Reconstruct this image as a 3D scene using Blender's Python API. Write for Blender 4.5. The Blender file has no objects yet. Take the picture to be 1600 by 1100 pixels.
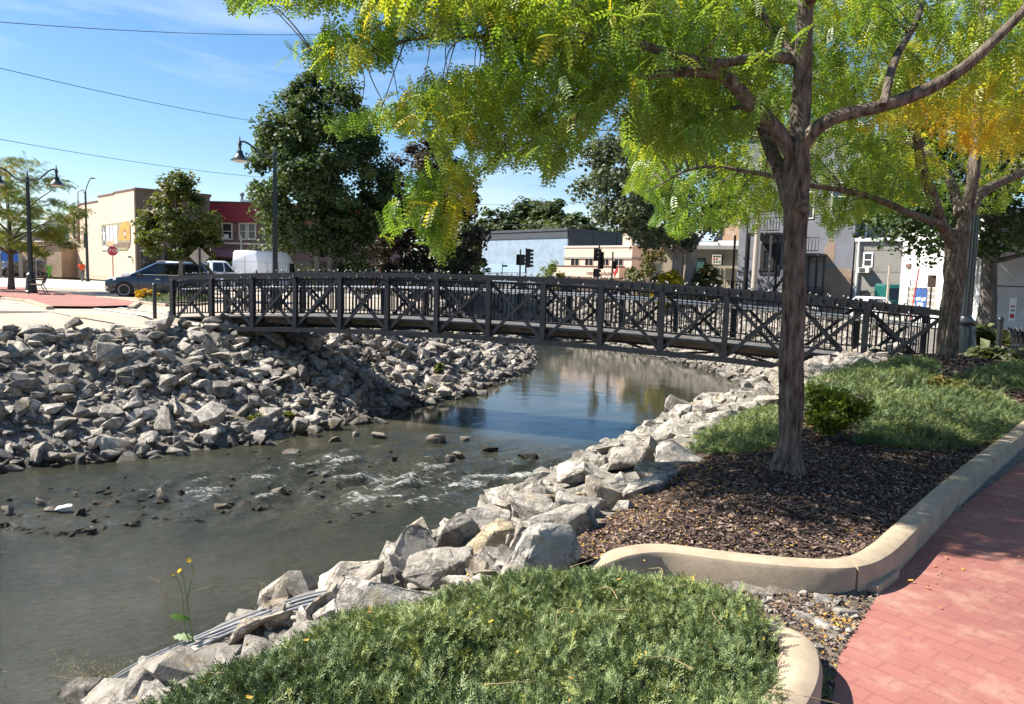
import bpy, bmesh, math, random
import numpy as np
from mathutils import Vector, Matrix, Euler
from mathutils.geometry import delaunay_2d_cdt
SC = bpy.context.scene
C = SC.collection
rng = np.random.default_rng(7)
random.seed(7)
rad = math.radians

# ------------------------------------------------------------ camera, sky, sun, exposure
FPX, PITCH, ROLL = 1202.0, rad(5.75), rad(1.6)
EYE = np.array([0.0, 0.0, 1.65])
_r = np.array([1, 0, 0.0]); _f = np.array([0, math.cos(PITCH), -math.sin(PITCH)]); _u = np.array([0, math.sin(PITCH), math.cos(PITCH)])
R2 = _r*math.cos(ROLL) + _u*math.sin(ROLL); U2 = _u*math.cos(ROLL) - _r*math.sin(ROLL)
cam_d = bpy.data.cameras.new('camera'); cam = bpy.data.objects.new('camera', cam_d); C.objects.link(cam)
cam_d.sensor_width = 36.0; cam_d.lens = 36.0*FPX/1600.0; cam_d.clip_start = 0.05; cam_d.clip_end = 3000
cam.matrix_world = Matrix(((R2[0], U2[0], -_f[0], EYE[0]), (R2[1], U2[1], -_f[1], EYE[1]), (R2[2], U2[2], -_f[2], EYE[2]), (0, 0, 0, 1)))
SC.camera = cam
SUN_EL, SUN_AZ = rad(46), math.atan2(-0.99, 0.13)
sdir = Vector((math.sin(SUN_AZ)*math.cos(SUN_EL), math.cos(SUN_AZ)*math.cos(SUN_EL), math.sin(SUN_EL)))
sun_d = bpy.data.lights.new('sun', 'SUN'); sun = bpy.data.objects.new('sun', sun_d); C.objects.link(sun)
sun_d.energy = 4.8; sun_d.angle = rad(0.53); sun_d.color = (1.0, 0.945, 0.86)
sun.rotation_euler = sdir.to_track_quat('Z', 'Y').to_euler(); sun.location = (-30, 10, 40)
world = bpy.data.worlds.new('World'); SC.world = world; world.use_nodes = True
nt = world.node_tree; nt.nodes.clear()
wo = nt.nodes.new('ShaderNodeOutputWorld'); bg = nt.nodes.new('ShaderNodeBackground'); sky = nt.nodes.new('ShaderNodeTexSky')
sky.sky_type = 'NISHITA'; sky.sun_disc = False; sky.sun_elevation = SUN_EL; sky.sun_rotation = SUN_AZ
sky.air_density = 1.0; sky.dust_density = 0.6; sky.ozone_density = 3.0; sky.altitude = 200
bg.inputs['Strength'].default_value = 0.066
tc = nt.nodes.new('ShaderNodeTexCoord'); mp = nt.nodes.new('ShaderNodeMapping'); mp.inputs['Scale'].default_value = (1.6, 1.1, 7.0); mp.inputs['Rotation'].default_value = (0.0, 0.12, 0.3)
nz = nt.nodes.new('ShaderNodeTexNoise'); nz.inputs['Scale'].default_value = 1.7; nz.inputs['Detail'].default_value = 7; nz.inputs['Roughness'].default_value = 0.55; nz.inputs['Distortion'].default_value = 0.6
rp = nt.nodes.new('ShaderNodeValToRGB'); rp.color_ramp.elements[0].position = 0.50; rp.color_ramp.elements[1].position = 0.78
rp.color_ramp.elements[1].color = (0.5, 0.5, 0.5, 1)
mx = nt.nodes.new('ShaderNodeMix'); mx.data_type = 'RGBA'; mx.inputs['B'].default_value = (6.6, 7.3, 8.2, 1)
L = nt.links.new
L(tc.outputs['Generated'], mp.inputs['Vector']); L(mp.outputs[0], nz.inputs['Vector']); L(nz.outputs['Fac'], rp.inputs[0])
L(rp.outputs[0], mx.inputs['Factor']); hsv = nt.nodes.new('ShaderNodeHueSaturation'); hsv.inputs['Saturation'].default_value = 1.22; hsv.inputs['Value'].default_value = 0.97
L(sky.outputs[0], hsv.inputs['Color']); L(hsv.outputs[0], mx.inputs['A']); L(mx.outputs['Result'], bg.inputs['Color']); L(bg.outputs[0], wo.inputs['Surface'])
SC.view_settings.view_transform = 'Standard'; SC.view_settings.look = 'None'; SC.view_settings.gamma = 1.0; SC.view_settings.exposure = 1.45
SC.view_settings.use_curve_mapping = False
SC.cycles.max_bounces = 8; SC.cycles.transparent_max_bounces = 8; SC.cycles.use_denoising = True

# ------------------------------------------------------------ helpers: survey of the photograph into metres
def ray(px, py): return _f + (px-800)/FPX*R2 + (550-py)/FPX*U2
def G(px, py, z=0.0):
    d = ray(px, py); t = (z-EYE[2])/d[2]; return EYE + t*d
def W(px, py, Y):
    d = ray(px, py); return EYE + Y/d[1]*d
def PR(P):
    v = np.asarray(P, float) - EYE; w = v@_f
    return 800+FPX*(v@R2)/w, 550-FPX*(v@U2)/w, w
def onwall(A, B, px, py):
    """local (along, up) of a pixel on the vertical wall A-B"""
    d = ray(px, py); a = np.array([A[0], A[1]]); t = np.array([B[0]-A[0], B[1]-A[1]]); Ln = np.hypot(*t); t /= Ln; n = np.array([-t[1], t[0]])
    k = ((a-EYE[:2])@n)/(d[:2]@n); P = EYE + k*d
    return (P[:2]-a)@t, P[2]

# ------------------------------------------------------------ helpers: noise, meshes
def _hash(i, j, k, s):
    h = (i.astype(np.int64)*374761393 + j.astype(np.int64)*668265263 + k.astype(np.int64)*2147483647 + s*974634177) & 0xffffffff
    h = ((h ^ (h >> 13))*1274126177) & 0xffffffff
    return ((h ^ (h >> 16)) & 0xffff)/65535.0
def vnoise(P, s=0):
    P = np.asarray(P, float); i = np.floor(P).astype(np.int64); f = P-i; f = f*f*(3-2*f); o = 0
    for a in (0, 1):
        for b in (0, 1):
            for c in (0, 1):
                w = (f[:, 0] if a else 1-f[:, 0])*(f[:, 1] if b else 1-f[:, 1])*(f[:, 2] if c else 1-f[:, 2])
                o = o + w*_hash(i[:, 0]+a, i[:, 1]+b, i[:, 2]+c, s)
    return o*2-1
def fbm(P, s=0, oct=4):
    o = 0; a = 1.0; P = np.asarray(P, float)
    for q in range(oct): o = o + a*vnoise(P, s+q); P = P*2.03+11.7; a *= 0.5
    return o
def fast(name, V, F, mat, parent=None, smooth=False, attrs=None, mats=None, mi=None, link=True):
    V = np.ascontiguousarray(V, np.float32)
    me = bpy.data.meshes.new(name)
    if isinstance(F, np.ndarray):
        n, k = F.shape; tot = np.full(n, k, np.int32); start = np.arange(n, dtype=np.int32)*k; loops = F.astype(np.int32).ravel()
    else:
        tot = np.array([len(f) for f in F], np.int32); start = np.concatenate(([0], np.cumsum(tot)[:-1])).astype(np.int32); loops = np.array([i for f in F for i in f], np.int32); n = len(F)
    me.vertices.add(len(V)); me.vertices.foreach_set('co', V.ravel())
    me.loops.add(len(loops)); me.loops.foreach_set('vertex_index', loops)
    me.polygons.add(n); me.polygons.foreach_set('loop_start', start)
    try: me.polygons.foreach_set('loop_total', tot)
    except Exception: pass
    for m in (mats or [mat]): me.materials.append(m)
    if mi is not None: me.polygons.foreach_set('material_index', np.asarray(mi, np.int32))
    me.polygons.foreach_set('use_smooth', np.full(n, bool(smooth)))
    for k_, a in (attrs or {}).items():
        at = me.attributes.new(k_, 'FLOAT', 'POINT'); at.data.foreach_set('value', np.asarray(a, np.float32))
    me.update(calc_edges=True); me.validate()
    o = bpy.data.objects.new(name, me)
    if link: C.objects.link(o)
    if parent: o.parent = parent
    return o
class MB:
    """collects shapes into one mesh"""
    def __init__(s): s.v = []; s.f = []
    def add(s, V, F):
        b = len(s.v); s.v.extend([tuple(p) for p in V]); s.f.extend([tuple(i+b for i in f) for f in F]); return s
    def box(s, x0, x1, y0, y1, z0, z1, bev=0):
        V = [(x, y, z) for z in (z0, z1) for y in (y0, y1) for x in (x0, x1)]
        return s.add(V, [(0, 2, 3, 1), (4, 5, 7, 6), (0, 1, 5, 4), (2, 6, 7, 3), (0, 4, 6, 2), (1, 3, 7, 5)])
    def bar(s, a, b, w, h=None, up=(0, 0, 1)):
        a = Vector(a); b = Vector(b); h = w if h is None else h; d = (b-a).normalized(); u = Vector(up)
        if abs(d.dot(u)) > 0.98: u = Vector((0, 1, 0))
        x = d.cross(u).normalized(); y = x.cross(d)
        V = [p+x*sx*w/2+y*sy*h/2 for p in (a, b) for sx, sy in ((-1, -1), (1, -1), (1, 1), (-1, 1))]
        return s.add(V, [(3, 2, 1, 0), (4, 5, 6, 7)]+[(i, (i+1) % 4, (i+1) % 4+4, i+4) for i in range(4)])
    def tube(s, pts, r, n=8, caps=True):
        P = [Vector(p) for p in pts]; R = r if hasattr(r, '__len__') else [r]*len(P); V = []; F = []; px = None
        for i, p in enumerate(P):
            d = (P[min(i+1, len(P)-1)]-P[max(i-1, 0)]); d = d.normalized() if d.length > 1e-9 else Vector((0, 0, 1))
            if px is None: px = d.orthogonal().normalized()
            px = (px-d*px.dot(d)); px = px.normalized() if px.length > 1e-6 else d.orthogonal().normalized()
            py = d.cross(px)
            V += [p+(px*math.cos(2*math.pi*k/n)+py*math.sin(2*math.pi*k/n))*R[i] for k in range(n)]
        for i in range(len(P)-1):
            F += [(i*n+k, i*n+(k+1) % n, (i+1)*n+(k+1) % n, (i+1)*n+k) for k in range(n)]
        if caps: F += [tuple(range(n-1, -1, -1)), tuple((len(P)-1)*n+k for k in range(n))]
        return s.add(V, F)
    def lathe(s, prof, n=16, at=(0, 0, 0), caps=True):
        V = [(at[0]+r*math.cos(2*math.pi*k/n), at[1]+r*math.sin(2*math.pi*k/n), at[2]+z) for r, z in prof for k in range(n)]; F = []
        for i in range(len(prof)-1): F += [(i*n+k, i*n+(k+1) % n, (i+1)*n+(k+1) % n, (i+1)*n+k) for k in range(n)]
        if caps: F += [tuple(range(n-1, -1, -1)), tuple((len(prof)-1)*n+k for k in range(n))]
        return s.add(V, F)
    def prism(s, poly, axis, a, b):
        """polygon (p,q) pushed along axis 'x','y' or 'z' from a to b"""
        def m(p, q, t): return {'x': (t, p, q), 'y': (p, t, q), 'z': (p, q, t)}[axis]
        n = len(poly); V = [m(p, q, a) for p, q in poly]+[m(p, q, b) for p, q in poly]
        return s.add(V, [tuple(range(n-1, -1, -1)), tuple(range(n, 2*n))]+[(i, (i+1) % n, (i+1) % n+n, i+n) for i in range(n)])
    def loft(s, rings, closed=True, caps=True):
        n = len(rings[0]); V = [p for r in rings for p in r]; F = []
        for i in range(len(rings)-1):
            F += [(i*n+k, i*n+(k+1) % n, (i+1)*n+(k+1) % n, (i+1)*n+k) for k in range(n if closed else n-1)]
        if caps: F += [tuple(range(n-1, -1, -1)), tuple((len(rings)-1)*n+k for k in range(n))]
        return s.add(V, F)
    def build(s, name, mat, parent=None, smooth=False, bevel=0, fix=True):
        me = bpy.data.meshes.new(name); me.from_pydata([tuple(v) for v in s.v], [], s.f); me.materials.append(mat)
        if fix or bevel:
            bm = bmesh.new(); bm.from_mesh(me)
            if fix: bmesh.ops.recalc_face_normals(bm, faces=bm.faces)
            if bevel:
                ed = [e for e in bm.edges if len(e.link_faces) == 2 and e.calc_face_angle(0) > 0.5]
                bmesh.ops.bevel(bm, geom=ed, offset=bevel, segments=2, affect='EDGES', profile=0.5)
            bm.to_mesh(me); bm.free()
        if smooth:
            me.polygons.foreach_set('use_smooth', np.full(len(me.polygons), True))
            try: me.set_sharp_from_angle(angle=rad(38))
            except Exception: pass
        o = bpy.data.objects.new(name, me); C.objects.link(o)
        if parent: o.parent = parent
        return o
def tag(o, label=None, cat=None, group=None, kind=None):
    for k, v in (('label', label), ('category', cat), ('group', group), ('kind', kind)):
        if v: o[k] = v
    return o
def thing(name, label, cat, loc=(0, 0, 0), rz=0.0, group=None, kind=None):
    o = bpy.data.objects.new(name, None); C.objects.link(o); o.location = [float(c) for c in loc]; o.rotation_euler = (0, 0, rz); o.empty_display_size = 0.2
    return tag(o, label, cat, group, kind)
def share(o, name=None, parent=None, loc=None, rot=None, scale=None):
    c = o.copy(); C.objects.link(c)
    if name: c.name = name
    c.parent = parent if parent else None
    if loc is not None: c.location = loc
    if rot is not None: c.rotation_euler = rot
    if scale is not None: c.scale = scale
    return c
def copy_tree(o, kids, parent=None):
    c = o.copy(); C.objects.link(c); c.parent = parent
    for ch in kids.get(o.name, []): copy_tree(ch, kids, c)
    return c
def kids_of():
    k = {}
    for o in SC.objects:
        if o.parent: k.setdefault(o.parent.name, []).append(o)
    return k
def crom(pts, n=6):
    P = [np.array(p, float) for p in pts]; P = [2*P[0]-P[1]]+P+[2*P[-1]-P[-2]]; out = []
    for i in range(1, len(P)-2):
        for t in np.arange(n)/n:
            out.append(0.5*((2*P[i])+(-P[i-1]+P[i+1])*t+(2*P[i-1]-5*P[i]+4*P[i+1]-P[i+2])*t*t+(-P[i-1]+3*P[i]-3*P[i+1]+P[i+2])*t**3))
    return out+[P[-2]]

# ------------------------------------------------------------ materials
def hexmix(c, k): return tuple(min(1, max(0, v*k)) for v in c)
def pm(name, col, rough=0.8, var=0.25, scale=4.0, bump=0.0, bscale=30.0, metal=0.0, col2=None, spec=0.4, stretch=None, coat=0.0, objrand=0.0, detail=5, trans=0):
    m = bpy.data.materials.new(name); m.use_nodes = True; t = m.node_tree; b = t.nodes['Principled BSDF']
    b.inputs['Roughness'].default_value = rough; b.inputs['Metallic'].default_value = metal; b.inputs['Specular IOR Level'].default_value = spec
    b.inputs['Coat Weight'].default_value = coat
    tcn = t.nodes.new('ShaderNodeTexCoord'); vec = tcn.outputs['Object']
    if objrand:
        oi = t.nodes.new('ShaderNodeObjectInfo'); ad = t.nodes.new('ShaderNodeVectorMath'); ad.operation = 'MULTIPLY_ADD'; ad.inputs[1].default_value = (1, 1, 1)
        t.links.new(vec, ad.inputs[0]); sc = t.nodes.new('ShaderNodeVectorMath'); sc.operation = 'SCALE'; sc.inputs[0].default_value = (37, 53, 71)
        t.links.new(oi.outputs['Random'], sc.inputs['Scale']); t.links.new(sc.outputs[0], ad.inputs[2]); vec = ad.outputs[0]
    if stretch:
        mpn = t.nodes.new('ShaderNodeMapping'); mpn.inputs['Scale'].default_value = stretch; t.links.new(vec, mpn.inputs['Vector']); vec = mpn.outputs[0]
    n = t.nodes.new('ShaderNodeTexNoise'); n.inputs['Scale'].default_value = scale; n.inputs['Detail'].default_value = detail; n.inputs['Roughness'].default_value = 0.6; t.links.new(vec, n.inputs['Vector'])
    r = t.nodes.new('ShaderNodeValToRGB'); r.color_ramp.elements[0].position = 0.32; r.color_ramp.elements[1].position = 0.68
    c2 = col2 or hexmix(col, 1+var); c1 = hexmix(col, 1-var) if not col2 else col
    r.color_ramp.elements[0].color = (*c1, 1); r.color_ramp.elements[1].color = (*c2, 1); t.links.new(n.outputs['Fac'], r.inputs[0]); out = r.outputs[0]
    if objrand:
        hs = t.nodes.new('ShaderNodeHueSaturation'); mr = t.nodes.new('ShaderNodeMapRange'); mr.inputs['To Min'].default_value = 1-objrand; mr.inputs['To Max'].default_value = 1+objrand
        t.links.new(oi.outputs['Random'], mr.inputs['Value']); t.links.new(mr.outputs[0], hs.inputs['Value']); t.links.new(out, hs.inputs['Color']); out = hs.outputs[0]
    t.links.new(out, b.inputs['Base Color'])
    if bump:
        n2 = t.nodes.new('ShaderNodeTexNoise'); n2.inputs['Scale'].default_value = bscale; n2.inputs['Detail'].default_value = 6; n2.inputs['Roughness'].default_value = 0.65; t.links.new(vec, n2.inputs['Vector'])
        bp = t.nodes.new('ShaderNodeBump'); bp.inputs['Strength'].default_value = min(1, bump); bp.inputs['Distance'].default_value = 0.02*max(1, bump); t.links.new(n2.outputs['Fac'], bp.inputs['Height']); t.links.new(bp.outputs[0], b.inputs['Normal'])
    return m
def leafmat(name, stops, trans=0.45, rough=0.5, tcol=(1.25, 1.15, 0.55), spec=0.35):
    """stops: (position, colour) by the per-leaf 'tint' value"""
    m = bpy.data.materials.new(name); m.use_nodes = True; t = m.node_tree; b = t.nodes['Principled BSDF']; out = t.nodes['Material Output']
    a = t.nodes.new('ShaderNodeAttribute'); a.attribute_name = 'tint'; r = t.nodes.new('ShaderNodeValToRGB'); e = r.color_ramp.elements
    e[0].position, e[0].color = stops[0][0], (*stops[0][1], 1); e[1].position, e[1].color = stops[-1][0], (*stops[-1][1], 1)
    for p, c in stops[1:-1]: q = e.new(p); q.color = (*c, 1)
    t.links.new(a.outputs['Fac'], r.inputs[0]); t.links.new(r.outputs[0], b.inputs['Base Color']); b.inputs['Roughness'].default_value = rough; b.inputs['Specular IOR Level'].default_value = spec
    if trans:
        tr = t.nodes.new('ShaderNodeBsdfTranslucent'); mu = t.nodes.new('ShaderNodeMix'); mu.data_type = 'RGBA'; mu.blend_type = 'MULTIPLY'; mu.inputs['Factor'].default_value = 1; mu.inputs['B'].default_value = (*tcol, 1)
        t.links.new(r.outputs[0], mu.inputs['A']); t.links.new(mu.outputs['Result'], tr.inputs['Color'])
        ms = t.nodes.new('ShaderNodeMixShader'); ms.inputs[0].default_value = trans; t.links.new(b.outputs[0], ms.inputs[1]); t.links.new(tr.outputs[0], ms.inputs[2]); t.links.new(ms.outputs[0], out.inputs['Surface'])
    return m
M = {}
def brickmat(name, c1, c2, mortar, bw=0.22, bh=0.075, rough=0.85, bump=0.4, msize=0.012, patch=None):
    m = bpy.data.materials.new(name); m.use_nodes = True; t = m.node_tree; b = t.nodes['Principled BSDF']; b.inputs['Roughness'].default_value = rough
    tcn = t.nodes.new('ShaderNodeTexCoord'); sp = t.nodes.new('ShaderNodeSeparateXYZ'); cb = t.nodes.new('ShaderNodeCombineXYZ'); ad = t.nodes.new('ShaderNodeMath'); ad.operation = 'ADD'
    t.links.new(tcn.outputs['Object'], sp.inputs[0]); t.links.new(sp.outputs['X'], ad.inputs[0]); t.links.new(sp.outputs['Y'], ad.inputs[1]); t.links.new(ad.outputs[0], cb.inputs['X']); t.links.new(sp.outputs['Z'], cb.inputs['Y'])
    br = t.nodes.new('ShaderNodeTexBrick'); br.inputs['Scale'].default_value = 1.0; br.inputs['Brick Width'].default_value = bw; br.inputs['Row Height'].default_value = bh; br.inputs['Mortar Size'].default_value = msize
    br.inputs['Color1'].default_value = (*c1, 1); br.inputs['Color2'].default_value = (*c2, 1); br.inputs['Mortar'].default_value = (*mortar, 1); t.links.new(cb.outputs[0], br.inputs['Vector'])
    n = t.nodes.new('ShaderNodeTexNoise'); n.inputs['Scale'].default_value = 0.9; n.inputs['Detail'].default_value = 6; t.links.new(tcn.outputs['Object'], n.inputs['Vector'])
    mu = t.nodes.new('ShaderNodeMix'); mu.data_type = 'RGBA'; mu.blend_type = 'MULTIPLY'; mu.inputs['Factor'].default_value = 0.6; rr = t.nodes.new('ShaderNodeValToRGB'); rr.color_ramp.elements[0].color = (0.65, 0.63, 0.6, 1); rr.color_ramp.elements[0].position = 0.3; rr.color_ramp.elements[1].position = 0.6
    t.links.new(n.outputs['Fac'], rr.inputs[0]); t.links.new(br.outputs['Color'], mu.inputs['A']); t.links.new(rr.outputs[0], mu.inputs['B']); t.links.new(mu.outputs['Result'], b.inputs['Base Color'])
    bp = t.nodes.new('ShaderNodeBump'); bp.inputs['Strength'].default_value = bump; bp.inputs['Distance'].default_value = 0.01; bp.invert = True; t.links.new(br.outputs['Fac'], bp.inputs['Height']); t.links.new(bp.outputs[0], b.inputs['Normal'])
    return m
def glassmat(name, col=(0.02, 0.025, 0.03), rough=0.05):
    m = bpy.data.materials.new(name); m.use_nodes = True; b = m.node_tree.nodes['Principled BSDF']; b.inputs['Base Color'].default_value = (*col, 1); b.inputs['Roughness'].default_value = rough; b.inputs['Specular IOR Level'].default_value = 0.8
    return m
M['steel'] = pm('dark_painted_steel', (0.016, 0.018, 0.022), 0.55, 0.3, 6, 0.05, 80, spec=0.28)
M['rail'] = pm('bright_handrail', (0.55, 0.56, 0.57), 0.3, 0.1, 6, metal=0.85)
M['deck'] = pm('weathered_deck_wood', (0.105, 0.10, 0.094), 0.85, 0.35, 3, 0.4, 40, stretch=(1, 8, 1), objrand=0.2)
M['beam'] = pm('stained_timber', (0.13, 0.095, 0.07), 0.85, 0.4, 3, 0.3, 30, objrand=0.15)
M['bulb'] = pm('bulb_glass', (0.38, 0.38, 0.35), 0.15, 0.05, 5, spec=0.9)
M['black'] = pm('black_rubber', (0.016, 0.016, 0.017), 0.6, 0.2, 8)
M['lamp'] = pm('dark_green_lamp_paint', (0.014, 0.019, 0.021), 0.32, 0.2, 5, spec=0.6)
M['diffuser'] = pm('lamp_diffuser', (0.6, 0.6, 0.56), 0.4, 0.05)
M['kerb'] = pm('tan_kerb_concrete', (0.345, 0.275, 0.19), 0.92, 0.22, 6.0, 0.16, 120, objrand=0.03, detail=9)
M['concrete'] = pm('pale_street_concrete', (0.36, 0.302, 0.235), 0.92, 0.14, 0.7, 0.3, 60)
M['asphalt'] = pm('worn_grey_asphalt', (0.41, 0.375, 0.325), 0.92, 0.15, 0.5, 0.3, 90)
M['white_line'] = pm('worn_white_paint', (0.72, 0.71, 0.68), 0.8, 0.12, 3)
M['yellow_line'] = pm('worn_yellow_paint', (0.5, 0.34, 0.07), 0.8, 0.2, 3)
M['glass'] = glassmat('dark_window_glass')
M['carglass'] = glassmat('tinted_car_glass', (0.008, 0.010, 0.012), 0.03)
M['rim'] = pm('alloy_rim', (0.42, 0.42, 0.43), 0.4, 0.1, 6, metal=0.8)
M['chrome'] = pm('chrome', (0.7, 0.7, 0.72), 0.15, 0.05, 6, metal=1.0)
M['galv'] = pm('galvanised_steel', (0.25, 0.26, 0.275), 0.5, 0.25, 9, metal=0.5)
M['white_paint'] = pm('white_car_paint', (0.78, 0.79, 0.80), 0.25, 0.03, 3, coat=0.5)
M['wood_pole'] = pm('weathered_pole_wood', (0.36, 0.31, 0.25), 0.9, 0.25, 4, 0.3, 30, stretch=(6, 6, 0.6))
# ------------------------------------------------------------ the lie of the land
WATER = -2.8
LTOP = np.array([(-140, -24), (-70, -5), (-45, 3), (-30, 8.7), (-22, 13.2), (-17, 17), (-13.6, 20.3), (-11.7, 21.6), (-9.95, 22.9), (-8.6, 26), (-6.4, 30), (-4.6, 35), (-4.0, 41), (-4.2, 47), (-6.5, 53), (-12, 58), (-24, 66), (-60, 84), (-140, 120)], float)
RTOP = np.array([(-140, -44), (-40, -17), (-14, -12), (-4.5, -4), (-2.7, -1), (-2.3, .6), (-1.95, 1.75), (-1.45, 2.55), (-0.75, 3.45), (0.15, 4.05), (0.5, 4.75), (0.97, 5.6), (1.5, 6.6), (2.1, 7.8), (3.5, 10.3), (5.2, 12.6), (8.0, 17.0), (11.2, 22), (14, 28), (14.6, 34), (13.5, 41), (12.0, 47), (8.5, 54), (0, 62), (-12, 71), (-40, 86), (-140, 136)], float)
def segdist(X, Y, poly):
    d = np.full(X.shape, 1e9)
    for (x0, y0), (x1, y1) in zip(poly[:-1], poly[1:]):
        dx, dy = x1-x0, y1-y0; t = np.clip(((X-x0)*dx+(Y-y0)*dy)/(dx*dx+dy*dy), 0, 1)
        d = np.minimum(d, np.hypot(X-x0-t*dx, Y-y0-t*dy))
    return d
def inpoly(X, Y, poly):
    r = np.zeros(X.shape, bool); n = len(poly); j = n-1
    for i in range(n):
        xi, yi = poly[i]; xj, yj = poly[j]
        if yi != yj: r ^= ((yi > Y) != (yj > Y)) & (X < (xj-xi)*(Y-yi)/(yj-yi)+xi)
        j = i
    return r
RIVER = np.concatenate([LTOP, RTOP[::-1]])
sst = lambda a, b, x: (lambda t: t*t*(3-2*t))(np.clip((x-a)/(b-a), 0, 1))
# long planter kerb, surveyed along the middle of its top
KERB_PX = [(922, 884, .06), (950, 868, .12), (985, 857, .155), (1040, 854, .165), (1140, 866, .165), (1250, 876, .165), (1325, 876, .165), (1372, 858, .165), (1418, 818, .165), (1500, 743, .165), (1596, 668, .165)]
KERB = [G(a, b, c) for a, b, c in KERB_PX]
KERB = [np.array([k[0], k[1], k[2]]) for k in KERB] + [np.array([7.75, 10.75, .165]), np.array([10.1, 13.3, .165]), np.array([13.9, 16.7, .165])]
BED = [(k[0], k[1]) for k in KERB] + [(13.0, 19.0), (9.2, 18.0), (8.0, 17.0), (5.2, 12.6), (3.5, 10.3), (2.1, 7.8), (1.5, 6.6), (0.97, 5.6), (0.5, 4.75), (0.15, 4.05)]
kerb2 = np.array([k[:2] for k in KERB])
def terrain(X, Y):
    X = np.asarray(X, float); Y = np.asarray(Y, float)
    ins = inpoly(X, Y, RIVER); dl = segdist(X, Y, LTOP); dr = segdist(X, Y, RTOP)
    zl = np.where(ins, -0.3-0.5*dl, -0.3*(1-sst(0, 2.6, dl)))
    k0 = .26+.42*sst(5.2, 3.6, Y)
    pr = np.where(dr < 1.5, -k0*dr, -k0*1.5-0.9*(dr-1.5))
    zr = np.where(ins, pr, 0)
    far = sst(22, 30, Y)
    zr = np.where(ins, zr*(1-far)+(-0.25-0.6*dr)*far, 0)
    z = np.where(ins, np.maximum(np.maximum(zl, zr), -3.35), np.where(dl < dr, zl, 0))
    bed = inpoly(X, Y, BED); dk = segdist(X, Y, kerb2)
    m = np.minimum(sst(0, 1.6, dk), sst(0.0, 1.5, dr)) if X.shape else 0
    z = z + np.where(bed, 0.10+0.17*m, 0)*np.where(bed, sst(-0.1, 0.5, dr), 0)
    z = z + np.where(inpoly(X, Y, JUNI), 0.08*sst(0, .5, dr), 0)
    z = z - np.where(~ins & (dr < dl) & (Y > 20), .6*sst(1.5, 7, dr)*sst(20, 28, Y)*sst(10, 13, X+.25*(Y-30)), 0)
    z = z + np.where(bed, .22*np.exp(-((X-6.9)**2+(Y-12.4)**2)/5.0)*sst(0, 1.2, dr), 0)
    # the garden falls a little towards the bridge's near end
    z = z - np.where(~ins, 0.2*np.exp(-((X-10.3)**2+(Y-17.8)**2)/9.0), 0)
    return z
JUNI = [(-2.0, 1.0), (-1.9, 1.8), (-1.45, 2.55), (-0.75, 3.45), (0.15, 4.05), (0.75, 3.95), (1.12, 3.35), (1.08, 2.95), (0.95, 2.5), (0.7, 1.9), (0.45, 1.0)]
def tz(x, y): return float(terrain(np.array([x]), np.array([y]))[0])
def hit(px, py, t0=1.5, t1=80):
    """where the ray through a point of the survey meets the ground (or the water)"""
    d = ray(px, py); t = np.linspace(t0, t1, 4000); P = EYE+t[:, None]*d
    z = np.maximum(terrain(P[:, 0], P[:, 1]), WATER); k = np.argmax(P[:, 2] < z)
    return P[k] if P[k, 2] < z[k] else P[-1]

def spaced(*parts):
    o = [np.arange(a, b, s) for a, b, s in parts]; return np.unique(np.concatenate(o+[[parts[-1][1]]]))
gx = spaced((-1200, -300, 150), (-300, -80, 20), (-80, -26, 2), (-26, -5, .35), (-5, 9, .14), (9, 20, .35), (20, 80, 3), (80, 300, 20), (300, 1200, 150))
gy = spaced((-200, -20, 20), (-20, 0, 1), (0, 13, .14), (13, 30, .3), (30, 72, .6), (72, 160, 4), (160, 400, 30), (400, 2200, 200))
X, Y = np.meshgrid(gx, gy); Z = terrain(X.ravel(), Y.ravel())
bankn = fbm(np.c_[X.ravel()*2.2, Y.ravel()*2.2, Y.ravel()*0], 3, 3)*0.07
Z = Z + np.where(inpoly(X.ravel(), Y.ravel(), RIVER), bankn, 0)
nx, ny = len(gx), len(gy); idx = np.arange(nx*ny).reshape(ny, nx)
F = np.stack([idx[:-1, :-1], idx[:-1, 1:], idx[1:, 1:], idx[1:, :-1]], -1).reshape(-1, 4)
M['soil'] = pm('stony_bank_soil', (0.10, 0.09, 0.075), 0.95, 0.4, 6, 0.9, 25, col2=(0.22, 0.20, 0.17))
ground = fast('ground', np.c_[X.ravel(), Y.ravel(), Z], F, M['soil'], smooth=True); tag(ground, kind='structure')

def drape(name, poly, dz, res, mat, zf=terrain, smooth=True, kind='structure', parent=None):
    """a thin sheet over the ground inside a polygon"""
    poly = np.array(poly, float)[:, :2]; pts = []
    n = len(poly)
    for i in range(n):
        a, b = poly[i], poly[(i+1) % n]; k = max(1, int(np.hypot(*(b-a))/res))
        pts += [a+(b-a)*t/k for t in range(k)]
    nb = len(pts); lo, hi = poly.min(0), poly.max(0)
    A, B = np.meshgrid(np.arange(lo[0]+res/2, hi[0], res), np.arange(lo[1]+res/2, hi[1], res)); A, B = A.ravel(), B.ravel()
    q = inpoly(A, B, poly) & (segdist(A, B, np.vstack([poly, poly[:1]])) > res*0.4); pts += list(np.c_[A[q], B[q]])
    r = delaunay_2d_cdt([Vector(p) for p in pts], [(i, (i+1) % nb) for i in range(nb)], [], 1, 1e-5)
    V = np.array([(v[0], v[1]) for v in r[0]]); z = zf(V[:, 0], V[:, 1])+dz if zf is not None else np.full(len(V), dz)
    o = fast(name, np.c_[V, z], [tuple(f) if (V[f[1]]-V[f[0]])[0]*(V[f[2]]-V[f[0]])[1]-(V[f[1]]-V[f[0]])[1]*(V[f[2]]-V[f[0]])[0] > 0 else tuple(f[::-1]) for f in r[2]], mat, smooth=smooth, parent=parent)
    return tag(o, kind=kind) if kind else o

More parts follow.
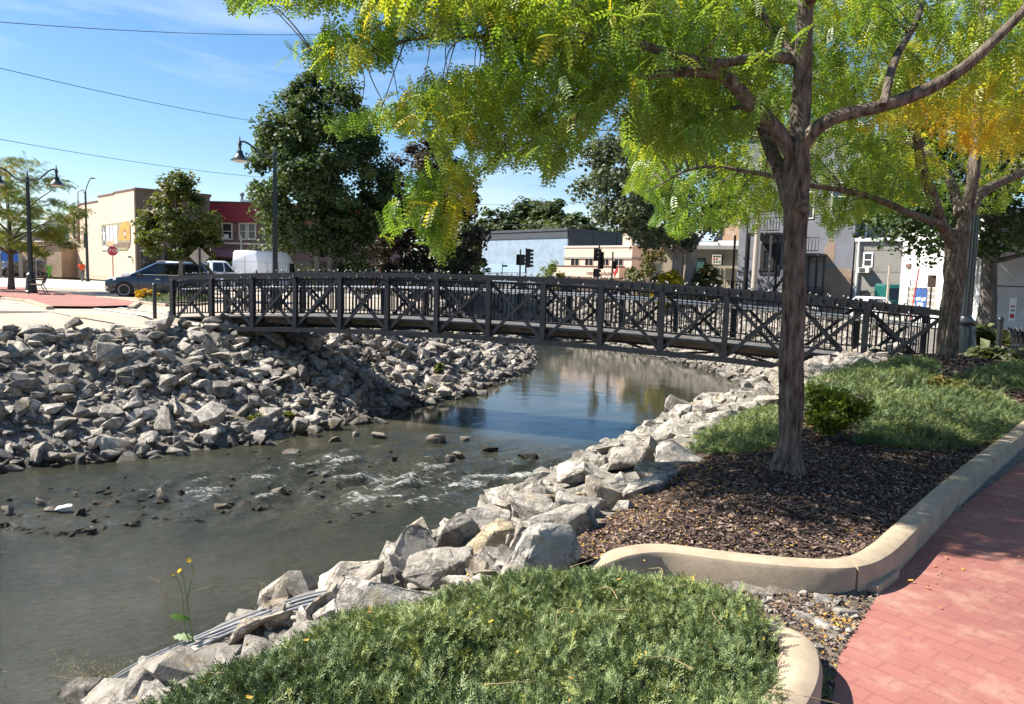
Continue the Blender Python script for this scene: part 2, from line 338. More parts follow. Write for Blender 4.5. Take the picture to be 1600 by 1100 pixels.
# ------------------------------------------------------------ paved ground on the far side
left_edge = [tuple(p) for p in LTOP[3:13]]
drape('street', [(-30, 8.7)]+left_edge[1:]+[(-4.2, 47), (-6.5, 53), (-12, 58), (-24, 66), (-24, 70), (-30, 100), (-90, 100), (-90, 10)], .028, .6, M['concrete'])
road = drape('road', [(-70, 46.5), (-22, 46.5), (-17, 45), (-8, 46), (-9, 52), (-16, 58), (-24, 64), (-34, 70), (-70, 70)], .05, 2, M['asphalt'])
M['redpath'] = None
def redmat():
    m = brickmat('red_stamped_concrete', (0.272, 0.103, 0.082), (0.30, 0.117, 0.094), (0.252, 0.094, 0.075), 0.2, 0.1, 0.85, 0.4, 0.008)
    t = m.node_tree; b = t.nodes['Principled BSDF']
    tcn = t.nodes.new('ShaderNodeTexCoord')
    # seen from above: brick pattern in x,y
    br = [n for n in t.nodes if n.type == 'TEX_BRICK'][0]; rot = t.nodes.new('ShaderNodeMapping'); rot.inputs['Rotation'].default_value = (0, 0, rad(52)); t.links.new(tcn.outputs['Object'], rot.inputs[0]); t.links.new(rot.outputs[0], br.inputs['Vector'])
    n = t.nodes.new('ShaderNodeTexNoise'); n.inputs['Scale'].default_value = 3.2; n.inputs['Detail'].default_value = 9; n.inputs['Roughness'].default_value = 0.72; t.links.new(tcn.outputs['Object'], n.inputs[0])
    r = t.nodes.new('ShaderNodeValToRGB'); r.color_ramp.elements[0].position = 0.50; r.color_ramp.elements[1].position = 0.78; t.links.new(n.outputs['Fac'], r.inputs[0])
    mxn = t.nodes.new('ShaderNodeMix'); mxn.data_type = 'RGBA'; mxn.inputs['B'].default_value = (0.36, 0.225, 0.165, 1); old = b.inputs['Base Color'].links[0].from_socket
    t.links.new(r.outputs[0], mxn.inputs['Factor']); t.links.new(old, mxn.inputs['A']); t.links.new(mxn.outputs['Result'], b.inputs['Base Color'])
    n2 = t.nodes.new('ShaderNodeTexNoise'); n2.inputs['Scale'].default_value = 90; n2.inputs['Detail'].default_value = 5; t.links.new(tcn.outputs['Object'], n2.inputs[0])
    b2 = t.nodes.new('ShaderNodeBump'); b2.inputs['Strength'].default_value = 0.35; b2.inputs['Distance'].default_value = 0.006; t.links.new(n2.outputs['Fac'], b2.inputs['Height']); ob = b.inputs['Normal'].links[0].from_socket
    t.links.new(ob, b2.inputs['Normal']); t.links.new(b2.outputs[0], b.inputs['Normal'])
    return m
M['redpath'] = redmat()
# raised red promenade on the far bank with its kerb
PROM = [G(a, b, .12)[:2] for a, b in [(-60, 452), (6, 463), (42, 467), (78, 478), (140, 478.5), (204, 477), (216, 470), (180, 466), (120, 460), (80, 455), (30, 449), (-60, 444)]]
prom = drape('promenade', PROM, .12, 2.5, M['redpath'], zf=None)
def sweep(path, w, h, rnd=.03, z0=-.05, zt=None):
    """kerb section run along a path: flat sides, rounded shoulders; path z is the top"""
    P = [np.array(p, float) for p in path]; rings = []
    for i, p in enumerate(P):
        d = P[min(i+1, len(P)-1)][:2]-P[max(i-1, 0)][:2]; d /= np.hypot(*d); n = np.array([-d[1], d[0]]); zt_ = p[2]
        prof = [(-w/2, z0), (-w/2, zt_-rnd), (-w/2+rnd*.3, zt_-rnd*.3), (-w/2+rnd, zt_), (0, zt_+.004), (w/2-rnd, zt_), (w/2-rnd*.3, zt_-rnd*.3), (w/2, zt_-rnd), (w/2, z0)]
        rings.append([(p[0]+n[0]*a, p[1]+n[1]*a, b) for a, b in prof])
    return MB().loft(rings)
pk = thing('promenade_kerb', 'pale concrete kerb round the red promenade across the river', 'kerb', (0, 0, 0), kind='structure')
for seg in ([(6, 464), (42, 468)], [(42.5, 468), (78, 479)], [(204, 479), (216, 471)], [(216.5, 470.5), (180, 466), (150, 463)]):
    sweep([[*G(a, b, .13)[:2], .135] for a, b in seg], .22, .14, .02).build('kerb_segment', M['kerb'], pk)
# grassy island with a pale kerb beside the parked car
ISL = [G(a, b, .1)[:2] for a, b in [(218, 471), (262, 473), (330, 470), (330, 455), (250, 457), (226, 463)]]
isl = drape('planted_island', ISL, .10, 1.0, M['soil'], zf=None)
ik = thing('island_kerb', 'pale concrete kerb round the planted island by the dark car', 'kerb', (0, 0, 0), kind='structure')
for seg in ([(216, 471), (240, 474), (262, 476)], [(262.6, 476), (300, 475), (332, 472)]):
    sweep([[*G(a, b, .1)[:2], .13] for a, b in seg], .2, .14, .02).build('kerb_segment', M['kerb'], ik)
mk = MB()
def stripe(a, b, w, dz=.05):
    A, B = G(*a), G(*b); d = B-A; d /= np.linalg.norm(d); n = np.array([-d[1], d[0], 0])*w/2
    return [(*(A+n)[:2], dz), (*(A-n)[:2], dz), (*(B-n)[:2], dz), (*(B+n)[:2], dz)]
for a, b in (((112, 478.6), (240, 497)), ((168, 480.5), (262, 492)), ((0, 471), (34, 476))): mk.add(stripe(a, b, .16), [(0, 1, 2, 3)])
tag(mk.build('crosswalk_markings', M['white_line']), kind='structure')
tag(MB().add(stripe((114, 495.5), (170, 498), .12), [(0, 1, 2, 3)]).build('yellow_road_line', M['yellow_line']), kind='structure')
pj = MB()
for a, b in (((80, 489.5), (108, 495)), ((0, 470), (8, 461)), ((170, 499), (240, 500)), ((0, 500), (60, 502))): pj.add(stripe(a, b, .05, .046), [(0, 1, 2, 3)])
tag(pj.build('pavement_joints', M['soil']), kind='structure')
drape('drain_gravel_strip', [G(a, b)[:2] for a, b in [(-60, 493), (0, 491), (60, 490), (80, 489), (60, 488), (0, 487.5), (-60, 489)]], .04, 1.5, pm('dark_gravel', (0.10, 0.085, 0.07), 0.95, 0.5, 8, 0.6, 40))
# parking lot and streets on the right-hand side beyond the bridge
drape('parking_lot', [(16.5, 36), (15.5, 42), (14, 48), (10.5, 55), (2, 63.5), (-8, 70.5), (-8, 76), (70, 76), (70, 24), (26, 24), (18, 27)], .03, 1.5, M['asphalt'])

# ------------------------------------------------------------ near path, planter, kerbs
drape('brick_path', [(0.62, -4), (0.85, 1.2), (1.22, 2.4), (1.3, 2.88), (1.48, 3.25), (2.0, 3.97), (2.46, 4.56), (3.2, 5.42), (5.1, 7.42), (7.9, 10.6), (10.2, 13.1), (14.0, 16.4), (26, 22), (30, 22), (30, -4)], .012, .5, M['redpath'])
M['mulch'] = pm('dark_bark_mulch', (0.032, 0.021, 0.017), 0.95, 0.5, 22, 0.9, 60, col2=(0.10, 0.07, 0.055))
drape('mulch_bed', BED, .02, .16, M['mulch'])
M['gutter'] = pm('dirty_gutter_soil', (0.085, 0.068, 0.052), 0.95, 0.4, 9, 0.8, 50, col2=(0.2, 0.17, 0.135))
drape('gutter_ground', [(0.72, 3.98), (1.16, 3.5), (1.24, 3.0), (1.26, 2.4), (1.3, 2.88), (1.48, 3.25), (2.0, 3.97), (2.2, 4.22), (1.95, 4.05), (1.2, 4.02)], .006, .12, M['gutter'])
pkerb = thing('planter_kerb', 'long curved tan concrete kerb round the mulched planter', 'kerb', (0, 0, 0), kind='structure')
kp = crom(KERB, 8); cuts = [0, 48, 64, 80, 88, 96, 104]
gap = .006
for a, b in zip(cuts[:-1], cuts[1:]):
    seg = [np.array(p) for p in kp[a:b+1]]
    if len(seg) < 2: continue
    d = seg[-1]-seg[-2]; seg[-1] = seg[-1]-d/np.linalg.norm(d)*gap*2
    sweep(seg, .15, .3, .032).build('kerb_segment', M['kerb'], pkerb, smooth=True)
nk = thing('bed_kerb', 'short rounded tan kerb ending beside the juniper and red path', 'kerb', (0, 0, 0), kind='structure')
K2 = [G(a, b, .17) for a, b in [(1222, 966), (1240, 984), (1256, 1008), (1257, 1042), (1240, 1080), (1204, 1130)]]
K2 = [[p[0]-.02, p[1], z] for p, z in zip(K2, (.13, .16, .17, .17, .17, .17))]+[[.62, 1.7, .17], [.42, .8, .17]]
sweep(crom(K2, 6), .17, .3, .05).build('kerb_segment', M['kerb'], nk, smooth=True)
lug = MB().prism([(0, 0), (.30, .14), (.36, .05), (.05, -.10)], 'z', 0, .055)
lg = lug.build('kerb_apron', M['kerb'], pkerb, bevel=.01); p_ = G(1340, 925, 0); lg.location = (p_[0], p_[1]+.02, 0); lg.rotation_euler = (0, 0, rad(20))

# ------------------------------------------------------------ water
wx = spaced((-140, -30, 6), (-30, -14, .5), (-14, 13, .11), (13, 16, .5)); wy = spaced((-42, 0, 6), (0, 4, .4), (4, 34, .11), (34, 66, .35), (66, 140, 6))
X, Y = np.meshgrid(wx, wy); Xf, Yf = X.ravel(), Y.ravel()
FL = np.array([.62, .78])   # downstream is towards the near left
al, ac = Xf*FL[0]+Yf*FL[1], -Xf*FL[1]+Yf*FL[0]
rap = np.zeros(len(Xf)); foam = np.zeros(len(Xf))
def blob(px, py, sx, sy, k, into):
    c = G(px, py, WATER); ea = np.exp(-(((Xf-c[0])/sx)**2+((Yf-c[1])/sy)**2)); into += k*ea
for a in ((790, 748, 2.2, .9, 1.0), (640, 735, 2.4, 2.2, .8), (520, 735, 2.4, 2.8, .7), (860, 725, 1.3, .8, .9), (700, 700, 2.4, 1.2, .5), (560, 775, 2.0, 1.6, .5), (420, 760, 2.6, 2.0, .6), (250, 770, 3.4, 2.2, .5), (120, 800, 3.0, 1.5, .3)): blob(*a, rap)
for a in ((820, 748, 1.4, .22, .62), (760, 740, .8, .2, .5), (885, 738, .7, .3, .72), (690, 785, 1.1, .25, .5), (800, 764, 1.0, .4, .36), (700, 745, 1.3, .6, .3), (610, 745, 1.0, .25, .6), (640, 720, 1.5, .35, .5), (545, 790, .9, .5, .5), (660, 700, .8, .3, .55), (300, 985, 1.6, .25, .26), (440, 925, 1.5, .2, .26), (80, 1010, 1.2, .2, .24), (480, 725, 2.2, 1.1, .34), (600, 760, 1.9, 1.2, .42), (330, 760, 3.0, .9, .26), (850, 770, .7, .22, .6), (720, 760, .6, .2, .42)): blob(*a, foam)
riff = fbm(np.c_[al*1.3, ac*2.6, al*0], 21, 4)*.042+fbm(np.c_[al*4, ac*5, al*0+3], 31, 2)*.024
calm = fbm(np.c_[al*.8, ac*.8, al*0], 41, 3)*.0022+fbm(np.c_[al*3.2, ac*3.2, al*0], 47, 2)*.0010
near = sst(16.5, 13, Yf)
zw = WATER+calm*(1+5.0*near)+np.clip(rap, 0, 1.4)*riff*1.7+fbm(np.c_[al*1.6, ac*4.0, al*0+5], 61, 3)*.010*sst(19, 14, Yf)
F = (lambda i: np.stack([i[:-1, :-1], i[:-1, 1:], i[1:, 1:], i[1:, :-1]], -1).reshape(-1, 4))(np.arange(len(Xf)).reshape(len(wy), len(wx)))
m = bpy.data.materials.new('murky_river_water'); m.use_nodes = True; t = m.node_tree; b = t.nodes['Principled BSDF']; M['water'] = m
b.inputs['IOR'].default_value = 1.333; b.inputs['Roughness'].default_value = 0.04; b.inputs['Specular IOR Level'].default_value = 0.5
ge = t.nodes.new('ShaderNodeNewGeometry'); n1 = t.nodes.new('ShaderNodeTexNoise'); n1.inputs['Scale'].default_value = 0.45; n1.inputs['Detail'].default_value = 5; t.links.new(ge.outputs['Position'], n1.inputs['Vector'])
cr = t.nodes.new('ShaderNodeValToRGB'); cr.color_ramp.elements[0].position = .35; cr.color_ramp.elements[1].position = .7; cr.color_ramp.elements[0].color = (0.025, 0.027, 0.018, 1); cr.color_ramp.elements[1].color = (0.044, 0.043, 0.029, 1); t.links.new(n1.outputs['Fac'], cr.inputs[0])
fa = t.nodes.new('ShaderNodeAttribute'); fa.attribute_name = 'foam'; mp2 = t.nodes.new('ShaderNodeMapping'); mp2.inputs['Rotation'].default_value = (0, 0, rad(-38)); mp2.inputs['Scale'].default_value = (3.0, 6.5, 1); t.links.new(ge.outputs['Position'], mp2.inputs[0])
n2 = t.nodes.new('ShaderNodeTexNoise'); n2.inputs['Scale'].default_value = 1.9; n2.inputs['Detail'].default_value = 10; n2.inputs['Roughness'].default_value = .72; n2.inputs['Distortion'].default_value = .8; t.links.new(mp2.outputs[0], n2.inputs[0])
ad = t.nodes.new('ShaderNodeMath'); ad.operation = 'MULTIPLY_ADD'; ad.inputs[1].default_value = 0.34; t.links.new(fa.outputs['Fac'], ad.inputs[0]); t.links.new(n2.outputs['Fac'], ad.inputs[2])
fr = t.nodes.new('ShaderNodeValToRGB'); fr.color_ramp.elements[0].position = .67; fr.color_ramp.elements[1].position = .86; t.links.new(ad.outputs[0], fr.inputs[0])
mxc = t.nodes.new('ShaderNodeMix'); mxc.data_type = 'RGBA'; mxc.inputs['B'].default_value = (.44, .45, .42, 1); t.links.new(fr.outputs[0], mxc.inputs['Factor']); t.links.new(cr.outputs[0], mxc.inputs['A']); t.links.new(mxc.outputs['Result'], b.inputs['Base Color'])
rm = t.nodes.new('ShaderNodeMapRange'); rm.inputs['To Min'].default_value = .045; rm.inputs['To Max'].default_value = .6; t.links.new(fr.outputs[0], rm.inputs[0]); t.links.new(rm.outputs[0], b.inputs['Roughness'])
n3 = t.nodes.new('ShaderNodeTexNoise'); n3.inputs['Scale'].default_value = 1.6; n3.inputs['Detail'].default_value = 6; n3.inputs['Roughness'].default_value = .6; t.links.new(mp2.outputs[0], n3.inputs[0])
bp = t.nodes.new('ShaderNodeBump'); bp.inputs['Distance'].default_value = .07; bp.inputs['Strength'].default_value = .12; t.links.new(n3.outputs['Fac'], bp.inputs['Height'])
ra = t.nodes.new('ShaderNodeAttribute'); ra.attribute_name = 'rough_water'; rs = t.nodes.new('ShaderNodeMapRange'); rs.inputs['To Min'].default_value = .022; rs.inputs['To Max'].default_value = 1.0; t.links.new(ra.outputs['Fac'], rs.inputs[0]); t.links.new(rs.outputs[0], bp.inputs['Strength']); t.links.new(bp.outputs[0], b.inputs['Normal'])
rw = np.clip(rap*1.0+near*.85, 0, 1)
water = fast('river_water', np.c_[Xf, Yf, zw], F, M['water'], smooth=True, attrs={'foam': np.clip(foam*.55+np.clip((np.clip(rap, 0, 1.4)*riff-.018)/.035, 0, 1)*.46, 0, 1.2), 'rough_water': rw}); tag(water, kind='structure')

# ------------------------------------------------------------ rocks
def rockmat(name, a, b_, c, dark=.40):
    m = bpy.data.materials.new(name); m.use_nodes = True; t = m.node_tree; b = t.nodes['Principled BSDF']; b.inputs['Roughness'].default_value = .9; b.inputs['Specular IOR Level'].default_value = .25
    oi = t.nodes.new('ShaderNodeObjectInfo'); at = t.nodes.new('ShaderNodeAttribute'); at.attribute_name = 'tint'; ge = t.nodes.new('ShaderNodeNewGeometry')
    sm = t.nodes.new('ShaderNodeMath'); sm.operation = 'ADD'; t.links.new(oi.outputs['Random'], sm.inputs[0]); t.links.new(at.outputs['Fac'], sm.inputs[1]); fc = t.nodes.new('ShaderNodeMath'); fc.operation = 'FRACT'; t.links.new(sm.outputs[0], fc.inputs[0])
    r = t.nodes.new('ShaderNodeValToRGB'); e = r.color_ramp.elements; e[0].color = (*a, 1); e[1].color = (*c, 1); e[0].position = .1; q = e.new(.5); q.color = (*b_, 1); q = e.new(.8); q.color = (*hexmix(b_, 1.12), 1); t.links.new(fc.outputs[0], r.inputs[0])
    n = t.nodes.new('ShaderNodeTexNoise'); n.inputs['Scale'].default_value = 7; n.inputs['Detail'].default_value = 8; n.inputs['Roughness'].default_value = .7; t.links.new(ge.outputs['Position'], n.inputs[0])
    r2 = t.nodes.new('ShaderNodeValToRGB'); r2.color_ramp.elements[0].color = (dark, dark*.98, dark*.95, 1); r2.color_ramp.elements[0].position = .34; r2.color_ramp.elements[1].position = .60; r2.color_ramp.elements[1].color = (1.0, 1.0, 1.0, 1); t.links.new(n.outputs['Fac'], r2.inputs[0])
    mu = t.nodes.new('ShaderNodeMix'); mu.data_type = 'RGBA'; mu.blend_type = 'MULTIPLY'; mu.inputs['Factor'].default_value = 1; t.links.new(r.outputs[0], mu.inputs['A']); t.links.new(r2.outputs[0], mu.inputs['B'])
    n4 = t.nodes.new('ShaderNodeTexNoise'); n4.inputs['Scale'].default_value = 2.3; n4.inputs['Detail'].default_value = 4; t.links.new(ge.outputs['Position'], n4.inputs[0]); r4 = t.nodes.new('ShaderNodeValToRGB'); r4.color_ramp.elements[0].position = .58; r4.color_ramp.elements[1].position = .8; t.links.new(n4.outputs['Fac'], r4.inputs[0])
    st = t.nodes.new('ShaderNodeMix'); st.data_type = 'RGBA'; st.inputs['B'].default_value = (.36, .27, .15, 1); t.links.new(r4.outputs[0], st.inputs['Factor']); t.links.new(mu.outputs['Result'], st.inputs['A'])
    sx = t.nodes.new('ShaderNodeSeparateXYZ'); t.links.new(ge.outputs['Position'], sx.inputs[0]); wt = t.nodes.new('ShaderNodeMapRange'); wt.inputs['From Min'].default_value = WATER+.06; wt.inputs['From Max'].default_value = WATER+.34; wt.inputs['To Min'].default_value = .38; t.links.new(sx.outputs['Z'], wt.inputs['Value'])
    wm = t.nodes.new('ShaderNodeMix'); wm.data_type = 'RGBA'; wm.blend_type = 'MULTIPLY'; wm.inputs['Factor'].default_value = 1; t.links.new(st.outputs['Result'], wm.inputs['A']); t.links.new(wt.outputs[0], wm.inputs['B']); t.links.new(wm.outputs['Result'], b.inputs['Base Color'])
    n2 = t.nodes.new('ShaderNodeTexNoise'); n2.inputs['Scale'].default_value = 26; n2.inputs['Detail'].default_value = 9; n2.inputs['Roughness'].default_value = .7; t.links.new(ge.outputs['Position'], n2.inputs[0])
    bp = t.nodes.new('ShaderNodeBump'); bp.inputs['Strength'].default_value = .9; bp.inputs['Distance'].default_value = .03
    vo = t.nodes.new('ShaderNodeTexVoronoi'); vo.feature = 'DISTANCE_TO_EDGE'; vo.inputs['Scale'].default_value = 5.5; ds = t.nodes.new('ShaderNodeMix'); ds.data_type = 'VECTOR'; ds.inputs['Factor'].default_value = .35; t.links.new(ge.outputs['Position'], ds.inputs[4]); t.links.new(n.outputs['Color'], ds.inputs[5]); t.links.new(ds.outputs[1], vo.inputs['Vector'])
    vr_ = t.nodes.new('ShaderNodeMapRange'); vr_.inputs['From Max'].default_value = .05; t.links.new(vo.outputs['Distance'], vr_.inputs['Value']); hm = t.nodes.new('ShaderNodeMath'); hm.operation = 'MULTIPLY_ADD'; hm.inputs[1].default_value = .5; t.links.new(vr_.outputs[0], hm.inputs[0]); t.links.new(n2.outputs['Fac'], hm.inputs[2])
    t.links.new(hm.outputs[0], bp.inputs['Height']); t.links.new(bp.outputs[0], b.inputs['Normal'])
    return m
M['rock'] = rockmat('limestone_riprap', (.22, .20, .174), (.43, .39, .335), (.62, .56, .475))
M['boulder'] = rockmat('pale_limestone', (.33, .298, .255), (.42, .385, .332), (.48, .44, .38), .5)
M['wetrock'] = rockmat('wet_stream_stone', (.07, .065, .05), (.11, .10, .08), (.20, .16, .12))
def hull(seed, n=15, box=(1, .8, .6), jit=.5):
    r = np.random.default_rng(seed); P = r.uniform(-1, 1, (n, 3)); P /= (np.abs(P)**3).sum(1)[:, None]**(1/3); P *= r.uniform(1-jit*.4, 1, (n, 1)); P *= np.array(box)*.5
    bm = bmesh.new()
    for p in P: bm.verts.new(p)
    q = bmesh.ops.convex_hull(bm, input=bm.verts); bmesh.ops.delete(bm, geom=[v for v in bm.verts if not v.link_faces], context='VERTS')
    bmesh.ops.dissolve_limit(bm, angle_limit=rad(14), verts=bm.verts, edges=bm.edges); bmesh.ops.triangulate(bm, faces=bm.faces); bmesh.ops.recalc_face_normals(bm, faces=bm.faces)
    bm.verts.ensure_lookup_table(); bm.verts.index_update()
    V = np.array([v.co[:] for v in bm.verts]); F = np.array([[v.index for v in f.verts] for f in bm.faces]); bm.free()
    return V, F
HULLS = [hull(100+i, 13+i % 6, (1, random.uniform(.6, .95), random.uniform(.42, .75))) for i in range(28)]
PROTO = []
for i, (V, F) in enumerate(HULLS):
    me = bpy.data.meshes.new('riprap_rock'); me.from_pydata(V.tolist(), [], F.tolist()); me.materials.append(M['rock'])
    bm = bmesh.new(); bm.from_mesh(me); bmesh.ops.bevel(bm, geom=list(bm.edges), offset=.018, segments=1, affect='EDGES', clamp_overlap=True); bm.to_mesh(me); bm.free(); PROTO.append(me)
def rotm(r, n, tilt):
    """random yaw with limited tilt"""
    yaw = r.uniform(0, 2*np.pi, n); a = r.normal(0, tilt, n); b = r.normal(0, tilt, n); cy, sy, ca, sa, cb, sb = np.cos(yaw), np.sin(yaw), np.cos(a), np.sin(a), np.cos(b), np.sin(b); o = np.zeros((n, 3, 3))
    Rz = np.stack([np.stack([cy, -sy, 0*cy], -1), np.stack([sy, cy, 0*cy], -1), np.stack([0*cy, 0*cy, 1+0*cy], -1)], 1)
    Rx = np.stack([np.stack([1+0*ca, 0*ca, 0*ca], -1), np.stack([0*ca, ca, -sa], -1), np.stack([0*ca, sa, ca], -1)], 1)
    Ry = np.stack([np.stack([cb, 0*cb, sb], -1), np.stack([0*cb, 1+0*cb, 0*cb], -1), np.stack([-sb, 0*cb, cb], -1)], 1)
    return Rx@Ry@Rz
rk = np.random.default_rng(11)
def scatter(top, box, n, run, mean, sig, smax, side):
    """stones over a bank: even by area inside the river corridor, up to run metres below its top line"""
    q = rk.uniform((box[0], box[2]), (box[1], box[3]), (n*6, 2)); d = segdist(q[:, 0], q[:, 1], top); o = segdist(q[:, 0], q[:, 1], RTOP if side > 0 else LTOP)
    k = (inpoly(q[:, 0], q[:, 1], RIVER) & (d < run) & (d < o+.5)) | (d < .25); q = q[k][:n]
    return np.c_[q, np.clip(np.exp(rk.normal(np.log(mean), sig, len(q))), .1, smax)]
LBX = (-27, 3, 7, 60)
st = np.vstack([scatter(LTOP, LBX, 420, 5.3, .58, .30, 1.15, 1), scatter(LTOP, LBX, 7600, 5.6, .31, .42, .75, 1), scatter(LTOP, LBX, 8500, 5.9, .18, .4, .38, 1)])
zt = terrain(st[:, 0], st[:, 1]); ok = inpoly(st[:, 0], st[:, 1], RIVER) & (zt > WATER-.28) | (segdist(st[:, 0], st[:, 1], LTOP) < .3); st, zt = st[ok], zt[ok]
px, py, pw = PR(np.c_[st[:, :2], zt]); inv = (px > -80) & (px < 900) & (py > 480) & (py < 800) & (pw > 1)
big = st[:, 2]/np.maximum(pw, 1)*inv; order = np.argsort(-big); indiv = set(order[:285].tolist())
RM = rotm(rk, len(st), .42)
lift = rk.uniform(-.08, .30, len(st))*st[:, 2]+np.where(st[:, 2] > .45, .06, 0)
def scl(r, n): return np.c_[r.uniform(.85, 1.25, n), r.uniform(.8, 1.1, n), r.uniform(.7, 1.15, n)]
SS = scl(rk, len(st)); pick = rk.integers(0, len(HULLS), len(st))
def joined(name, sel, S, T, mat, src=HULLS):
    Vs, Fs, tn, off = [], [], [], 0
    for k in sel:
        V, F = src[pick[k]]; P = (V*SS[k]*S[k, 2])@RM[k].T+np.array([S[k, 0], S[k, 1], T[k]]); Vs.append(P); Fs.append(F+off); off += len(P); tn.append(np.full(len(P), rk.random()))
    return fast(name, np.vstack(Vs), np.vstack(Fs), mat, attrs={'tint': np.concatenate(tn)})
Zs = zt+lift
cellk = lambda x, y: 'above the water' if y else ''
for k in indiv:
    o = bpy.data.objects.new('riprap_rock', PROTO[pick[k]]); C.objects.link(o); o.matrix_world = Matrix.Translation((st[k, 0], st[k, 1], Zs[k])) @ Matrix(RM[k].tolist()).to_4x4() @ Matrix.Diagonal((*(SS[k]*st[k, 2]), 1))
    tag(o, 'rough angular grey rock heaped with others on the far river bank', 'rock', 'riprap rocks heaped on the far river bank')
o = joined('riprap_rubble', [k for k in range(len(st)) if k not in indiv], st, Zs, M['rock']); tag(o, 'smaller grey stones filling the far rocky river bank', 'rubble', kind='stuff')
# the bank on this side, beyond and below the bridge
RBX = (2, 16, 11.5, 62)
st = np.vstack([scatter(RTOP, RBX, 420, 4.3, .55, .3, .95, -1), scatter(RTOP, RBX, 4200, 4.8, .35, .36, .7, -1), scatter(RTOP, RBX, 3400, 5.0, .2, .35, .4, -1)])
zt = terrain(st[:, 0], st[:, 1]); ok = inpoly(st[:, 0], st[:, 1], RIVER) & (zt > WATER-.28) | (segdist(st[:, 0], st[:, 1], RTOP) < .3); st, zt = st[ok], zt[ok]
RM = rotm(rk, len(st), .35); SS = scl(rk, len(st)); pick = rk.integers(0, len(HULLS), len(st)); Zs = zt+rk.uniform(-.1, .25, len(st))*st[:, 2]
M['paler'] = rockmat('pale_riprap', (.30, .27, .23), (.385, .35, .305), (.45, .41, .35), .45)
o = joined('riprap_rubble', range(len(st)), st, Zs, M['paler']); tag(o, 'pale broken stone lining the near bank beyond and below the bridge', 'rubble', kind='stuff')
# loose stone between the big boulders on this bank
NBX = (-9, 7, -3, 15)
st = np.vstack([scatter(RTOP, NBX, 1000, 3.6, .30, .35, .55, -1), scatter(RTOP, NBX, 3600, 3.8, .12, .45, .3, -1), scatter(RTOP, (-2.6, .2, 1.2, 4.6), 420, 1.3, .16, .4, .34, -1)])
zt = terrain(st[:, 0], st[:, 1]); ok = inpoly(st[:, 0], st[:, 1], RIVER) & (segdist(st[:, 0], st[:, 1], RTOP) > .12); st, zt = st[ok], zt[ok]
RM = rotm(rk, len(st), .35); SS = scl(rk, len(st)); pick = rk.integers(0, len(HULLS), len(st)); Zs = zt+rk.uniform(-.2, .12, len(st))*st[:, 2]
o = joined('bank_rubble', range(len(st)), st, Zs, M['boulder']); tag(o, 'small pale stones between the big boulders on the near bank', 'rubble', kind='stuff')

def boulder(name, seed, size, loc, yaw, tilt, mat, label, cat='boulder', group=None, sub=2, rough=1.0):
    V, F = hull(seed, 13, (1, 1, 1), .45); bm = bmesh.new(); vs = [bm.verts.new(v) for v in V]; [bm.faces.new([vs[i] for i in f]) for f in F]
    bmesh.ops.dissolve_limit(bm, angle_limit=rad(22), verts=bm.verts, edges=bm.edges)
    bmesh.ops.bevel(bm, geom=list(bm.edges), offset=.028, segments=1, affect='EDGES', clamp_overlap=True); bmesh.ops.triangulate(bm, faces=bm.faces); bmesh.ops.subdivide_edges(bm, edges=bm.edges, cuts=sub, use_grid_fill=True); bmesh.ops.triangulate(bm, faces=bm.faces)
    bm.normal_update(); P = np.array([v.co[:] for v in bm.verts]); N = np.array([v.normal[:] for v in bm.verts]); q = P*np.array(size)
    lay = vnoise(np.c_[q[:, 0]*3, q[:, 1]*3, q[:, 2]*22], seed)*.012*rough
    dsp = (fbm(q*3.2, seed, 5)*.046-np.abs(vnoise(q*8, seed+4))*.034+np.floor(vnoise(q*4.5, seed+8)*2.5)*.014)*rough*max(.35, min(1.3, max(size)))+lay
    dsp = np.clip(dsp, -.05*max(size), .05*max(size)); Sz = np.array(size)
    for v, d_, n_ in zip(bm.verts, dsp, N): v.co = v.co+Vector((n_*d_/Sz).tolist())
    me = bpy.data.meshes.new(name); bm.to_mesh(me); bm.free(); me.materials.append(mat)
    me.polygons.foreach_set('use_smooth', np.full(len(me.polygons), True))
    try: me.set_sharp_from_angle(angle=rad(17))
    except Exception: pass
    o = bpy.data.objects.new(name, me); C.objects.link(o); o.location = loc; o.scale = size; o.rotation_euler = (tilt[0], tilt[1], yaw)
    return tag(o, label, cat, group)
M['ochre'] = rockmat('ochre_limestone', (.43, .33, .19), (.48, .38, .23), (.50, .42, .30), .6)
M['tan'] = rockmat('tan_limestone', (.43, .37, .29), (.49, .43, .355), (.52, .465, .39), .55)
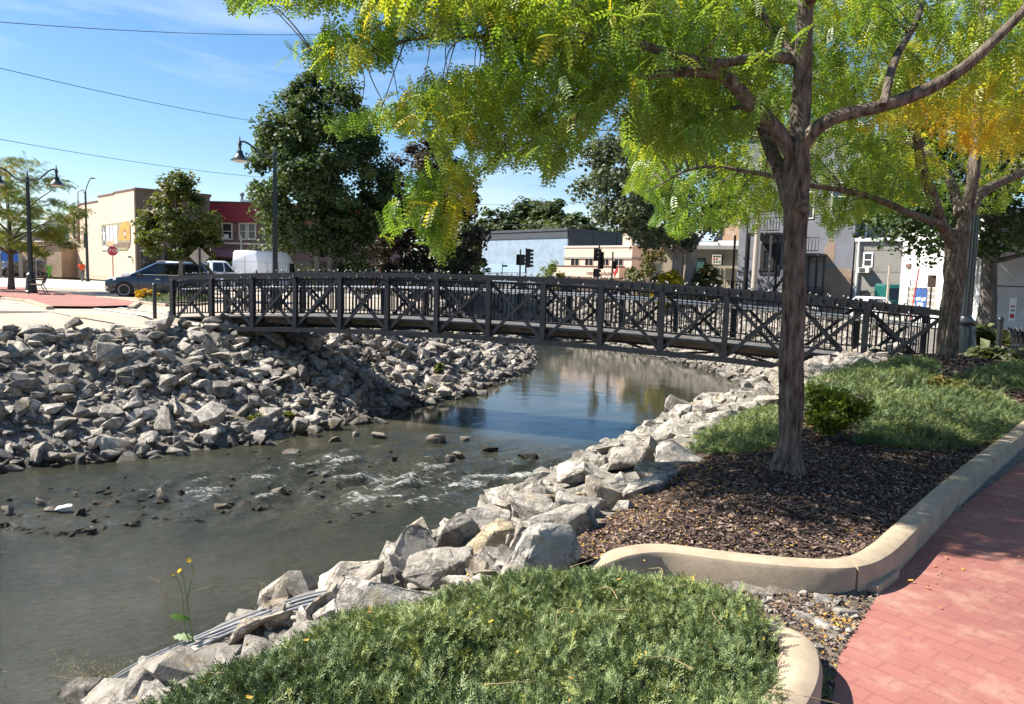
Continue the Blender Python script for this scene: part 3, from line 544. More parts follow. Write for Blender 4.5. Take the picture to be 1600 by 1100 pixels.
BO = [  # x, y of the middle in the photograph, width, height, depth factor, roll, material, label
 (645, 868, 66, 112, .7, 24, 'boulder', 'tall pointed grey boulder leaning upright at the water edge'),
 (712, 842, 92, 70, .8, -22, 'boulder', 'brown-grey boulder with dark shaded end behind the pointed one'),
 (757, 818, 66, 60, .8, -10, 'boulder', 'rounded pale boulder above the ochre slab'),
 (768, 846, 84, 48, .8, -16, 'ochre', 'flat ochre stained slab standing among the grey boulders'),
 (810, 846, 56, 64, .8, 4, 'tan', 'tan block with a square face beside the ochre slab'),
 (688, 893, 104, 62, .8, -6, 'boulder', 'broad rounded grey boulder in front of the pointed one'),
 (738, 893, 46, 56, .8, 12, 'tan', 'rough dark-ended stone against the broad rounded boulder'),
 (598, 938, 140, 66, .9, 4, 'boulder', 'big flat white-faced slab at the juniper edge'),
 (545, 908, 96, 52, .9, -14, 'tan', 'low tan boulder behind the big white-faced slab'),
 (478, 950, 110, 48, .8, -16, 'tan', 'long sloping tan boulder left of the white-faced slab'),
 (846, 862, 124, 84, .8, -30, 'boulder', 'largest white boulder with layered face beside the mulch'),
 (880, 820, 92, 62, .8, -14, 'boulder', 'smooth white boulder above the largest layered one'),
 (868, 786, 104, 46, .8, -12, 'ochre', 'long yellowish slab lying towards the rapids'),
 (836, 800, 70, 48, .8, 10, 'boulder', 'wedge shaped grey boulder in front of the yellowish slab'),
 (905, 796, 74, 60, .8, 18, 'boulder', 'fluted pale boulder in the middle of the near bank heap'),
 (952, 768, 66, 66, .8, 6, 'tan', 'squared block with a dark side facing the mulch'),
 (922, 738, 106, 46, .8, -10, 'boulder', 'long pale slab lying beside the rapids'),
 (792, 790, 46, 22, .8, 8, 'tan', 'small tan stone poking out over the rapids'),
 (985, 722, 84, 50, .8, -20, 'boulder', 'tilted pale slab at the upstream end of the heap'),
 (1026, 738, 68, 46, .8, -14, 'boulder', 'grey block with a dark notch under the tilted slab'),
 (1058, 712, 74, 48, .8, -16, 'boulder', 'rounded pale boulder touching the far juniper patch'),
 (1010, 762, 70, 36, .8, -22, 'boulder', 'flat pale stone bordering the mulch below the grey block'),
 (972, 793, 40, 26, .8, -30, 'boulder', 'small white stone half buried in the mulch edge'),
 (1006, 692, 36, 20, .8, 6, 'tan', 'small tan stone at the top of the heap by the pool'),
 (958, 706, 52, 24, .8, -8, 'boulder', 'low pale stone at the corner of the pool'),
 (1108, 668, 66, 30, .8, -12, 'boulder', 'pale stone just upstream of the far juniper patch'),
 (1142, 652, 60, 28, .8, -10, 'boulder', 'pale flat stone between the juniper and the calm pool'),
 (1178, 640, 54, 26, .8, 6, 'boulder', 'grey stone left of the near tree trunk'),
 (1198, 628, 40, 24, .8, -6, 'tan', 'tan stone hidden partly behind the near tree trunk'),
 (392, 984, 96, 46, .8, -16, 'tan', 'tan boulder beside the grey conduits'),
 (316, 1012, 76, 42, .8, -16, 'tan', 'pinkish boulder behind the yellow flower stems'),
 (238, 1062, 96, 44, .8, -14, 'boulder', 'pale boulder under the dry weed clump'),
 (106, 1088, 76, 34, .8, -8, 'boulder', 'lowest grey boulder at the corner of the near bank'),
 (430, 968, 60, 40, .8, -12, 'tan', 'small rough boulder between the conduits and the water'),
 (715, 916, 60, 30, .8, -6, 'boulder', 'low white stone at the top edge of the juniper'),
 (790, 868, 40, 34, .8, 0, 'boulder', 'small grey stone wedged below the tan block'),
 (760, 900, 44, 24, .8, -8, 'tan', 'small tan stone lying in fallen leaves'),
 (1240, 612, 56, 24, .8, -6, 'boulder', 'pale flat stone just right of the near tree trunk'),
 (1285, 604, 66, 26, .8, -8, 'ochre', 'yellowish boulder below the bridge near its garden end'),
]
for i, (px, py, w, h, df, roll, mk_, lb) in enumerate(BO):
    P = hit(px, py+h*.38); D = float((P-EYE)@_f); sw, sh = w*D/FPX, h*D/FPX
    yaw = math.atan2(-P[0], P[1])+random.uniform(-.15, .15)
    boulder('boulder', 500+i*3, (sw*1.3, sw*df*1.15, sh*1.2), (P[0], P[1]+sw*.12, P[2]+sh*.36), yaw, (random.uniform(-.15, .15), rad(roll)), M[mk_], lb, sub=3 if w > 50 else 2)
# stones standing in the stream
SB = [(255, 770, 24, 11, 'rock', 'pale flat stone in the stream below the far bank'), (298, 772, 20, 9, 'tan', 'square brown brick shaped stone in the stream'), (282, 769, 14, 8, 'wetrock', 'dark wet stone touching the brown square one'), (435, 767, 27, 13, 'tan', 'pinkish rounded stone alone in mid stream'), (345, 791, 22, 10, 'tan', 'small stone beside the dark flat one in the riffle'), (385, 787, 32, 10, 'wetrock', 'dark flat wet slab in the riffle'), (12, 796, 24, 12, 'tan', 'brown stone nearest the water corner of the far bank'), (66, 781, 18, 9, 'tan', 'small brown stone upstream of the white bag'), (80, 797, 20, 7, 'tan', 'reddish flat stone touching the white bag'), (118, 771, 15, 6, 'rock', 'small white stone off the far bank'), (682, 685, 30, 13, 'tan', 'pale pink boulder in the smooth water below the bridge'), (727, 685, 18, 6, 'boulder', 'thin white stone right of the pale pink boulder'), (716, 712, 22, 9, 'tan', 'stone at the head of the rapids'), (704, 716, 16, 8, 'boulder', 'round white stone touching the one at the head of the rapids'), (596, 655, 22, 14, 'rock', 'upright pale stone at the end of the far rocks'), (574, 656, 16, 8, 'rock', 'small flat stone at the end of the far rocks'), (594, 681, 26, 8, 'tan', 'flat stone in the stream near the far rocks'), (556, 679, 14, 8, 'rock', 'small round stone near the far rocks'), (526, 687, 26, 9, 'rock', 'low stone off the shallow edge of the far bank'), (456, 705, 28, 8, 'rock', 'flat pale stone in the upper riffle'), (508, 741, 16, 6, 'rock', 'small pale stone in the middle of the riffle'), (486, 737, 14, 5, 'wetrock', 'tiny dark stone in the middle of the riffle'), (905, 716, 22, 10, 'wetrock', 'dark stone awash beside the near rapids'), (912, 711, 12, 7, 'tan', 'pink stone perched on the dark one in the rapids'), (768, 702, 26, 8, 'wetrock', 'dark stone breaking the surface above the rapids'), (822, 713, 40, 8, 'wetrock', 'wide dark stone with water sliding over it'), (617, 716, 12, 6, 'wetrock', 'black stone standing in the fast water'), (125, 799, 18, 8, 'wetrock', 'dark stone right of the white bag'), (150, 785, 16, 6, 'wetrock', 'low dark stone in the shallow riffle'), (182, 785, 12, 7, 'rock', 'small grey stone in the shallow riffle'), (15, 781, 12, 8, 'wetrock', 'small dark stone off the far bank corner'), (250, 785, 16, 6, 'wetrock', 'dark stone in front of the pale flat one'), (560, 889, 34, 10, 'wetrock', 'mossy stone just under water by the near bank')]
for i, (px, py, w, h, mk_, lb) in enumerate(SB):
    P = G(px, py+h*.4, WATER); D = float((P-EYE)@_f); sw, sh = w*D/FPX, h*D/FPX
    boulder('stream_stone', 900+i, (sw*1.2, sw*.8, max(sh*2.0, .1)), (P[0], P[1], WATER+max(sh*.25, .01)), random.uniform(-.4, .4), (0, random.uniform(-.15, .15)), M[mk_], lb, 'stone', sub=1, rough=.6)
# the line of small dark stones across the stream, and loose pebbles
pts = []
for a, b in zip([(0, 822), (40, 832), (110, 833), (170, 822), (235, 812), (330, 800), (380, 797), (420, 790)][:-1], [(40, 832), (110, 833), (170, 822), (235, 812), (330, 800), (380, 797), (420, 790)]):
    for q in range(9):
        u = rk.random(); p = G(a[0]+(b[0]-a[0])*u, a[1]+(b[1]-a[1])*u+rk.normal(0, 1.6), WATER); pts.append((p[0], p[1], rk.uniform(.08, .22)))
for q in range(120):
    p = G(rk.uniform(20, 620), rk.uniform(765, 815) if q % 2 else rk.uniform(700, 775), WATER)
    if not inpoly(np.array([p[0]]), np.array([p[1]]), RIVER)[0]: continue
    if tz(p[0], p[1]) < WATER: pts.append((p[0], p[1], rk.uniform(.06, .17)))
st = np.array(pts); RM = rotm(rk, len(st), .2); SS = scl(rk, len(st))*np.array([1.3, 1, .55]); pick = rk.integers(0, len(HULLS), len(st))
o = joined('stream_pebbles', range(len(st)), st, np.full(len(st), WATER)+.012, M['wetrock']); tag(o, 'line and scatter of small dark wet stones across the shallow stream', 'pebbles', kind='stuff')
# ------------------------------------------------------------ the footbridge
B0 = np.array([-9.60, 24.5]); BD = np.array([1.487, -0.544]); PAN = float(np.hypot(*BD)); BT = BD/PAN; BN = np.array([-BT[1], BT[0]])
WID = 2.55
ztop = lambda k: 1.61-.0083*(k-5.2)**2
HGT = 1.80; DKH = .46
brz = math.atan2(BT[1], BT[0])
bridge = thing('footbridge', 'long dark steel truss footbridge arching over the river', 'bridge', (B0[0], B0[1], 0), brz)
# local frame: x along the bridge (k*PAN), y across (0 = near truss, WID = far truss)
def chord(z0, ks, w, h, y):
    """tube bent along the camber"""
    rings = []
    for k in ks:
        z = ztop(k)+z0; rings.append([(k*PAN, y-w/2, z-h/2), (k*PAN, y+w/2, z-h/2), (k*PAN, y+w/2, z+h/2), (k*PAN, y-w/2, z+h/2)])
    return MB().loft(rings)
ks = np.arange(-1, 13.001, .25)
post_me = None; nbal = 0; spare = MB()
for side, y in ((0, 0.0), (1, WID)):
    inn = 1 if side == 0 else -1
    chord(-.06, np.r_[-1.06, ks[1:-1], 13.06], .13, .13, y).build('top_chord', M['steel'], bridge)
    chord(-HGT+.065, np.r_[-.04, ks[(ks > 0) & (ks < 12)], 12.04], .13, .13, y).build('bottom_chord', M['steel'], bridge)
    chord(-.20, ks, .045, .045, y+inn*.12).build('upper_rail', M['steel'], bridge)
    chord(-HGT+DKH+.13, ks, .045, .04, y+inn*.12).build('lower_rail', M['steel'], bridge)
    hr = MB().tube([(k*PAN, y+inn*.26, ztop(k)-.43) for k in ks], .024, 8)
    hr.build('handrail', M['rail'], bridge, smooth=True)
    for k in range(-1, 14):
        zt_ = ztop(k)-.126; zb_ = ztop(k)-HGT+(.131 if 0 <= k <= 12 else DKH-.13); wv = .135
        MB().box(k*PAN-wv/2, k*PAN+wv/2, y-wv/2, y+wv/2, zb_, zt_).build('truss_post', M['steel'], bridge)
        if 0 <= k <= 12 and side == 0:
            MB().box(k*PAN-.05, k*PAN+.05, .066, WID-.066, ztop(k)-HGT+DKH-.27, ztop(k)-HGT+DKH-.15).build('floor_beam', M['steel'], bridge)
        MB().bar((k*PAN, y+inn*.06, ztop(k)-.47), (k*PAN, y+inn*.25, ztop(k)-.44), .018).build('rail_bracket', M['steel'], bridge)
    for k in range(-1, 13):
        a, b = k*PAN+.062, (k+1)*PAN-.062
        zb0 = ztop(k)-HGT+(.17 if k >= 0 else DKH-.1); zb1 = ztop(k+1)-HGT+(.17 if k+1 <= 12 else DKH-.1)
        MB().bar((a, y-.022*inn, zb0), (b, y-.022*inn, ztop(k+1)-.19), .088, .04, (0, 1, 0)).build('diagonal_brace', M['steel'], bridge)
        MB().bar((a, y+.022*inn, ztop(k)-.19), (b, y+.022*inn, zb1), .088, .04, (0, 1, 0)).build('diagonal_brace', M['steel'], bridge)
# balusters: near side first, singly up to the limit, the last of the far side joined
bal = MB().box(-.015, .015, -.015, .015, 0, 1).build('baluster', M['steel'], bridge); first = True
zb_len = lambda k: (ztop(k)-.223)-(ztop(k)-HGT+DKH+.151)
for side, y in ((0, .12), (1, WID-.12)):
    for k in range(-1, 13):
        for j in range(1, 13):
            kk = k+j/13; x = kk*PAN; z0 = ztop(kk)-HGT+DKH+.151; h = zb_len(kk)
            if nbal < 296:
                o = bal if first else share(bal, parent=bridge); first = False; o.location = (x, y, z0); o.scale = (1, 1, h); nbal += 1
            else: spare.box(x-.0125, x+.0125, y-.0125, y+.0125, z0, z0+h)
tag(spare.build('baluster', M['steel'], bridge), kind='stuff')
pl = MB().box(-.067, .067, -.02, WID-.36, -.045, 0).build('deck_plank', M['deck'], bridge); first = True
n = int(14*PAN/.14)
for i in range(n):
    kk = -1+14*(i+.5)/n; o = pl if first else share(pl, parent=bridge); first = False
    o.location = (kk*PAN, .19, ztop(kk)-HGT+DKH); o.rotation_euler = (0, math.atan(2*.0083*(kk-5.2)/PAN), 0)
for y, nm in ((.155, 0), (WID-.155, 1)):
    chord(-HGT+DKH-.02, ks, .03, .05, y).build('toe_plate', M['deck'], bridge)
for y in (.55, WID/2, WID-.55):
    for k in range(-1, 13): 
        r_ = [k+.04, k+.5, k+.96]; chord(-HGT+DKH-.145, r_, .09, .14, y).build('stringer', M['beam'], bridge)
for k in range(0, 12):
    s = 1 if k % 2 else -1
    MB().bar((k*PAN+.1, WID/2-s*(WID/2-.09), ztop(k)-HGT+.05), ((k+1)*PAN-.1, WID/2+s*(WID/2-.09), ztop(k+1)-HGT+.05), .05, .05).build('wind_brace', M['steel'], bridge)
    for y in (.09, WID-.09):
        inn = 1 if y < 1 else -1
        MB().bar((k*PAN, y, ztop(k)-HGT+.10), (k*PAN, y+inn*.45, ztop(k)-HGT+DKH-.29), .045).build('knee_brace', M['steel'], bridge)
# abutments of concrete at both ends
for k, dx, nm in ((-1, -.6, 0), (13, .3, 1)):
    p = B0+BD*k+BN*WID/2; a = thing('bridge_abutment', 'concrete abutment under the street end of the footbridge' if nm == 0 else 'concrete abutment under the garden end of the footbridge', 'abutment', (p[0], p[1], 0), brz, kind='structure')
    zt_ = ztop(k)-HGT+DKH-.07; MB().box(-.9 if nm == 0 else -.25, .55 if nm == 0 else 1.0, -WID/2-.3, WID/2+.3, -1.7, zt_-.18).build('bearing_wall', M['concrete'], a)
    MB().box(-.9 if nm == 0 else .12, -.1 if nm == 0 else 1.2, -WID/2-.2, WID/2+.2, zt_-.18, zt_+.06).build('approach_slab', M['concrete'], a)
# strings of bulbs along both top chords
for side, y, lb in ((0, 0, 'string of round clear bulbs wound along the near top rail of the bridge'), (1, WID, 'string of round clear bulbs wound along the far top rail of the bridge')):
    s = thing('string_lights', lb, 'string lights', (B0[0], B0[1], 0), brz, 'string lights on the bridge rails')
    P = []; bm_ = MB().lathe([(.003, 0), (.018, .010), (.024, .028), (.018, .046), (.005, .056)], 7); b0 = bm_.build('bulb', M['bulb'], s, smooth=True); sock = MB().lathe([(.010, .04), (.010, .08)], 6).build('bulb_socket', M['black'], s); first = True
    for i in range(116):
        kk = -.95+13.9*(i+random.uniform(-.35, .35))/115; f = random.randrange(4) if random.random() < .4 else i % 4; oy = (-.075, 0, .075, 0)[f]; oz = (-.10, .035, -.10, .035)[f]
        if y: oy = -oy
        x = kk*PAN+random.uniform(-.03, .03); z = ztop(kk)+oz; P.append((x, y+oy, z+.02))
        o = b0 if first else share(b0, parent=s); q = sock if first else share(sock, parent=s); first = False
        o.location = (x, y+oy, z-.045 if f % 2 == 0 else z-.02); o.rotation_euler = (random.uniform(-.5, .5), random.uniform(-.5, .5), 0)
        if f % 2: o.rotation_euler = (math.pi+random.uniform(-.5, .5), random.uniform(-.5, .5), 0); o.location.z = z+.06
        q.location = o.location; q.rotation_euler = o.rotation_euler
    MB().tube(P, .007, 5).build('light_cable', M['black'], s)
    for i in range(0, 52):
        kk = 8.3+i*.085
        if side == 0 and i % 2 == 0: MB().tube([(kk*PAN, y-.075, ztop(kk)-.13), (kk*PAN+.02, y-.078, ztop(kk)+.01), (kk*PAN+.04, y+.078, ztop(kk)+.012), (kk*PAN+.05, y+.075, ztop(kk)-.13)], .009, 5).build('cable_wrap', M['black'], s)
# pole sticking out of the rail near the diamond sign
# ------------------------------------------------------------ lamps
def bell(mat, at, s=1.0):
    return MB().lathe([(.03*s, .42*s), (.05*s, .40*s), (.05*s, .34*s), (.10*s, .30*s), (.115*s, .20*s), (.13*s, .17*s), (.21*s, .08*s), (.27*s, .01*s), (.33*s, -.02*s), (.325*s, -.04*s), (.26*s, -.03*s)], 18, at)
def street_lamp(label, loc, H, arms, base=1, rz=0, group='dark bell street lamps', pr=.085):
    l = thing('street_lamp', label, 'street lamp', loc, rz, group)
    pb = MB(); pb.lathe([(pr*3.3, 0), (pr*3.3, .10), (pr*2.9, .13), (pr*2.75, .35), (pr*2.1, .75), (pr*2.05, .80), (pr*2.3, .84), (pr*2.3, .90), (pr*1.6, .96), (pr*1.25, 1.02)], 20); pb.build('fluted_base', M['lamp'], l, smooth=True)
    fl = MB()
    for k in range(16):
        a = 2*math.pi*k/16; fl.bar((math.cos(a)*pr*2.78, math.sin(a)*pr*2.78, .14), (math.cos(a)*pr*2.12, math.sin(a)*pr*2.12, .73), .022)
    fl.build('base_flute', M['lamp'], l)
    MB().lathe([(pr*1.22, 1.0), (pr*.95, 2.5), (pr*.72, H)], 14).build('pole', M['lamp'], l, smooth=True)
    for k in range(10):
        a = 2*math.pi*k/10
    f2 = MB()
    for k in range(12):
        a = 2*math.pi*k/12; f2.bar((math.cos(a)*pr*1.2, math.sin(a)*pr*1.2, 1.05), (math.cos(a)*pr*.74, math.sin(a)*pr*.74, H-.1), .014)
    f2.build('pole_flute', M['lamp'], l)
    MB().lathe([(pr*.72, H), (pr*1.1, H+.03), (pr*1.1, H+.12), (pr*.5, H+.16), (pr*.3, H+.3), (.005, H+.52)], 12).build('finial', M['lamp'], l, smooth=True)
    for sx in arms:
        pts = [(sx*.06, 0, H+.02), (sx*.28, 0, H-.02), (sx*.55, 0, H+.05), (sx*.80, 0, H+.25), (sx*1.0, 0, H+.42), (sx*1.22, 0, H+.52), (sx*1.36, 0, H+.50)]
        ar = MB().tube(crom(pts, 4), .038, 8).build('lamp_arm', M['lamp'], l, smooth=True)
        MB().lathe([(.03, H+.22), (.06, H+.30), (.055, H+.36), (.085, H+.42), (.05, H+.52), (.03, H+.56), (.012, H+.72)], 10, (sx*1.38, 0, 0)).build('arm_knuckle', M['lamp'], l, smooth=True)
        sh = bell(M['lamp'], (sx*1.38, 0, H-.18), 1.12).build('lamp_shade', M['lamp'], l, smooth=True)
        MB().lathe([(.28, H-.215), (.24, H-.26), (.10, H-.30)], 14, (sx*1.38, 0, 0)).build('diffuser', M['diffuser'], l, smooth=True)
    return l
lp = W(430, 425, 31); street_lamp('single-arm dark bell lamp standing behind the footbridge', (lp[0], lp[1], 0), 6.05, (-1,), group='dark bell street lamps')
lp = G(49, 458, .12); street_lamp('double-arm dark bell lamp by the bench on the red promenade', (lp[0], lp[1], .12), 5.35, (-1, 1))
lp = G(1503, 561, -.06); LR = street_lamp('dark fluted lamp post rising into the leaves behind the second tree', (lp[0], lp[1], -.06), 5.6, (1,), pr=.105, rz=rad(35))
for px, py, z, lb in ((242, 497, 0, 'dark round bollard at the street end of the bridge'), (1557, 575, -.02, 'dark round bollard in the garden right of the lamp post')):
    p = G(px, py, z); b = thing('bollard', lb, 'bollard', (p[0], p[1], z-.02), 0, 'dark steel bollards')
    MB().lathe([(.057, 0), (.057, 1.02), (.066, 1.025), (.066, 1.05), (.055, 1.075), (.03, 1.095), (.005, 1.10)], 16).build('bollard_post', M['lamp'], b, smooth=True)
# bench
p = G(64, 459, .12); be = thing('park_bench', 'metal framed bench with brown slats seen from its end beside the double lamp', 'bench', (p[0]+.15, p[1]-.2, .12), rad(-62))
M['slat'] = pm('brown_bench_slat', (.13, .07, .045), .7, .3, 4)
for i in range(4): MB().box(-.85, .85, -.42+i*.12, -.32+i*.12, .43, .46).build('seat_slat', M['slat'], be)
for i in range(4): MB().box(-.85, .85, .08+i*.035, .11+i*.035, .52+i*.115, .62+i*.115).build('back_slat', M['slat'], be)
for sx in (-.8, .8):
    MB().tube([(sx, -.46, 0), (sx, -.44, .42), (sx, -.3, .45), (sx, .05, .42), (sx, .14, .6), (sx, .24, .98)], .022, 7).build('bench_frame', M['black'], be, smooth=True)
    MB().tube([(sx, .05, .42), (sx, .22, 0)], .022, 7).build('bench_leg', M['black'], be)
    MB().tube([(sx, -.44, .42), (sx, -.43, .64), (sx, -.2, .68), (sx, .13, .66)], .02, 7).build('armrest', M['black'], be, smooth=True)
# ------------------------------------------------------------ signs, signals, poles, wires
def textpart(name, s, size, loc, rot, mat, parent, ext=.004, align='CENTER'):
    cu = bpy.data.curves.new(name, 'FONT'); cu.body = s; cu.size = size; cu.align_x = align; cu.align_y = 'CENTER'; cu.extrude = ext; cu.materials.append(mat); cu.resolution_u = 2
    tmp = bpy.data.objects.new(name, cu); C.objects.link(tmp); bpy.context.view_layer.update(); me = bpy.data.meshes.new_from_object(tmp); bpy.data.objects.remove(tmp)
    if not me.materials: me.materials.append(mat)
    o = bpy.data.objects.new(name, me); C.objects.link(o); o.parent = parent; o.location = loc; o.rotation_euler = rot; return o
M['red'] = pm('traffic_red', (.42, .022, .03), .5, .08, 3); M['white'] = pm('sign_white', (.74, .74, .72), .5, .05, 3); M['signback'] = pm('bare_aluminium', (.52, .45, .37), .55, .12, 3, metal=.15); M['green_post'] = pm('green_sign_post', (.02, .035, .03), .6, .2, 3)
def octa(r): return [(r*math.cos(rad(22.5+45*k)), r*math.sin(rad(22.5+45*k))) for k in range(8)]
p = W(176, 392, 60); s = thing('stop_sign', 'red octagonal STOP sign on a red post in front of the tan wall', 'sign', (p[0], p[1], 0), math.atan2(-p[0], p[1]))
MB().box(-.035, .035, 0, .05, 0, p[2]+.36).build('sign_post', pm('red_sign_post', (.20, .025, .03), .6, .1), s)
f = MB().prism(octa(.405), 'y', -.012, 0).build('sign_border', M['white'], s); f.location.z = p[2]
f = MB().prism(octa(.375), 'y', -.018, -.012).build('sign_face', M['red'], s); f.location.z = p[2]
textpart('lettering', 'STOP', .36, (0, -.021, p[2]), (rad(90), 0, 0), M['white'], s)
p = W(312, 401, 34.3); s = thing('diamond_sign', 'back of a bare metal diamond road sign on a dark post', 'sign', (p[0], p[1], 0), math.atan2(-p[0], p[1])+.12)
d = .425; MB().prism([(0, -d), (d, 0), (0, d), (-d, 0)], 'y', .03, .036).build('sign_plate', M['signback'], s, bevel=.002).location.z = p[2]
MB().box(-.04, .04, -.03, .03, 0, p[2]+.39).build('sign_post', M['lamp'], s)
for dz in (-.2, .2): MB().lathe([(.015, 0), (.015, .012)], 6).build('bolt', M['galv'], s).location = (0, -.035, p[2]+dz)
MB().bar((.03, -.04, p[2]-.28), (.62, -.06, 1.28), .05).build('post_brace', M['lamp'], s)
p = W(137, 434, 66); s = thing('street_light', 'tall dark thin street light with short bent arm in front of the tan wall', 'street light', (p[0], p[1], 0), 0)
MB().lathe([(.17, 0), (.17, .3), (.13, .35), (.075, 7.6)], 10).build('pole', M['lamp'], s); MB().tube([(0, 0, 7.5), (.08, 0, 7.9), (.38, 0, 8.6), (.55, 0, 8.75)], .04, 6).build('arm', M['lamp'], s)
MB().box(.5, .82, -.09, .09, 8.70, 8.79).build('lamp_head', M['lamp'], s)
MB().box(-.12, .12, -.24, -.1, 2.9, 4.1).build('banner_bracket', M['lamp'], s)
def signal(label, px, py, Y, heads, H=None, mast=None, n=3):
    p = W(px, py, Y); t = thing('traffic_signal', label, 'traffic light', (p[0], p[1], 0), math.atan2(-p[0], p[1]), 'traffic signals by the crossing')
    MB().lathe([(.09, 0), (.07, p[2]+1.0)], 8).build('pole', M['lamp'], t)
    for dx, dz, back, hh in heads:
        h = MB().box(dx-.17, dx+.17, -.3 if not back else -.12, -.1 if not back else .1, p[2]+dz-hh*.17, p[2]+dz+hh*.17).build('signal_head', M['black'], t, bevel=.01)
        for i in range(hh):
            z = p[2]+dz+(hh-1)*.17-i*.34
            if not back:
                v = MB().lathe([(.13, 0), (.13, .18)], 10, caps=False).build('visor', M['black'], h); v.location = (dx, -.3, z); v.rotation_euler = (rad(90), 0, 0)
            else:
                v = MB().lathe([(.12, 0), (.12, .3)], 10, caps=False).build('visor', M['black'], h); v.location = (dx+.15, 0, z); v.rotation_euler = (0, rad(90), 0)
        MB().bar((0, 0, p[2]+dz), (dx, -.1, p[2]+dz), .05).build('bracket', M['lamp'], h)
    return t
signal('pair of traffic light heads back to back before the blue wall', 813, 406, 74, [(-.22, 0, False, 3), (.24, 0, True, 3)])
signal('tall five-lamp traffic light head on a pole right of the paired heads', 822, 405, 71, [(.22, .1, True, 5)])
signal('traffic light with stacked dark heads in front of the pink building', 936, 400, 62, [(-.26, .1, True, 3), (.22, -.35, False, 4), (-.24, -1.35, True, 2)])
signal('slim signal pole with a small amber lamp before the pink sign board', 957, 412, 66, [(.2, -.1, False, 2), (-.2, -1.6, True, 2)])
p = W(785, 416, 76); s = thing('street_name_sign', 'thin pole with a small dark street name blade before the blue wall', 'sign', (p[0], p[1], 0), 0); MB().lathe([(.04, 0), (.04, p[2]+.3)], 6).build('pole', M['lamp'], s); MB().box(.02, .5, -.015, .015, p[2]-.05, p[2]+.13).build('name_blade', M['lamp'], s)
p = W(1178, 440, 44); s = thing('utility_pole', 'pale weathered wooden utility pole left of the near tree trunk', 'pole', (p[0], p[1], 0), 0); MB().tube([(0, 0, -.2), (.03, 0, 3), (.12, 0, 10.5)], [.17, .16, .12], 10).build('pole_shaft', M['wood_pole'], s, smooth=True); MB().box(-.9, 1.0, -.06, .06, 9.6, 9.72).build('crossarm', M['wood_pole'], s)
p = W(957, 420, 60); 
for px, lb, r in ((1065-2, 'dark steel pole just left of the utility pole', .06),): pass
p = W(1163, 440, 45); s = thing('steel_pole', 'thin dark steel pole left of the wooden utility pole', 'pole', (p[0], p[1], 0), 0); MB().lathe([(.07, 0), (.05, 5.2)], 8).build('pole_shaft', M['black'], s)
p = W(1456, 440, 27); s = thing('brown_sign', 'blank brown sign panel on a dark post in front of the garage window', 'sign', (p[0], p[1], 0), math.atan2(-p[0], p[1])); p2 = W(1456, 430, 27); pz = p2[2]+.0
pz = W(1456, 440, 27)[2]; MB().box(-.13, .13, -.03, 0, pz-.2, pz+.22).build('sign_plate', pm('brown_sign_paint', (.085, .05, .035), .6, .1), s); MB().lathe([(.03, 0), (.03, pz+.1)], 6).build('post', M['black'], s)
p = W(232, 405, 60)
# wires: sagging spans between points far outside the view
def wire(label, a, b, sag, r=.012):
    A, B = Vector(a), Vector(b); P = [A.lerp(B, t)-Vector((0, 0, 4*sag*t*(1-t))) for t in np.linspace(0, 1, 40)]
    o = MB().tube([tuple(p) for p in P], r, 5).build('overhead_wire', M['black']); return tag(o, label, 'wire', 'overhead wires')
def span(label, p1, y1, p2, y2, r=.014, ext=1.15, sag=.25):
    A, B = W(*p1, y1), W(*p2, y2); d = B-A; wire(label, A-d*(ext-1), B+d*(ext-1), sag, r)
span('highest overhead wire crossing the blue sky at the upper corner', (0, 30), 30, (480, 51), 42)
span('middle overhead wire sloping down across the sky', (0, 102), 30, (420, 190), 48)
span('lowest overhead wire sloping down past the single-arm lamp', (0, 214), 36, (390, 273), 56)
span('wire crossing in front of the distant treetops', (745, 318), 90, (980, 310), 60, .02)
span('lower wire crossing above the blue warehouse roof', (785, 349), 80, (1090, 345), 50, .018)
# conduits lying along the edge of the juniper bed
cb = thing('conduit_bundle', 'bundle of grey metal conduits strapped together along the bank edge', 'conduit', (0, 0, 0))
ca, cbp = hit(150, 1092), hit(545, 948); mid = [hit(x_, y_) for x_, y_ in ((225, 1062), (300, 1030), (380, 997), (470, 966))]
for i in range(6):
    off = (i-2.5)*.021; P = [(p[0]-off*.5, p[1]+off*.9, max(p[2], tz(p[0], p[1]))+.085+.014*(i % 2)+random.uniform(0, .008)) for p in [ca]+mid+[cbp]]
    if i == 0: P = P[:3]+P[3:]
    e0 = P[0]; P = [(e0[0]-.10, e0[1]-.12, e0[2]-.03)]+P
    MB().tube(crom(P, 4), .0065 if i % 2 else .0085, 8).build('conduit', M['galv'] if i != 2 else M['steel'], cb, smooth=True)
sp_ = hit(182, 1080); MB().tube([(sp_[0]-.07, sp_[1]-.06, sp_[2]+.0), (sp_[0]-.035, sp_[1]-.03, sp_[2]+.085), (sp_[0]+.03, sp_[1]+.03, sp_[2]+.085), (sp_[0]+.08, sp_[1]+.06, sp_[2]-.02)], .02, 6).build('strap', M['galv'], cb)
# white plastic bag in the stream
p = G(100, 799, WATER); boulder('plastic_bag', 1333, (.42, .2, .2), (p[0], p[1], WATER+.05), .3, (0, -.35), M['white'], 'white plastic bag caught on a stone in the stream', 'bag', rough=1.6)
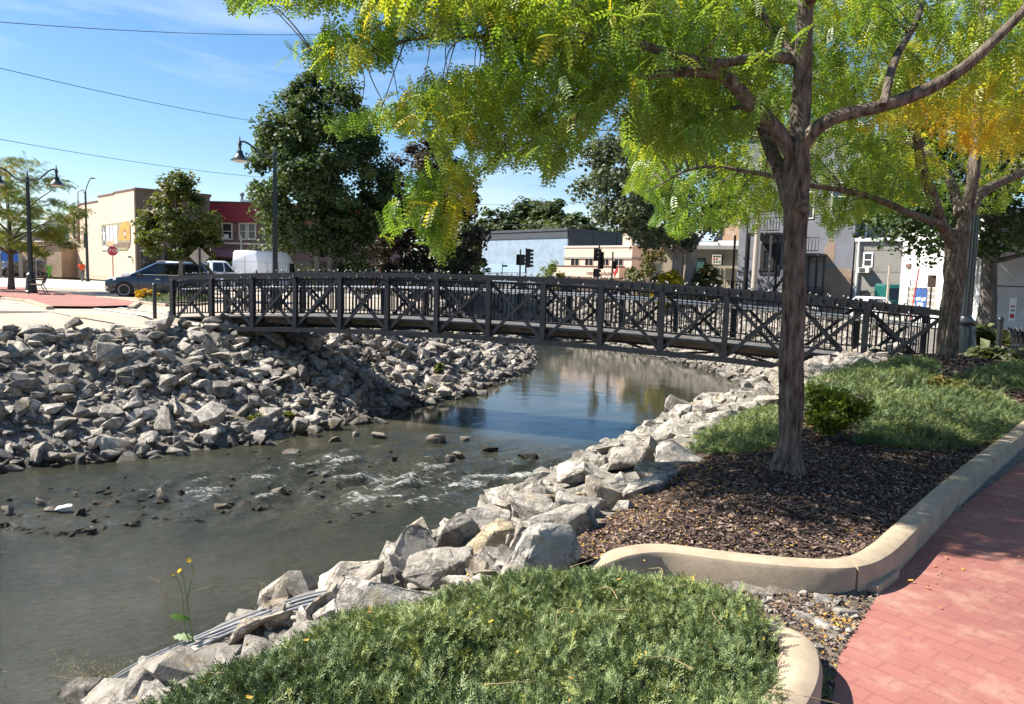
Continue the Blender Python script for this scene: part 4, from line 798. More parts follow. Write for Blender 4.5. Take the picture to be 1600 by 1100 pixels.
# trash can at the right edge
p = W(1592, 560, 16.8); t = thing('trash_can', 'dark slatted metal litter bin at the edge behind the bollard', 'litter bin', (p[0]+.1, p[1], -.05), 0); ms = MB()
for k in range(20):
    a = 2*math.pi*k/20; c, s_ = math.cos(a), math.sin(a); MB().tube([(c*.24, s_*.24, .06), (c*.25, s_*.25, .62), (c*.29, s_*.29, .78), (c*.34, s_*.34, .84)], .017, 5).build('slat', M['steel'], t)
for z, r in ((.08, .24), (.45, .25), (.7, .26)): MB().lathe([(r-.012, z), (r+.004, z), (r+.004, z+.05), (r-.012, z+.05)], 20, caps=False).build('hoop', M['steel'], t)
MB().lathe([(.2, .05), (.22, .72)], 16).build('liner', M['black'], t)
# ------------------------------------------------------------ buildings
def facade(name, label, A, B, cat='building'):
    A = np.array([A[0], A[1], 0.0]); B = np.array([B[0], B[1], 0.0]); d = B-A; Ln = float(np.hypot(d[0], d[1]))
    b = thing(name, label, cat, (A[0], A[1], -.02), math.atan2(d[1], d[0]))
    return b, Ln, (lambda px, py: onwall(A, B, px, py))
def win(par, x0, x1, z0, z1, fm, gm=None, y=0.0, fw=.09, bars=(1, 1), proud=.05, name='window', sill=None):
    f = MB()
    f.box(x0, x0+fw, y-proud, y+.02, z0, z1).box(x1-fw, x1, y-proud, y+.02, z0, z1).box(x0+fw, x1-fw, y-proud, y+.02, z1-fw, z1).box(x0+fw, x1-fw, y-proud, y+.02, z0, z0+fw)
    o = f.build(name, fm, par)
    MB().box(x0+fw, x1-fw, y-.012, y+.01, z0+fw, z1-fw).build('pane', gm or M['glass'], o)
    if bars[0] > 1 or bars[1] > 1:
        s = MB()
        for i in range(1, bars[0]): xx = x0+(x1-x0)*i/bars[0]; s.box(xx-.025, xx+.025, y-.035, y-.013, z0+fw, z1-fw)
        for i in range(1, bars[1]): zz = z0+(z1-z0)*i/bars[1]; s.box(x0+fw, x1-fw, y-.04, y-.0135, zz-.03, zz+.03)
        s.build('sash', fm, o)
    if sill: MB().box(x0-.1, x1+.1, y-.12, y+.01, z0-.13, z0-.003).build('sill', sill, o)
    return o
M['tan_metal'] = pm('tan_metal_siding', (.56, .43, .32), .7, .06, .8, stretch=(4, 4, .6)); M['brown_brick'] = brickmat('dark_brown_brick', (.11, .075, .055), (.14, .095, .07), (.16, .14, .12)); M['tan_block'] = brickmat('tan_block_wall', (.36, .255, .165), (.40, .285, .19), (.30, .23, .16), .4, .2, bump=.3)
M['grey_metal'] = pm('grey_ribbed_metal', (.26, .27, .27), .6, .1, 1); M['coping'] = pm('brown_coping', (.14, .085, .065), .7, .15, 2); M['fascia_red'] = pm('dark_red_fascia', (.21, .022, .030), .7, .1, 2); M['red_brick'] = brickmat('weathered_red_brick', (.20, .105, .085), (.16, .085, .07), (.2, .17, .15))
M['cream_trim'] = pm('cream_trim_paint', (.62, .58, .48), .6, .08, 3); M['stucco_grey'] = pm('grey_stucco', (.24, .23, .205), .95, .1, 1.2, .3, 60); M['stucco_tan'] = pm('tan_stucco', (.44, .37, .27), .95, .1, 1.2, .3, 60)
M['blue_wall'] = brickmat('pale_blue_painted_block', (.235, .305, .375), (.245, .32, .39), (.225, .29, .355), .8, .4, .85, .25); M['pink_wall'] = pm('pale_peach_stucco', (.66, .48, .37), .9, .04, 1.0); M['peach_trim'] = pm('light_peach_trim', (.70, .55, .44), .9, .04, 1.0)
M['white_brick'] = brickmat('white_painted_brick', (.55, .55, .53), (.58, .58, .56), (.46, .46, .45), .22, .08, .8, .35, .01); M['grey_brick'] = brickmat('grey_painted_brick', (.20, .21, .24), (.23, .24, .27), (.15, .15, .165)); M['orange_brick'] = brickmat('bare_orange_brick', (.30, .19, .125), (.25, .16, .105), (.3, .26, .21)); M['stone_orange'] = pm('bare_rubble_stone', (.55, .30, .16), .95, .3, 3, .6, 14, col2=(.62, .50, .38))
M['dark_panel'] = pm('charcoal_metal_panel', (.045, .052, .06), .6, .15, 1); M['roof'] = pm('pale_flat_roof', (.35, .35, .34), .9, .1, 1); M['skylight'] = pm('pale_glazed_sheet', (.36, .46, .52), .25, .1, 2, spec=.7)
M['black_iron'] = pm('black_fire_escape_iron', (.02, .02, .021), .6, .2, 5); M['grey_wood'] = pm('grey_painted_wood', (.085, .08, .078), .85, .2, 5)

# 1 tan metal-sided building with the mural
A, B = W(110, 434, 88), W(212, 434, 72); b, Ln, lw = facade('tan_metal_building', 'tall tan metal building with a painted mural and stepped roof line', A, B)
xs_ = [0]+[lw(px, 400)[0] for px in (125, 155, 180)]+[Ln]; hs = [lw((a), y)[1] for a, y in ((118, 323), (140, 317), (168, 305), (198, 298))]
for i in range(4):
    MB().box(xs_[i], xs_[i+1]-(0 if i == 3 else .004), .05, 7, 0, hs[i]-.004).build('wall', M['tan_metal'], b)
    n = max(1, round((xs_[i+1]-xs_[i])/1.15)); w = (xs_[i+1]-xs_[i])/n
    for j in range(n): MB().box(xs_[i]+j*w+.02, xs_[i]+(j+1)*w-.02, 0, .046, .3, hs[i]-.12).build('siding_panel', M['tan_metal'], b)
    MB().box(xs_[i]-.02, xs_[i+1]+.02, -.06, .5, hs[i], hs[i]+.14).build('coping', M['coping'], b)
MB().box(0, Ln, -.02, .046, -.05, .28).build('footing', M['stucco_tan'], b)
h0 = hs[3]; MB().box(Ln+.004, Ln+.12, .05, 7, 0, h0-.1).build('brick_front', M['brown_brick'], b); MB().box(Ln+.004, Ln+.25, .02, 7.1, h0-.09, h0+.2).build('front_coping', M['coping'], b)
for i in range(3): MB().box(Ln+.13, Ln+.18, .5+i*2.1, 2.2+i*2.1, .3, 3.1).build('shop_window', M['glass'], b)
for dz in (1.2, 2.4): MB().box(Ln+.125, Ln+.16, .05, 7, h0-dz, h0-dz+.1).build('brick_band', M['coping'], b)
# mural, flat on the wall
x0, z1 = lw(159, 351); x1, z0 = lw(205, 392); z1b = lw(203, 345)[1]; zl = lw(160, 392)[1]
mu = MB().prism([(x0, zl), (x1-1.0, lw(200, 390)[1]), (x1, lw(206, 378)[1]), (x1, lw(206, 352)[1]), (x1-.5, z1b), (x0, z1)], 'y', -.06, -.002).build('mural_panel', pm('mural_olive', (.235, .215, .12), .7, .15, 1), b)
wd = x1-x0; hh = z1-zl
cx, cz = x0+wd*.1, zl+hh*.60
MB().prism([(cx+.55*math.cos(a), cz+1.0*math.sin(a)) for a in np.linspace(0, 2*math.pi, 21)[:-1]], 'y', -.068, -.0605).build('roundel', pm('roundel_blue', (.045, .07, .13), .7, .1), mu)
MB().prism([(cx+(.5 if k % 2 == 0 else .2)*math.sin(k*math.pi/5), cz+(.92 if k % 2 == 0 else .36)*math.cos(k*math.pi/5)) for k in range(10)], 'y', -.074, -.0685).build('star', M['white'], mu)
mm = {'g': pm('mural_grey', (.22, .23, .25), .7, .1), 'w': M['white'], 's': pm('mural_sand', (.40, .27, .15), .7, .35, 2.5), 'o': pm('mural_orange', (.62, .22, .045), .7, .3, 1.4), 'd': pm('mural_brown', (.15, .10, .07), .7, .3, 2)}
for a, c, q, e, k in ((.20, .28, .25, .98, 'w'), (.28, .33, .35, .98, 'g'), (.33, .40, .3, .98, 'w'), (.40, .455, .4, .98, 'g'), (.455, .56, .2, .98, 'w'), (.20, .42, .1, .40, 's'), (.42, .58, .1, .3, 'd'), (.58, .96, .08, .34, 'd')):
    MB().box(x0+wd*a, x0+wd*c-.004, -.066 if k in 'wg' else -.071, -.0603, zl+hh*q+.12, zl+hh*e-.1).build('mural_shape', mm[k], mu)
MB().prism([(x0+wd*.60, zl+hh*.42), (x0+wd*.70, zl+hh*.95), (x0+wd*.86, zl+hh*1.06), (x0+wd*.98, zl+hh*.95), (x0+wd*.99, zl+hh*.42), (x0+wd*.8, zl+hh*.36)], 'y', -.068, -.0606).build('mural_shape', mm['o'], mu)
MB().prism([(x0+wd*.83+.35*math.cos(a), zl+hh*.6+.45*math.sin(a)) for a in np.linspace(0, 2*math.pi, 13)[:-1]], 'y', -.078, -.0685).build('mural_shape', mm['d'], mu)
MB().prism([(x0+wd*.83+.16*math.cos(a), zl+hh*.6+.2*math.sin(a)) for a in np.linspace(0, 2*math.pi, 13)[:-1]], 'y', -.084, -.0785).build('mural_shape', mm['w'], mu)
MB().box(x0+wd*.02, x0+wd*.36, -.071, -.0603, zl+.1, zl+.5).build('mural_shape', mm['w'], mu)
xv, zv = lw(206, 403); MB().lathe([(.16, 0), (.16, .2)], 10).build('wall_vent', M['galv'], b).location = (xv, -.2, zv); 
# doors and ladder on the far part of the wall
xd, zd = lw(116, 352); MB().box(xd-.45, xd+.45, -.06, -.002, zd-1.4, zd+1.4).build('upper_window', M['black'], b)
xd, zd = lw(122.5, 372); d_ = MB().box(xd-.42, xd+.42, -.07, -.002, 4.1, 6.9).build('upper_door', pm('red_brown_door', (.12, .05, .045), .7, .1), b)
lad = MB(); xl = lw(127, 340)[0]
for dx in (-.25, .25): lad.tube([(xl+dx, -.25, 3.6), (xl+dx, -.25, hs[1]+.6), (xl+dx, -.25, hs[1]+1.3), (xl+dx, .2, hs[1]+1.6), (xl+dx, .5, hs[1]+1.2)], .03, 5)
for z in np.arange(3.8, hs[1]+.8, .32): lad.bar((xl-.25, -.25, z), (xl+.25, -.25, z), .025)
lad.build('roof_ladder', pm('rusty_red_ladder', (.24, .10, .08), .7, .2), b)
# 2 low tan block building with the outside stair, in front of the grey metal one
A2, B2 = W(33, 434, 90), W(127, 434, 86.5); b, Ln, lw = facade('tan_block_building', 'low tan block building with an outside steel stair', A2, B2)
zt_ = lw(80, 378)[1]; MB().box(0, Ln, 0, 9, 0, zt_).build('wall', M['tan_block'], b); MB().box(-.1, Ln+.1, -.08, 9, zt_, zt_+.15).build('coping', M['cream_trim'], b)
MB().box(-2.6, -.005, -.3, 6, 0, 2.9).build('cream_annex', M['cream_trim'], b)
xa, za = lw(103, 386); xb = lw(126, 386)[0]; MB().box(xa, xb, -2.4, -.004, 0, za-.16).build('stair_landing_wall', M['tan_block'], b); MB().box(xa-.05, xb+.05, -2.5, -.004, za-.155, za).build('landing_slab', M['coping'], b)
x0, z0 = lw(62, 416)
stw = MB().prism([(x0, 0), (xa-.004, 0), (xa-.004, za-.4)], 'y', -2.3, -.1).build('stair_wall', M['tan_block'], b)
for yy in (-2.42, -.3): MB().bar((x0, yy, z0-.7), (xa-.05, yy, za-.12), .08, .28, (0, 1, 0)).build('stair_stringer', M['black_iron'], b)
for i in range(16): u = (i+.5)/16; MB().box(x0+(xa-x0)*u-.16, x0+(xa-x0)*u+.16, -2.37, -.35, z0-.7+(za-z0+.6)*u+.02, z0-.7+(za-z0+.6)*u+.06).build('stair_tread', M['black_iron'], b)
MB().bar((x0, -2.42, z0+.35), (xa, -2.42, za+.95), .05).build('handrail', M['black_iron'], b); MB().bar((x0, -2.42, z0-.1), (xa, -2.42, za+.5), .035).build('handrail', M['black_iron'], b)
for u in np.linspace(0, 1, 7): MB().bar((x0+(xa-x0)*u, -2.42, z0-.6+(za-z0+.6)*u), (x0+(xa-x0)*u, -2.42, z0+.35+(za-z0+.6)*u), .035).build('rail_post', M['black_iron'], b)
for x in np.linspace(xa, xb, 4): MB().bar((x, -2.45, za), (x, -2.45, za+1.0), .04).build('rail_post', M['black_iron'], b)
MB().bar((xa, -2.45, za+1), (xb, -2.45, za+1), .05).build('handrail', M['black_iron'], b)
A, B = W(70, 430, 104), W(116, 430, 102); b, Ln, lw = facade('grey_metal_building', 'grey ribbed metal building showing above the low tan one', A, B); zt_ = lw(95, 350)[1]
for i in range(12): MB().box(Ln*i/12+.03, Ln*(i+1)/12-.03, 0, .046, .1, zt_-.1).build('siding_panel', M['grey_metal'], b)
MB().box(0, Ln, .05, 8, 0, zt_).build('wall', M['grey_metal'], b); MB().box(-.1, Ln+.1, -.05, 8, zt_+.004, zt_+.2).build('roof_edge', M['white'], b)
A, B = W(-70, 434, 96), W(14, 434, 93); b, Ln, lw = facade('grey_shed', 'grey ribbed shed at the extreme edge behind the honey locust', A, B); MB().box(0, Ln, .05, 8, 0, 5.2).build('wall', M['grey_metal'], b)
for i in range(10): MB().box(Ln*i/10+.03, Ln*(i+1)/10-.03, 0, .046, .1, 5.1).build('siding_panel', M['grey_metal'], b)
# blue canopy sign, bins
p = W(16, 434, 72); k = thing('kiosk_sign', 'blue house shaped sign board on two pale posts', 'sign', (p[0], p[1], 0), .1)
for x in (-.85, .95): MB().box(x-.13, x+.13, -.1, .1, 0, 2.3).build('sign_post', M['stucco_grey'], k)
MB().prism([(-.7, 1.55), (.82, 1.55), (.82, 2.5), (.06, 2.95), (-.7, 2.5)], 'y', -.08, .08).build('sign_board', pm('strong_blue', (.02, .10, .38), .5, .1), k)
p = W(72.5, 435, 80); k = thing('wheelie_bin', 'bright green wheelie bin against the tan block wall', 'bin', (p[0], p[1], 0), .15); gm = pm('bright_green_plastic', (.10, .36, .05), .5, .1)
MB().loft([[(-.3, -.3, .08), (.3, -.3, .08), (.3, .3, .08), (-.3, .3, .08)], [(-.42, -.4, 1.15), (.42, -.4, 1.15), (.42, .4, 1.15), (-.42, .4, 1.15)]]).build('bin_body', gm, k); MB().box(-.46, .46, -.44, .44, 1.16, 1.26).build('lid', gm, k)
for x in (-.3, .3): w_ = MB().lathe([(.14, -.05), (.14, .05)], 12).build('wheel', M['black'], k); w_.location = (x, .32, .14); w_.rotation_euler = (0, rad(90), 0)
p = W(44, 436, 83); k = thing('dumpster', 'dark dumpster under the outside stair', 'dumpster', (p[0], p[1], 0), .05); MB().loft([[(-1.0, -.6, .15), (1.0, -.6, .15), (1.0, .6, .15), (-1.0, .6, .15)], [(-1.1, -.8, 1.2), (1.1, -.8, 1.2), (1.1, .7, 1.2), (-1.1, .7, 1.2)]]).build('bin_body', M['dark_panel'], k); MB().box(-1.12, 1.12, -.82, .72, 1.21, 1.28).build('lid', M['black'], k); MB().box(-.5, .2, -.85, -.75, .5, .85).build('label_panel', M['white'], k)
for x in (-.8, .8): MB().box(x-.1, x+.1, -.4, .4, 0, .145).build('caster', M['black'], k)
p = W(57, 434, 66); k = thing('sign_post', 'thin green-tipped sign post behind the bench', 'sign', (p[0], p[1], 0), 0); MB().lathe([(.04, 0), (.04, 2.1)], 6).build('pole', M['galv'], k); MB().box(-.16, .16, -.02, .02, 2.105, 2.35).build('sign_plate', gm, k)
# 3 brick building with the dark red fascia
A, B = W(328, 434, 80), W(604, 434, 80); b, Ln, lw = facade('red_fascia_building', 'two storey brick building with dark red fascia and cream windows', A, B)
zt_ = lw(370, 317)[1]; zf = lw(380, 347)[1]; MB().box(0, Ln, .3, 12, 0, zt_-.2).build('brick_wall', M['red_brick'], b); MB().box(0, Ln, -.25, .295, zf, zt_).build('fascia', M['fascia_red'], b); MB().box(-.1, Ln+.1, -.35, .5, zt_+.004, zt_+.12).build('coping', M['dark_panel'], b)
x0, z0 = lw(377, 321); MB().box(x0, x0+1.1, -.28, .05, zt_+.13, zt_+.35).build('roof_vent', M['white'], b); MB().lathe([(.14, 0), (.14, .7), (.25, .75), (.25, 1.0), (.1, 1.1)], 10).build('chimney_pipe', M['galv'], b).location = (lw(373, 317)[0], 1, zt_+.1)
for a, c in ((345, 362), (372, 384.5), (385.5, 399), (411, 424), (425, 438)):
    xa, za = lw(a, 374); xb, zb = lw(c, 347.5); win(b, xa, xb, za, zb, M['cream_trim'], y=.3, bars=(1, 2), proud=.1, fw=.14)
xa, za = lw(341, 377); MB().box(0, Ln, .2, .296, za-.22, za-.05).build('stone_band', M['cream_trim'], b)
xa, za = lw(352, 371); MB().box(xa-.3, xa+.3, .02, .2, za-.1, za+.35).build('window_air_unit', M['white'], b)
aw = pm('faded_pink_awning', (.36, .16, .19), .85, .1, 2)
for a, c in ((330, 369), (371, 402)):
    xa, z1 = lw(a, 388); xb, z0 = lw(c, 401.5); MB().prism([(.292, z1), (.292, z0), (-1.2, z0)], 'x', xa, xb).build('awning', aw, b)
for i in range(5): MB().box(.5+i*3.6, 3.4+i*3.6, .22, .296, .4, lw(350, 404)[1]).build('shop_window', M['glass'], b)
xa, za = lw(376, 385); MB().box(xa-.08, xa+.08, .1, .294, za-1, za+1.2).build('downpipe', M['cream_trim'], b)
# 4 blue warehouse
A, B = W(752, 432, 128), W(885, 432, 112); b, Ln, lw = facade('blue_warehouse', 'big windowless pale blue warehouse with a charcoal roof band', A, B)
zt_ = lw(885, 360)[1]; zf = lw(885, 371)[1]; MB().box(0, Ln, 0, 30, 0, zf-.004).build('wall', M['blue_wall'], b); MB().box(-.1, Ln+.05, -.12, 30, zf, zt_).build('roof_band', M['dark_panel'], b); MB().box(-.15, Ln+.1, -.25, 30, zt_+.004, zt_+.35).build('coping', M['dark_panel'], b)
for i in range(6): MB().box(Ln+.06, Ln+.16, i*5+.05, i*5+4.95, zf-6, zt_-.1).build('side_panel', M['dark_panel'], b)
MB().box(0, Ln*.55, -.05, -.003, 2.0, 3.3).build('painted_band', pm('blue_patch', (.255, .35, .44), .85, .05), b)
# 5 pale pink building
A, B = W(881, 436, 92), W(986, 436, 85); b, Ln, lw = facade('pink_building', 'two storey pale pink building with a row of dark windows', A, B); dpt = 16
zt_ = lw(986, 386)[1]; zm = lw(930, 403)[1]; MB().box(0, Ln, 0, dpt, 0, zt_).build('wall', M['pink_wall'], b); MB().box(-.06, Ln+.06, -.08, dpt, zt_+.003, zt_+.2).build('coping', M['peach_trim'], b)
MB().box(-.03, Ln+.04, -.10, -.003, zm-.1, zm+.1).build('string_course', M['stucco_grey'], b); MB().box(Ln+.003, Ln+.1, 0, dpt, zm-.1, zm+.1).build('string_course', M['stucco_grey'], b)
for a, c in ((892, 905), (914, 927), (940, 952), (960, 974)):
    xa, z0 = lw(a, 414); xb, z1 = lw(c, 404.5); win(b, xa, xb, z0-.05, z1+.1, M['pink_wall'], bars=(2, 1), fw=.035)
xa, z0 = lw(876, 431); xb, z1 = lw(978, 418); MB().box(xa, xb, -1.2, -.11, z0, z1).build('sign_board', M['pink_wall'], b); MB().box(xa-.05, xb+.05, -1.25, -.11, z1+.003, z1+.14).build('board_cap', M['coping'], b); MB().box(xa-.02, xb+.02, -1.22, -.11, z0-.15, z0-.003).build('board_edge', M['coping'], b)
s_ = facade_txt = textpart('lettering', 'center plaza', (z1-z0)*.66, ((lw(946, 426)[0]), -1.21, (z0+z1)/2-.12), (rad(90), 0, 0), M['coping'], b, .02)
def logo(par, x, z, y, side=False):
    P = [(.42*math.cos(a), .46*math.sin(a)) for a in np.linspace(0, 2*math.pi, 17)[:-1]]
    o = MB().prism(P, 'y', -.05, -.003).build('logo', M['red'], par); i_ = MB().prism([(-.02, -.32), (.12, 0), (.02, .3), (-.16, .1), (-.1, -.1)], 'y', -.056, -.0505).build('logo_mark', M['pink_wall'], o); t_ = MB().prism([(-.14, -.40), (.14, -.40), (0, -.82)], 'y', -.05, -.003).build('logo_tail', M['red'], o)
    o.location = (x, y, z); 
    if side: o.rotation_euler = (0, 0, rad(90))
xl, zl_ = lw(971, 423.5); logo(b, xl, zl_+.15, -1.2); logo(b, Ln+.003, zl_+.05, 2.2, True)
for i in range(3): yy = 3.2+i*4; MB().box(Ln+.004, Ln+.05, yy, yy+2.4, zm-2.0, zm-.4).build('side_window', M['glass'], b)
xa, z0 = lw(978, 386); MB().box(xa-.7, xa+.5, .3, 2.2, zt_+.21, zt_+1.5).build('roof_box', M['pink_wall'], b); MB().box(xa+.6, xa+1.6, .5, 2.0, zt_+.21, zt_+.75).build('roof_unit', M['galv'], b)
# 6 low stucco building with the sign box
A, B = W(1035, 445, 60), W(1158, 447, 57.5); b, Ln, lw = facade('stucco_shop', 'low tan stucco shop with a lit sign box and pale flat roof edge', A, B)
zt_ = lw(1090, 389)[1]; MB().box(0, Ln, 0, 10, -1, zt_).build('wall', M['stucco_tan'], b); MB().box(-.2, Ln+.1, -.35, 10, zt_+.003, zt_+.28).build('roof_edge', M['roof'], b)
x0, z0 = lw(1113, 414); x1, z1 = lw(1131, 397); sb = MB().box(x0, x1, -.55, -.3, z0, z1).build('sign_box', M['black'], b); MB().box(x0+.06, x1-.06, -.57, -.552, z0+.05, z1-.05).build('sign_face', M['cream_trim'], sb)
for i in range(3):
    for j in range(3 if i != 1 else 2):
        MB().box(x0+.13+j*.2+.02*i, x0+.27+j*.2, -.58, -.5705, z1-.23-i*.2, z1-.12-i*.2).build('lettering', M['red'] if i == 1 else M['black'], sb)
xa, za = lw(1086, 436); xb, zb = lw(1101, 405); d_ = MB().box(xa-.1, xb+.1, -.05, -.003, -.2, zb+.1).build('door_frame', M['dark_panel'], b); MB().box(xa, xb, -.07, -.052, 0, zb).build('door', pm('teal_glass_door', (.05, .12, .11), .2, .2), d_)
xa, za = lw(1115, 444); xb, zb = lw(1128, 418); MB().box(xa, xb, -.06, -.003, -.1, zb).build('pale_door', M['stucco_grey'], b)
x0, z0 = lw(1085, 377); x1, z1 = lw(1113, 363); g_ = MB().prism([(.5, z0), (.5, z0+.1), (3, z1+.4), (3, z0)], 'x', x0, x1).build('roof_skylight', M['skylight'], b); MB().prism([(.4, z0), (.4, z0+.2), (3, z1+.5), (3, z0)], 'x', x1+.05, x1+.25).build('skylight_edge', M['black_iron'], b); MB().box(x0-.3, x1+.4, .3, .45, zt_+.285, z0).build('parapet', M['white'], b)
x0, z0 = lw(1120, 383); x1, z1 = lw(1154, 375); MB().box(x0, x1, .4, 3, zt_+.285, z1).build('roof_parapet', M['white'], b)
# 7 brick rear behind it
A, B = W(1088, 440, 74), W(1170, 440, 72); b, Ln, lw = facade('old_brick_rear', 'back of an old building with broken orange stone showing', A, B); zt_ = lw(1130, 318)[1]
MB().box(0, Ln, 0, 8, 0, zt_).build('wall', M['stone_orange'], b); MB().box(-.2, Ln+.2, -.25, 8, zt_+.004, zt_+.4).build('white_cornice', M['white'], b)
xa, za = lw(1113, 366); xb, zb = lw(1130, 352); win(b, xa, xb, za, zb, M['white'])
# 8 grey painted brick with the fire escape
A, B = W(1150, 452, 57), W(1329, 456, 52); b, Ln, lw = facade('fire_escape_building', 'tall grey painted brick building with black wooden stairs and balconies', A, B); zt_ = lw(1290, 205)[1]
MB().box(0, Ln, 0, 10, -1, zt_).build('wall', M['grey_brick'], b); MB().box(-.1, Ln+.1, -.2, 10, zt_+.004, zt_+.4).build('cornice', M['cream_trim'], b)
xa, za = lw(1288, 418); xb, zb = lw(1327, 470); MB().prism([(xa, -.3), (Ln-.02, -.3), (Ln-.02, za-.05), (Ln-.9, za-.02), (Ln-1.0, za+.05), (xa+.4, za+.03), (xa+.3, za-.06), (xa, za-.08)], 'y', -.03, -.003).build('bare_brick_patch', M['orange_brick'], b)
xc, zc = lw(1296, 400); MB().prism([(xc-.3, zc-.5), (xc+.3, zc-.6), (xc+.35, zc+.9), (xc, zc+1.3), (xc-.35, zc+.6)], 'y', -.012, -.003).build('bare_brick_patch', M['orange_brick'], b)
def rail(par, x0, x1, y, z, h=1.05, mat=None, n=None):
    mat = mat or M['grey_wood']; MB().box(x0, x1, y-.04, y+.04, z+h-.07, z+h).build('handrail', mat, par); MB().box(x0, x1, y-.03, y+.03, z+.1, z+.16).build('bottom_rail', mat, par)
    n = n or int((x1-x0)/.2)
    for i in range(n+1): MB().box(x0+(x1-x0)*i/n-.02, x0+(x1-x0)*i/n+.02, y-.02, y+.02, z+.161, z+h-.071).build('rail_slat', mat, par)
xa, zb_ = lw(1184, 364); xb, zc_ = lw(1292, 396)
zl1 = lw(1275, 396)[1]; zl2 = lw(1210, 365)[1]; z0g = lw(1200, 444)[1]
xr0 = lw(1255, 396)[0]
for (x0, x1, z) in ((xr0, xb, zl1), (xa, lw(1232, 365)[0], zl2)):
    bal_ = MB().box(x0, x1, -1.8, -.004, z-.2, z-.02).build('balcony_deck', M['grey_wood'], b); rail(b, x0+.05, x1-.05, -1.75, z)
    for x in (x0+.08, x1-.08): MB().box(x-.07, x+.07, -1.8, -1.66, -.3, z-.205).build('balcony_post', M['black_iron'], b)
MB().bar((xa+1.2, -1.3, 0), (xr0+.3, -1.3, zl1), .12, .3, (0, 1, 0)).build('stair_stringer', M['black_iron'], b); MB().bar((xa+1.2, -1.3, .95), (xr0+.3, -1.3, zl1+.95), .06).build('handrail', M['black_iron'], b)
for i in range(14): u = i/14; MB().box(xa+1.2+(xr0-.9-xa)*u, xa+1.5+(xr0-.9-xa)*u, -1.24, -.3, .1+zl1*u, .14+zl1*u).build('stair_tread', M['black_iron'], b); MB().bar((xa+1.3+(xr0-.9-xa)*u, -1.3, .1+zl1*u), (xa+1.3+(xr0-.9-xa)*u, -1.3, 1.0+zl1*u), .03).build('rail_slat', M['black_iron'], b)
x0, z0 = lw(1187, 422); x1, z1 = lw(1220, 380); MB().box(x0, x1, -.06, -.003, z0-.3, z1).build('porch_shade_panel', M['black'], b); win(b, x0+.2, x0+1.0, z0, z0+1.5, M['black_iron'], y=-.065, bars=(1, 2))  # flat black panel on the wall; the porch's shade is put in as colour
x0, z0 = lw(1264, 448); x1, z1 = lw(1287, 402); pn = MB().box(x0, x1, -.07, -.003, z0, z1).build('boarded_doorway', M['stucco_grey'], b); MB().box(x0-.14, x0-.004, -.09, -.003, -.3, z1+.1).build('door_jamb', M['grey_wood'], b); MB().box(x1+.004, x1+.14, -.09, -.003, -.3, z1+.1).build('door_jamb', M['grey_wood'], b)
for i in range(3): MB().lathe([(.05, 0), (.05, .05)], 8).build('house_light', M['black'], pn).location = (x1-.55+i*.16, -.1, z1-.3)
MB().box(x0-.1, x1+.2, -.5, -.09, z0-.35, z0-.15).build('doorstep_beam', M['grey_wood'], b)
rail(b, .1, xa+.2, -2.2, z0g-.9, 1.1, M['black_iron']); MB().box(.0, xa+.3, -2.3, -.004, -.3, z0g-.92).build('porch_deck', M['stucco_grey'], b)
for px in (1165, 1187, 1220): x_ = lw(px, 400)[0]; MB().box(x_-.06, x_+.06, -2.15, -2.03, z0g-.9, zl2-.2).build('porch_post', M['black_iron'] if px != 1220 else M['wood_pole'], b)
x0, z0 = lw(1258, 335); win(b, x0-.5, x0+.6, z0-.3, z0+1.6, M['cream_trim'], bars=(1, 2)); x0, z0 = lw(1195, 322); win(b, x0-.5, x0+.6, z0-.3, z0+1.6, M['cream_trim'], bars=(1, 2)); x0, z0 = lw(1310, 322); win(b, x0-.5, x0+.4, z0-.3, z0+1.6, M['cream_trim'], bars=(1, 2))
x0, z0 = lw(1195, 357); 
# 9 grey stucco with the air conditioner
A, B = W(1330, 470, 52), W(1425, 470, 49.5); b, Ln, lw = facade('grey_stucco_building', 'grey stucco building with a window air conditioner and white downpipe', A, B); zt_ = lw(1360, 374)[1]
MB().box(.02, Ln, 0, 9, -1, zt_).build('wall', M['stucco_grey'], b); MB().box(.02, Ln+.05, -.18, 0-.003, zt_-.12, zt_+.1).build('gutter', M['white'], b); MB().box(.02, Ln, 1.2, 9, zt_+.005, zt_+3.2).build('upper_storey', M['stucco_grey'], b)
MB().tube([(.28, -.12, -.3), (.28, -.12, zt_-.12)], .07, 8).build('downpipe', M['white'], b); MB().tube([(.28, -.1, zt_+.1), (.28, 1.1, zt_+.3), (.28, 1.1, zt_+3)], .07, 8).build('downpipe', M['white'], b)
x0, z0 = lw(1348, 417); x1, z1 = lw(1365, 394); w_ = win(b, x0, x1, z0, z1, M['white'], bars=(1, 2)); ac = MB().box(x0-.15, x0+.55, -.5, -.06, z0-.37, z0-.02).build('air_conditioner', M['cream_trim'], b); MB().box(x0-.05, x0+.3, -.52, -.501, z0-.32, z0-.07).build('grille', M['dark_panel'], ac)
x0, z0 = lw(1344, 467); x1, z1 = lw(1359, 456); win(b, x0, x1, z0-.3, z1, M['black_iron'])
for dz in (1.15, 2.5, 3.9): MB().box(.02, Ln, -.01, -.003, dz, dz+.02).build('score_line', M['grey_wood'], b)
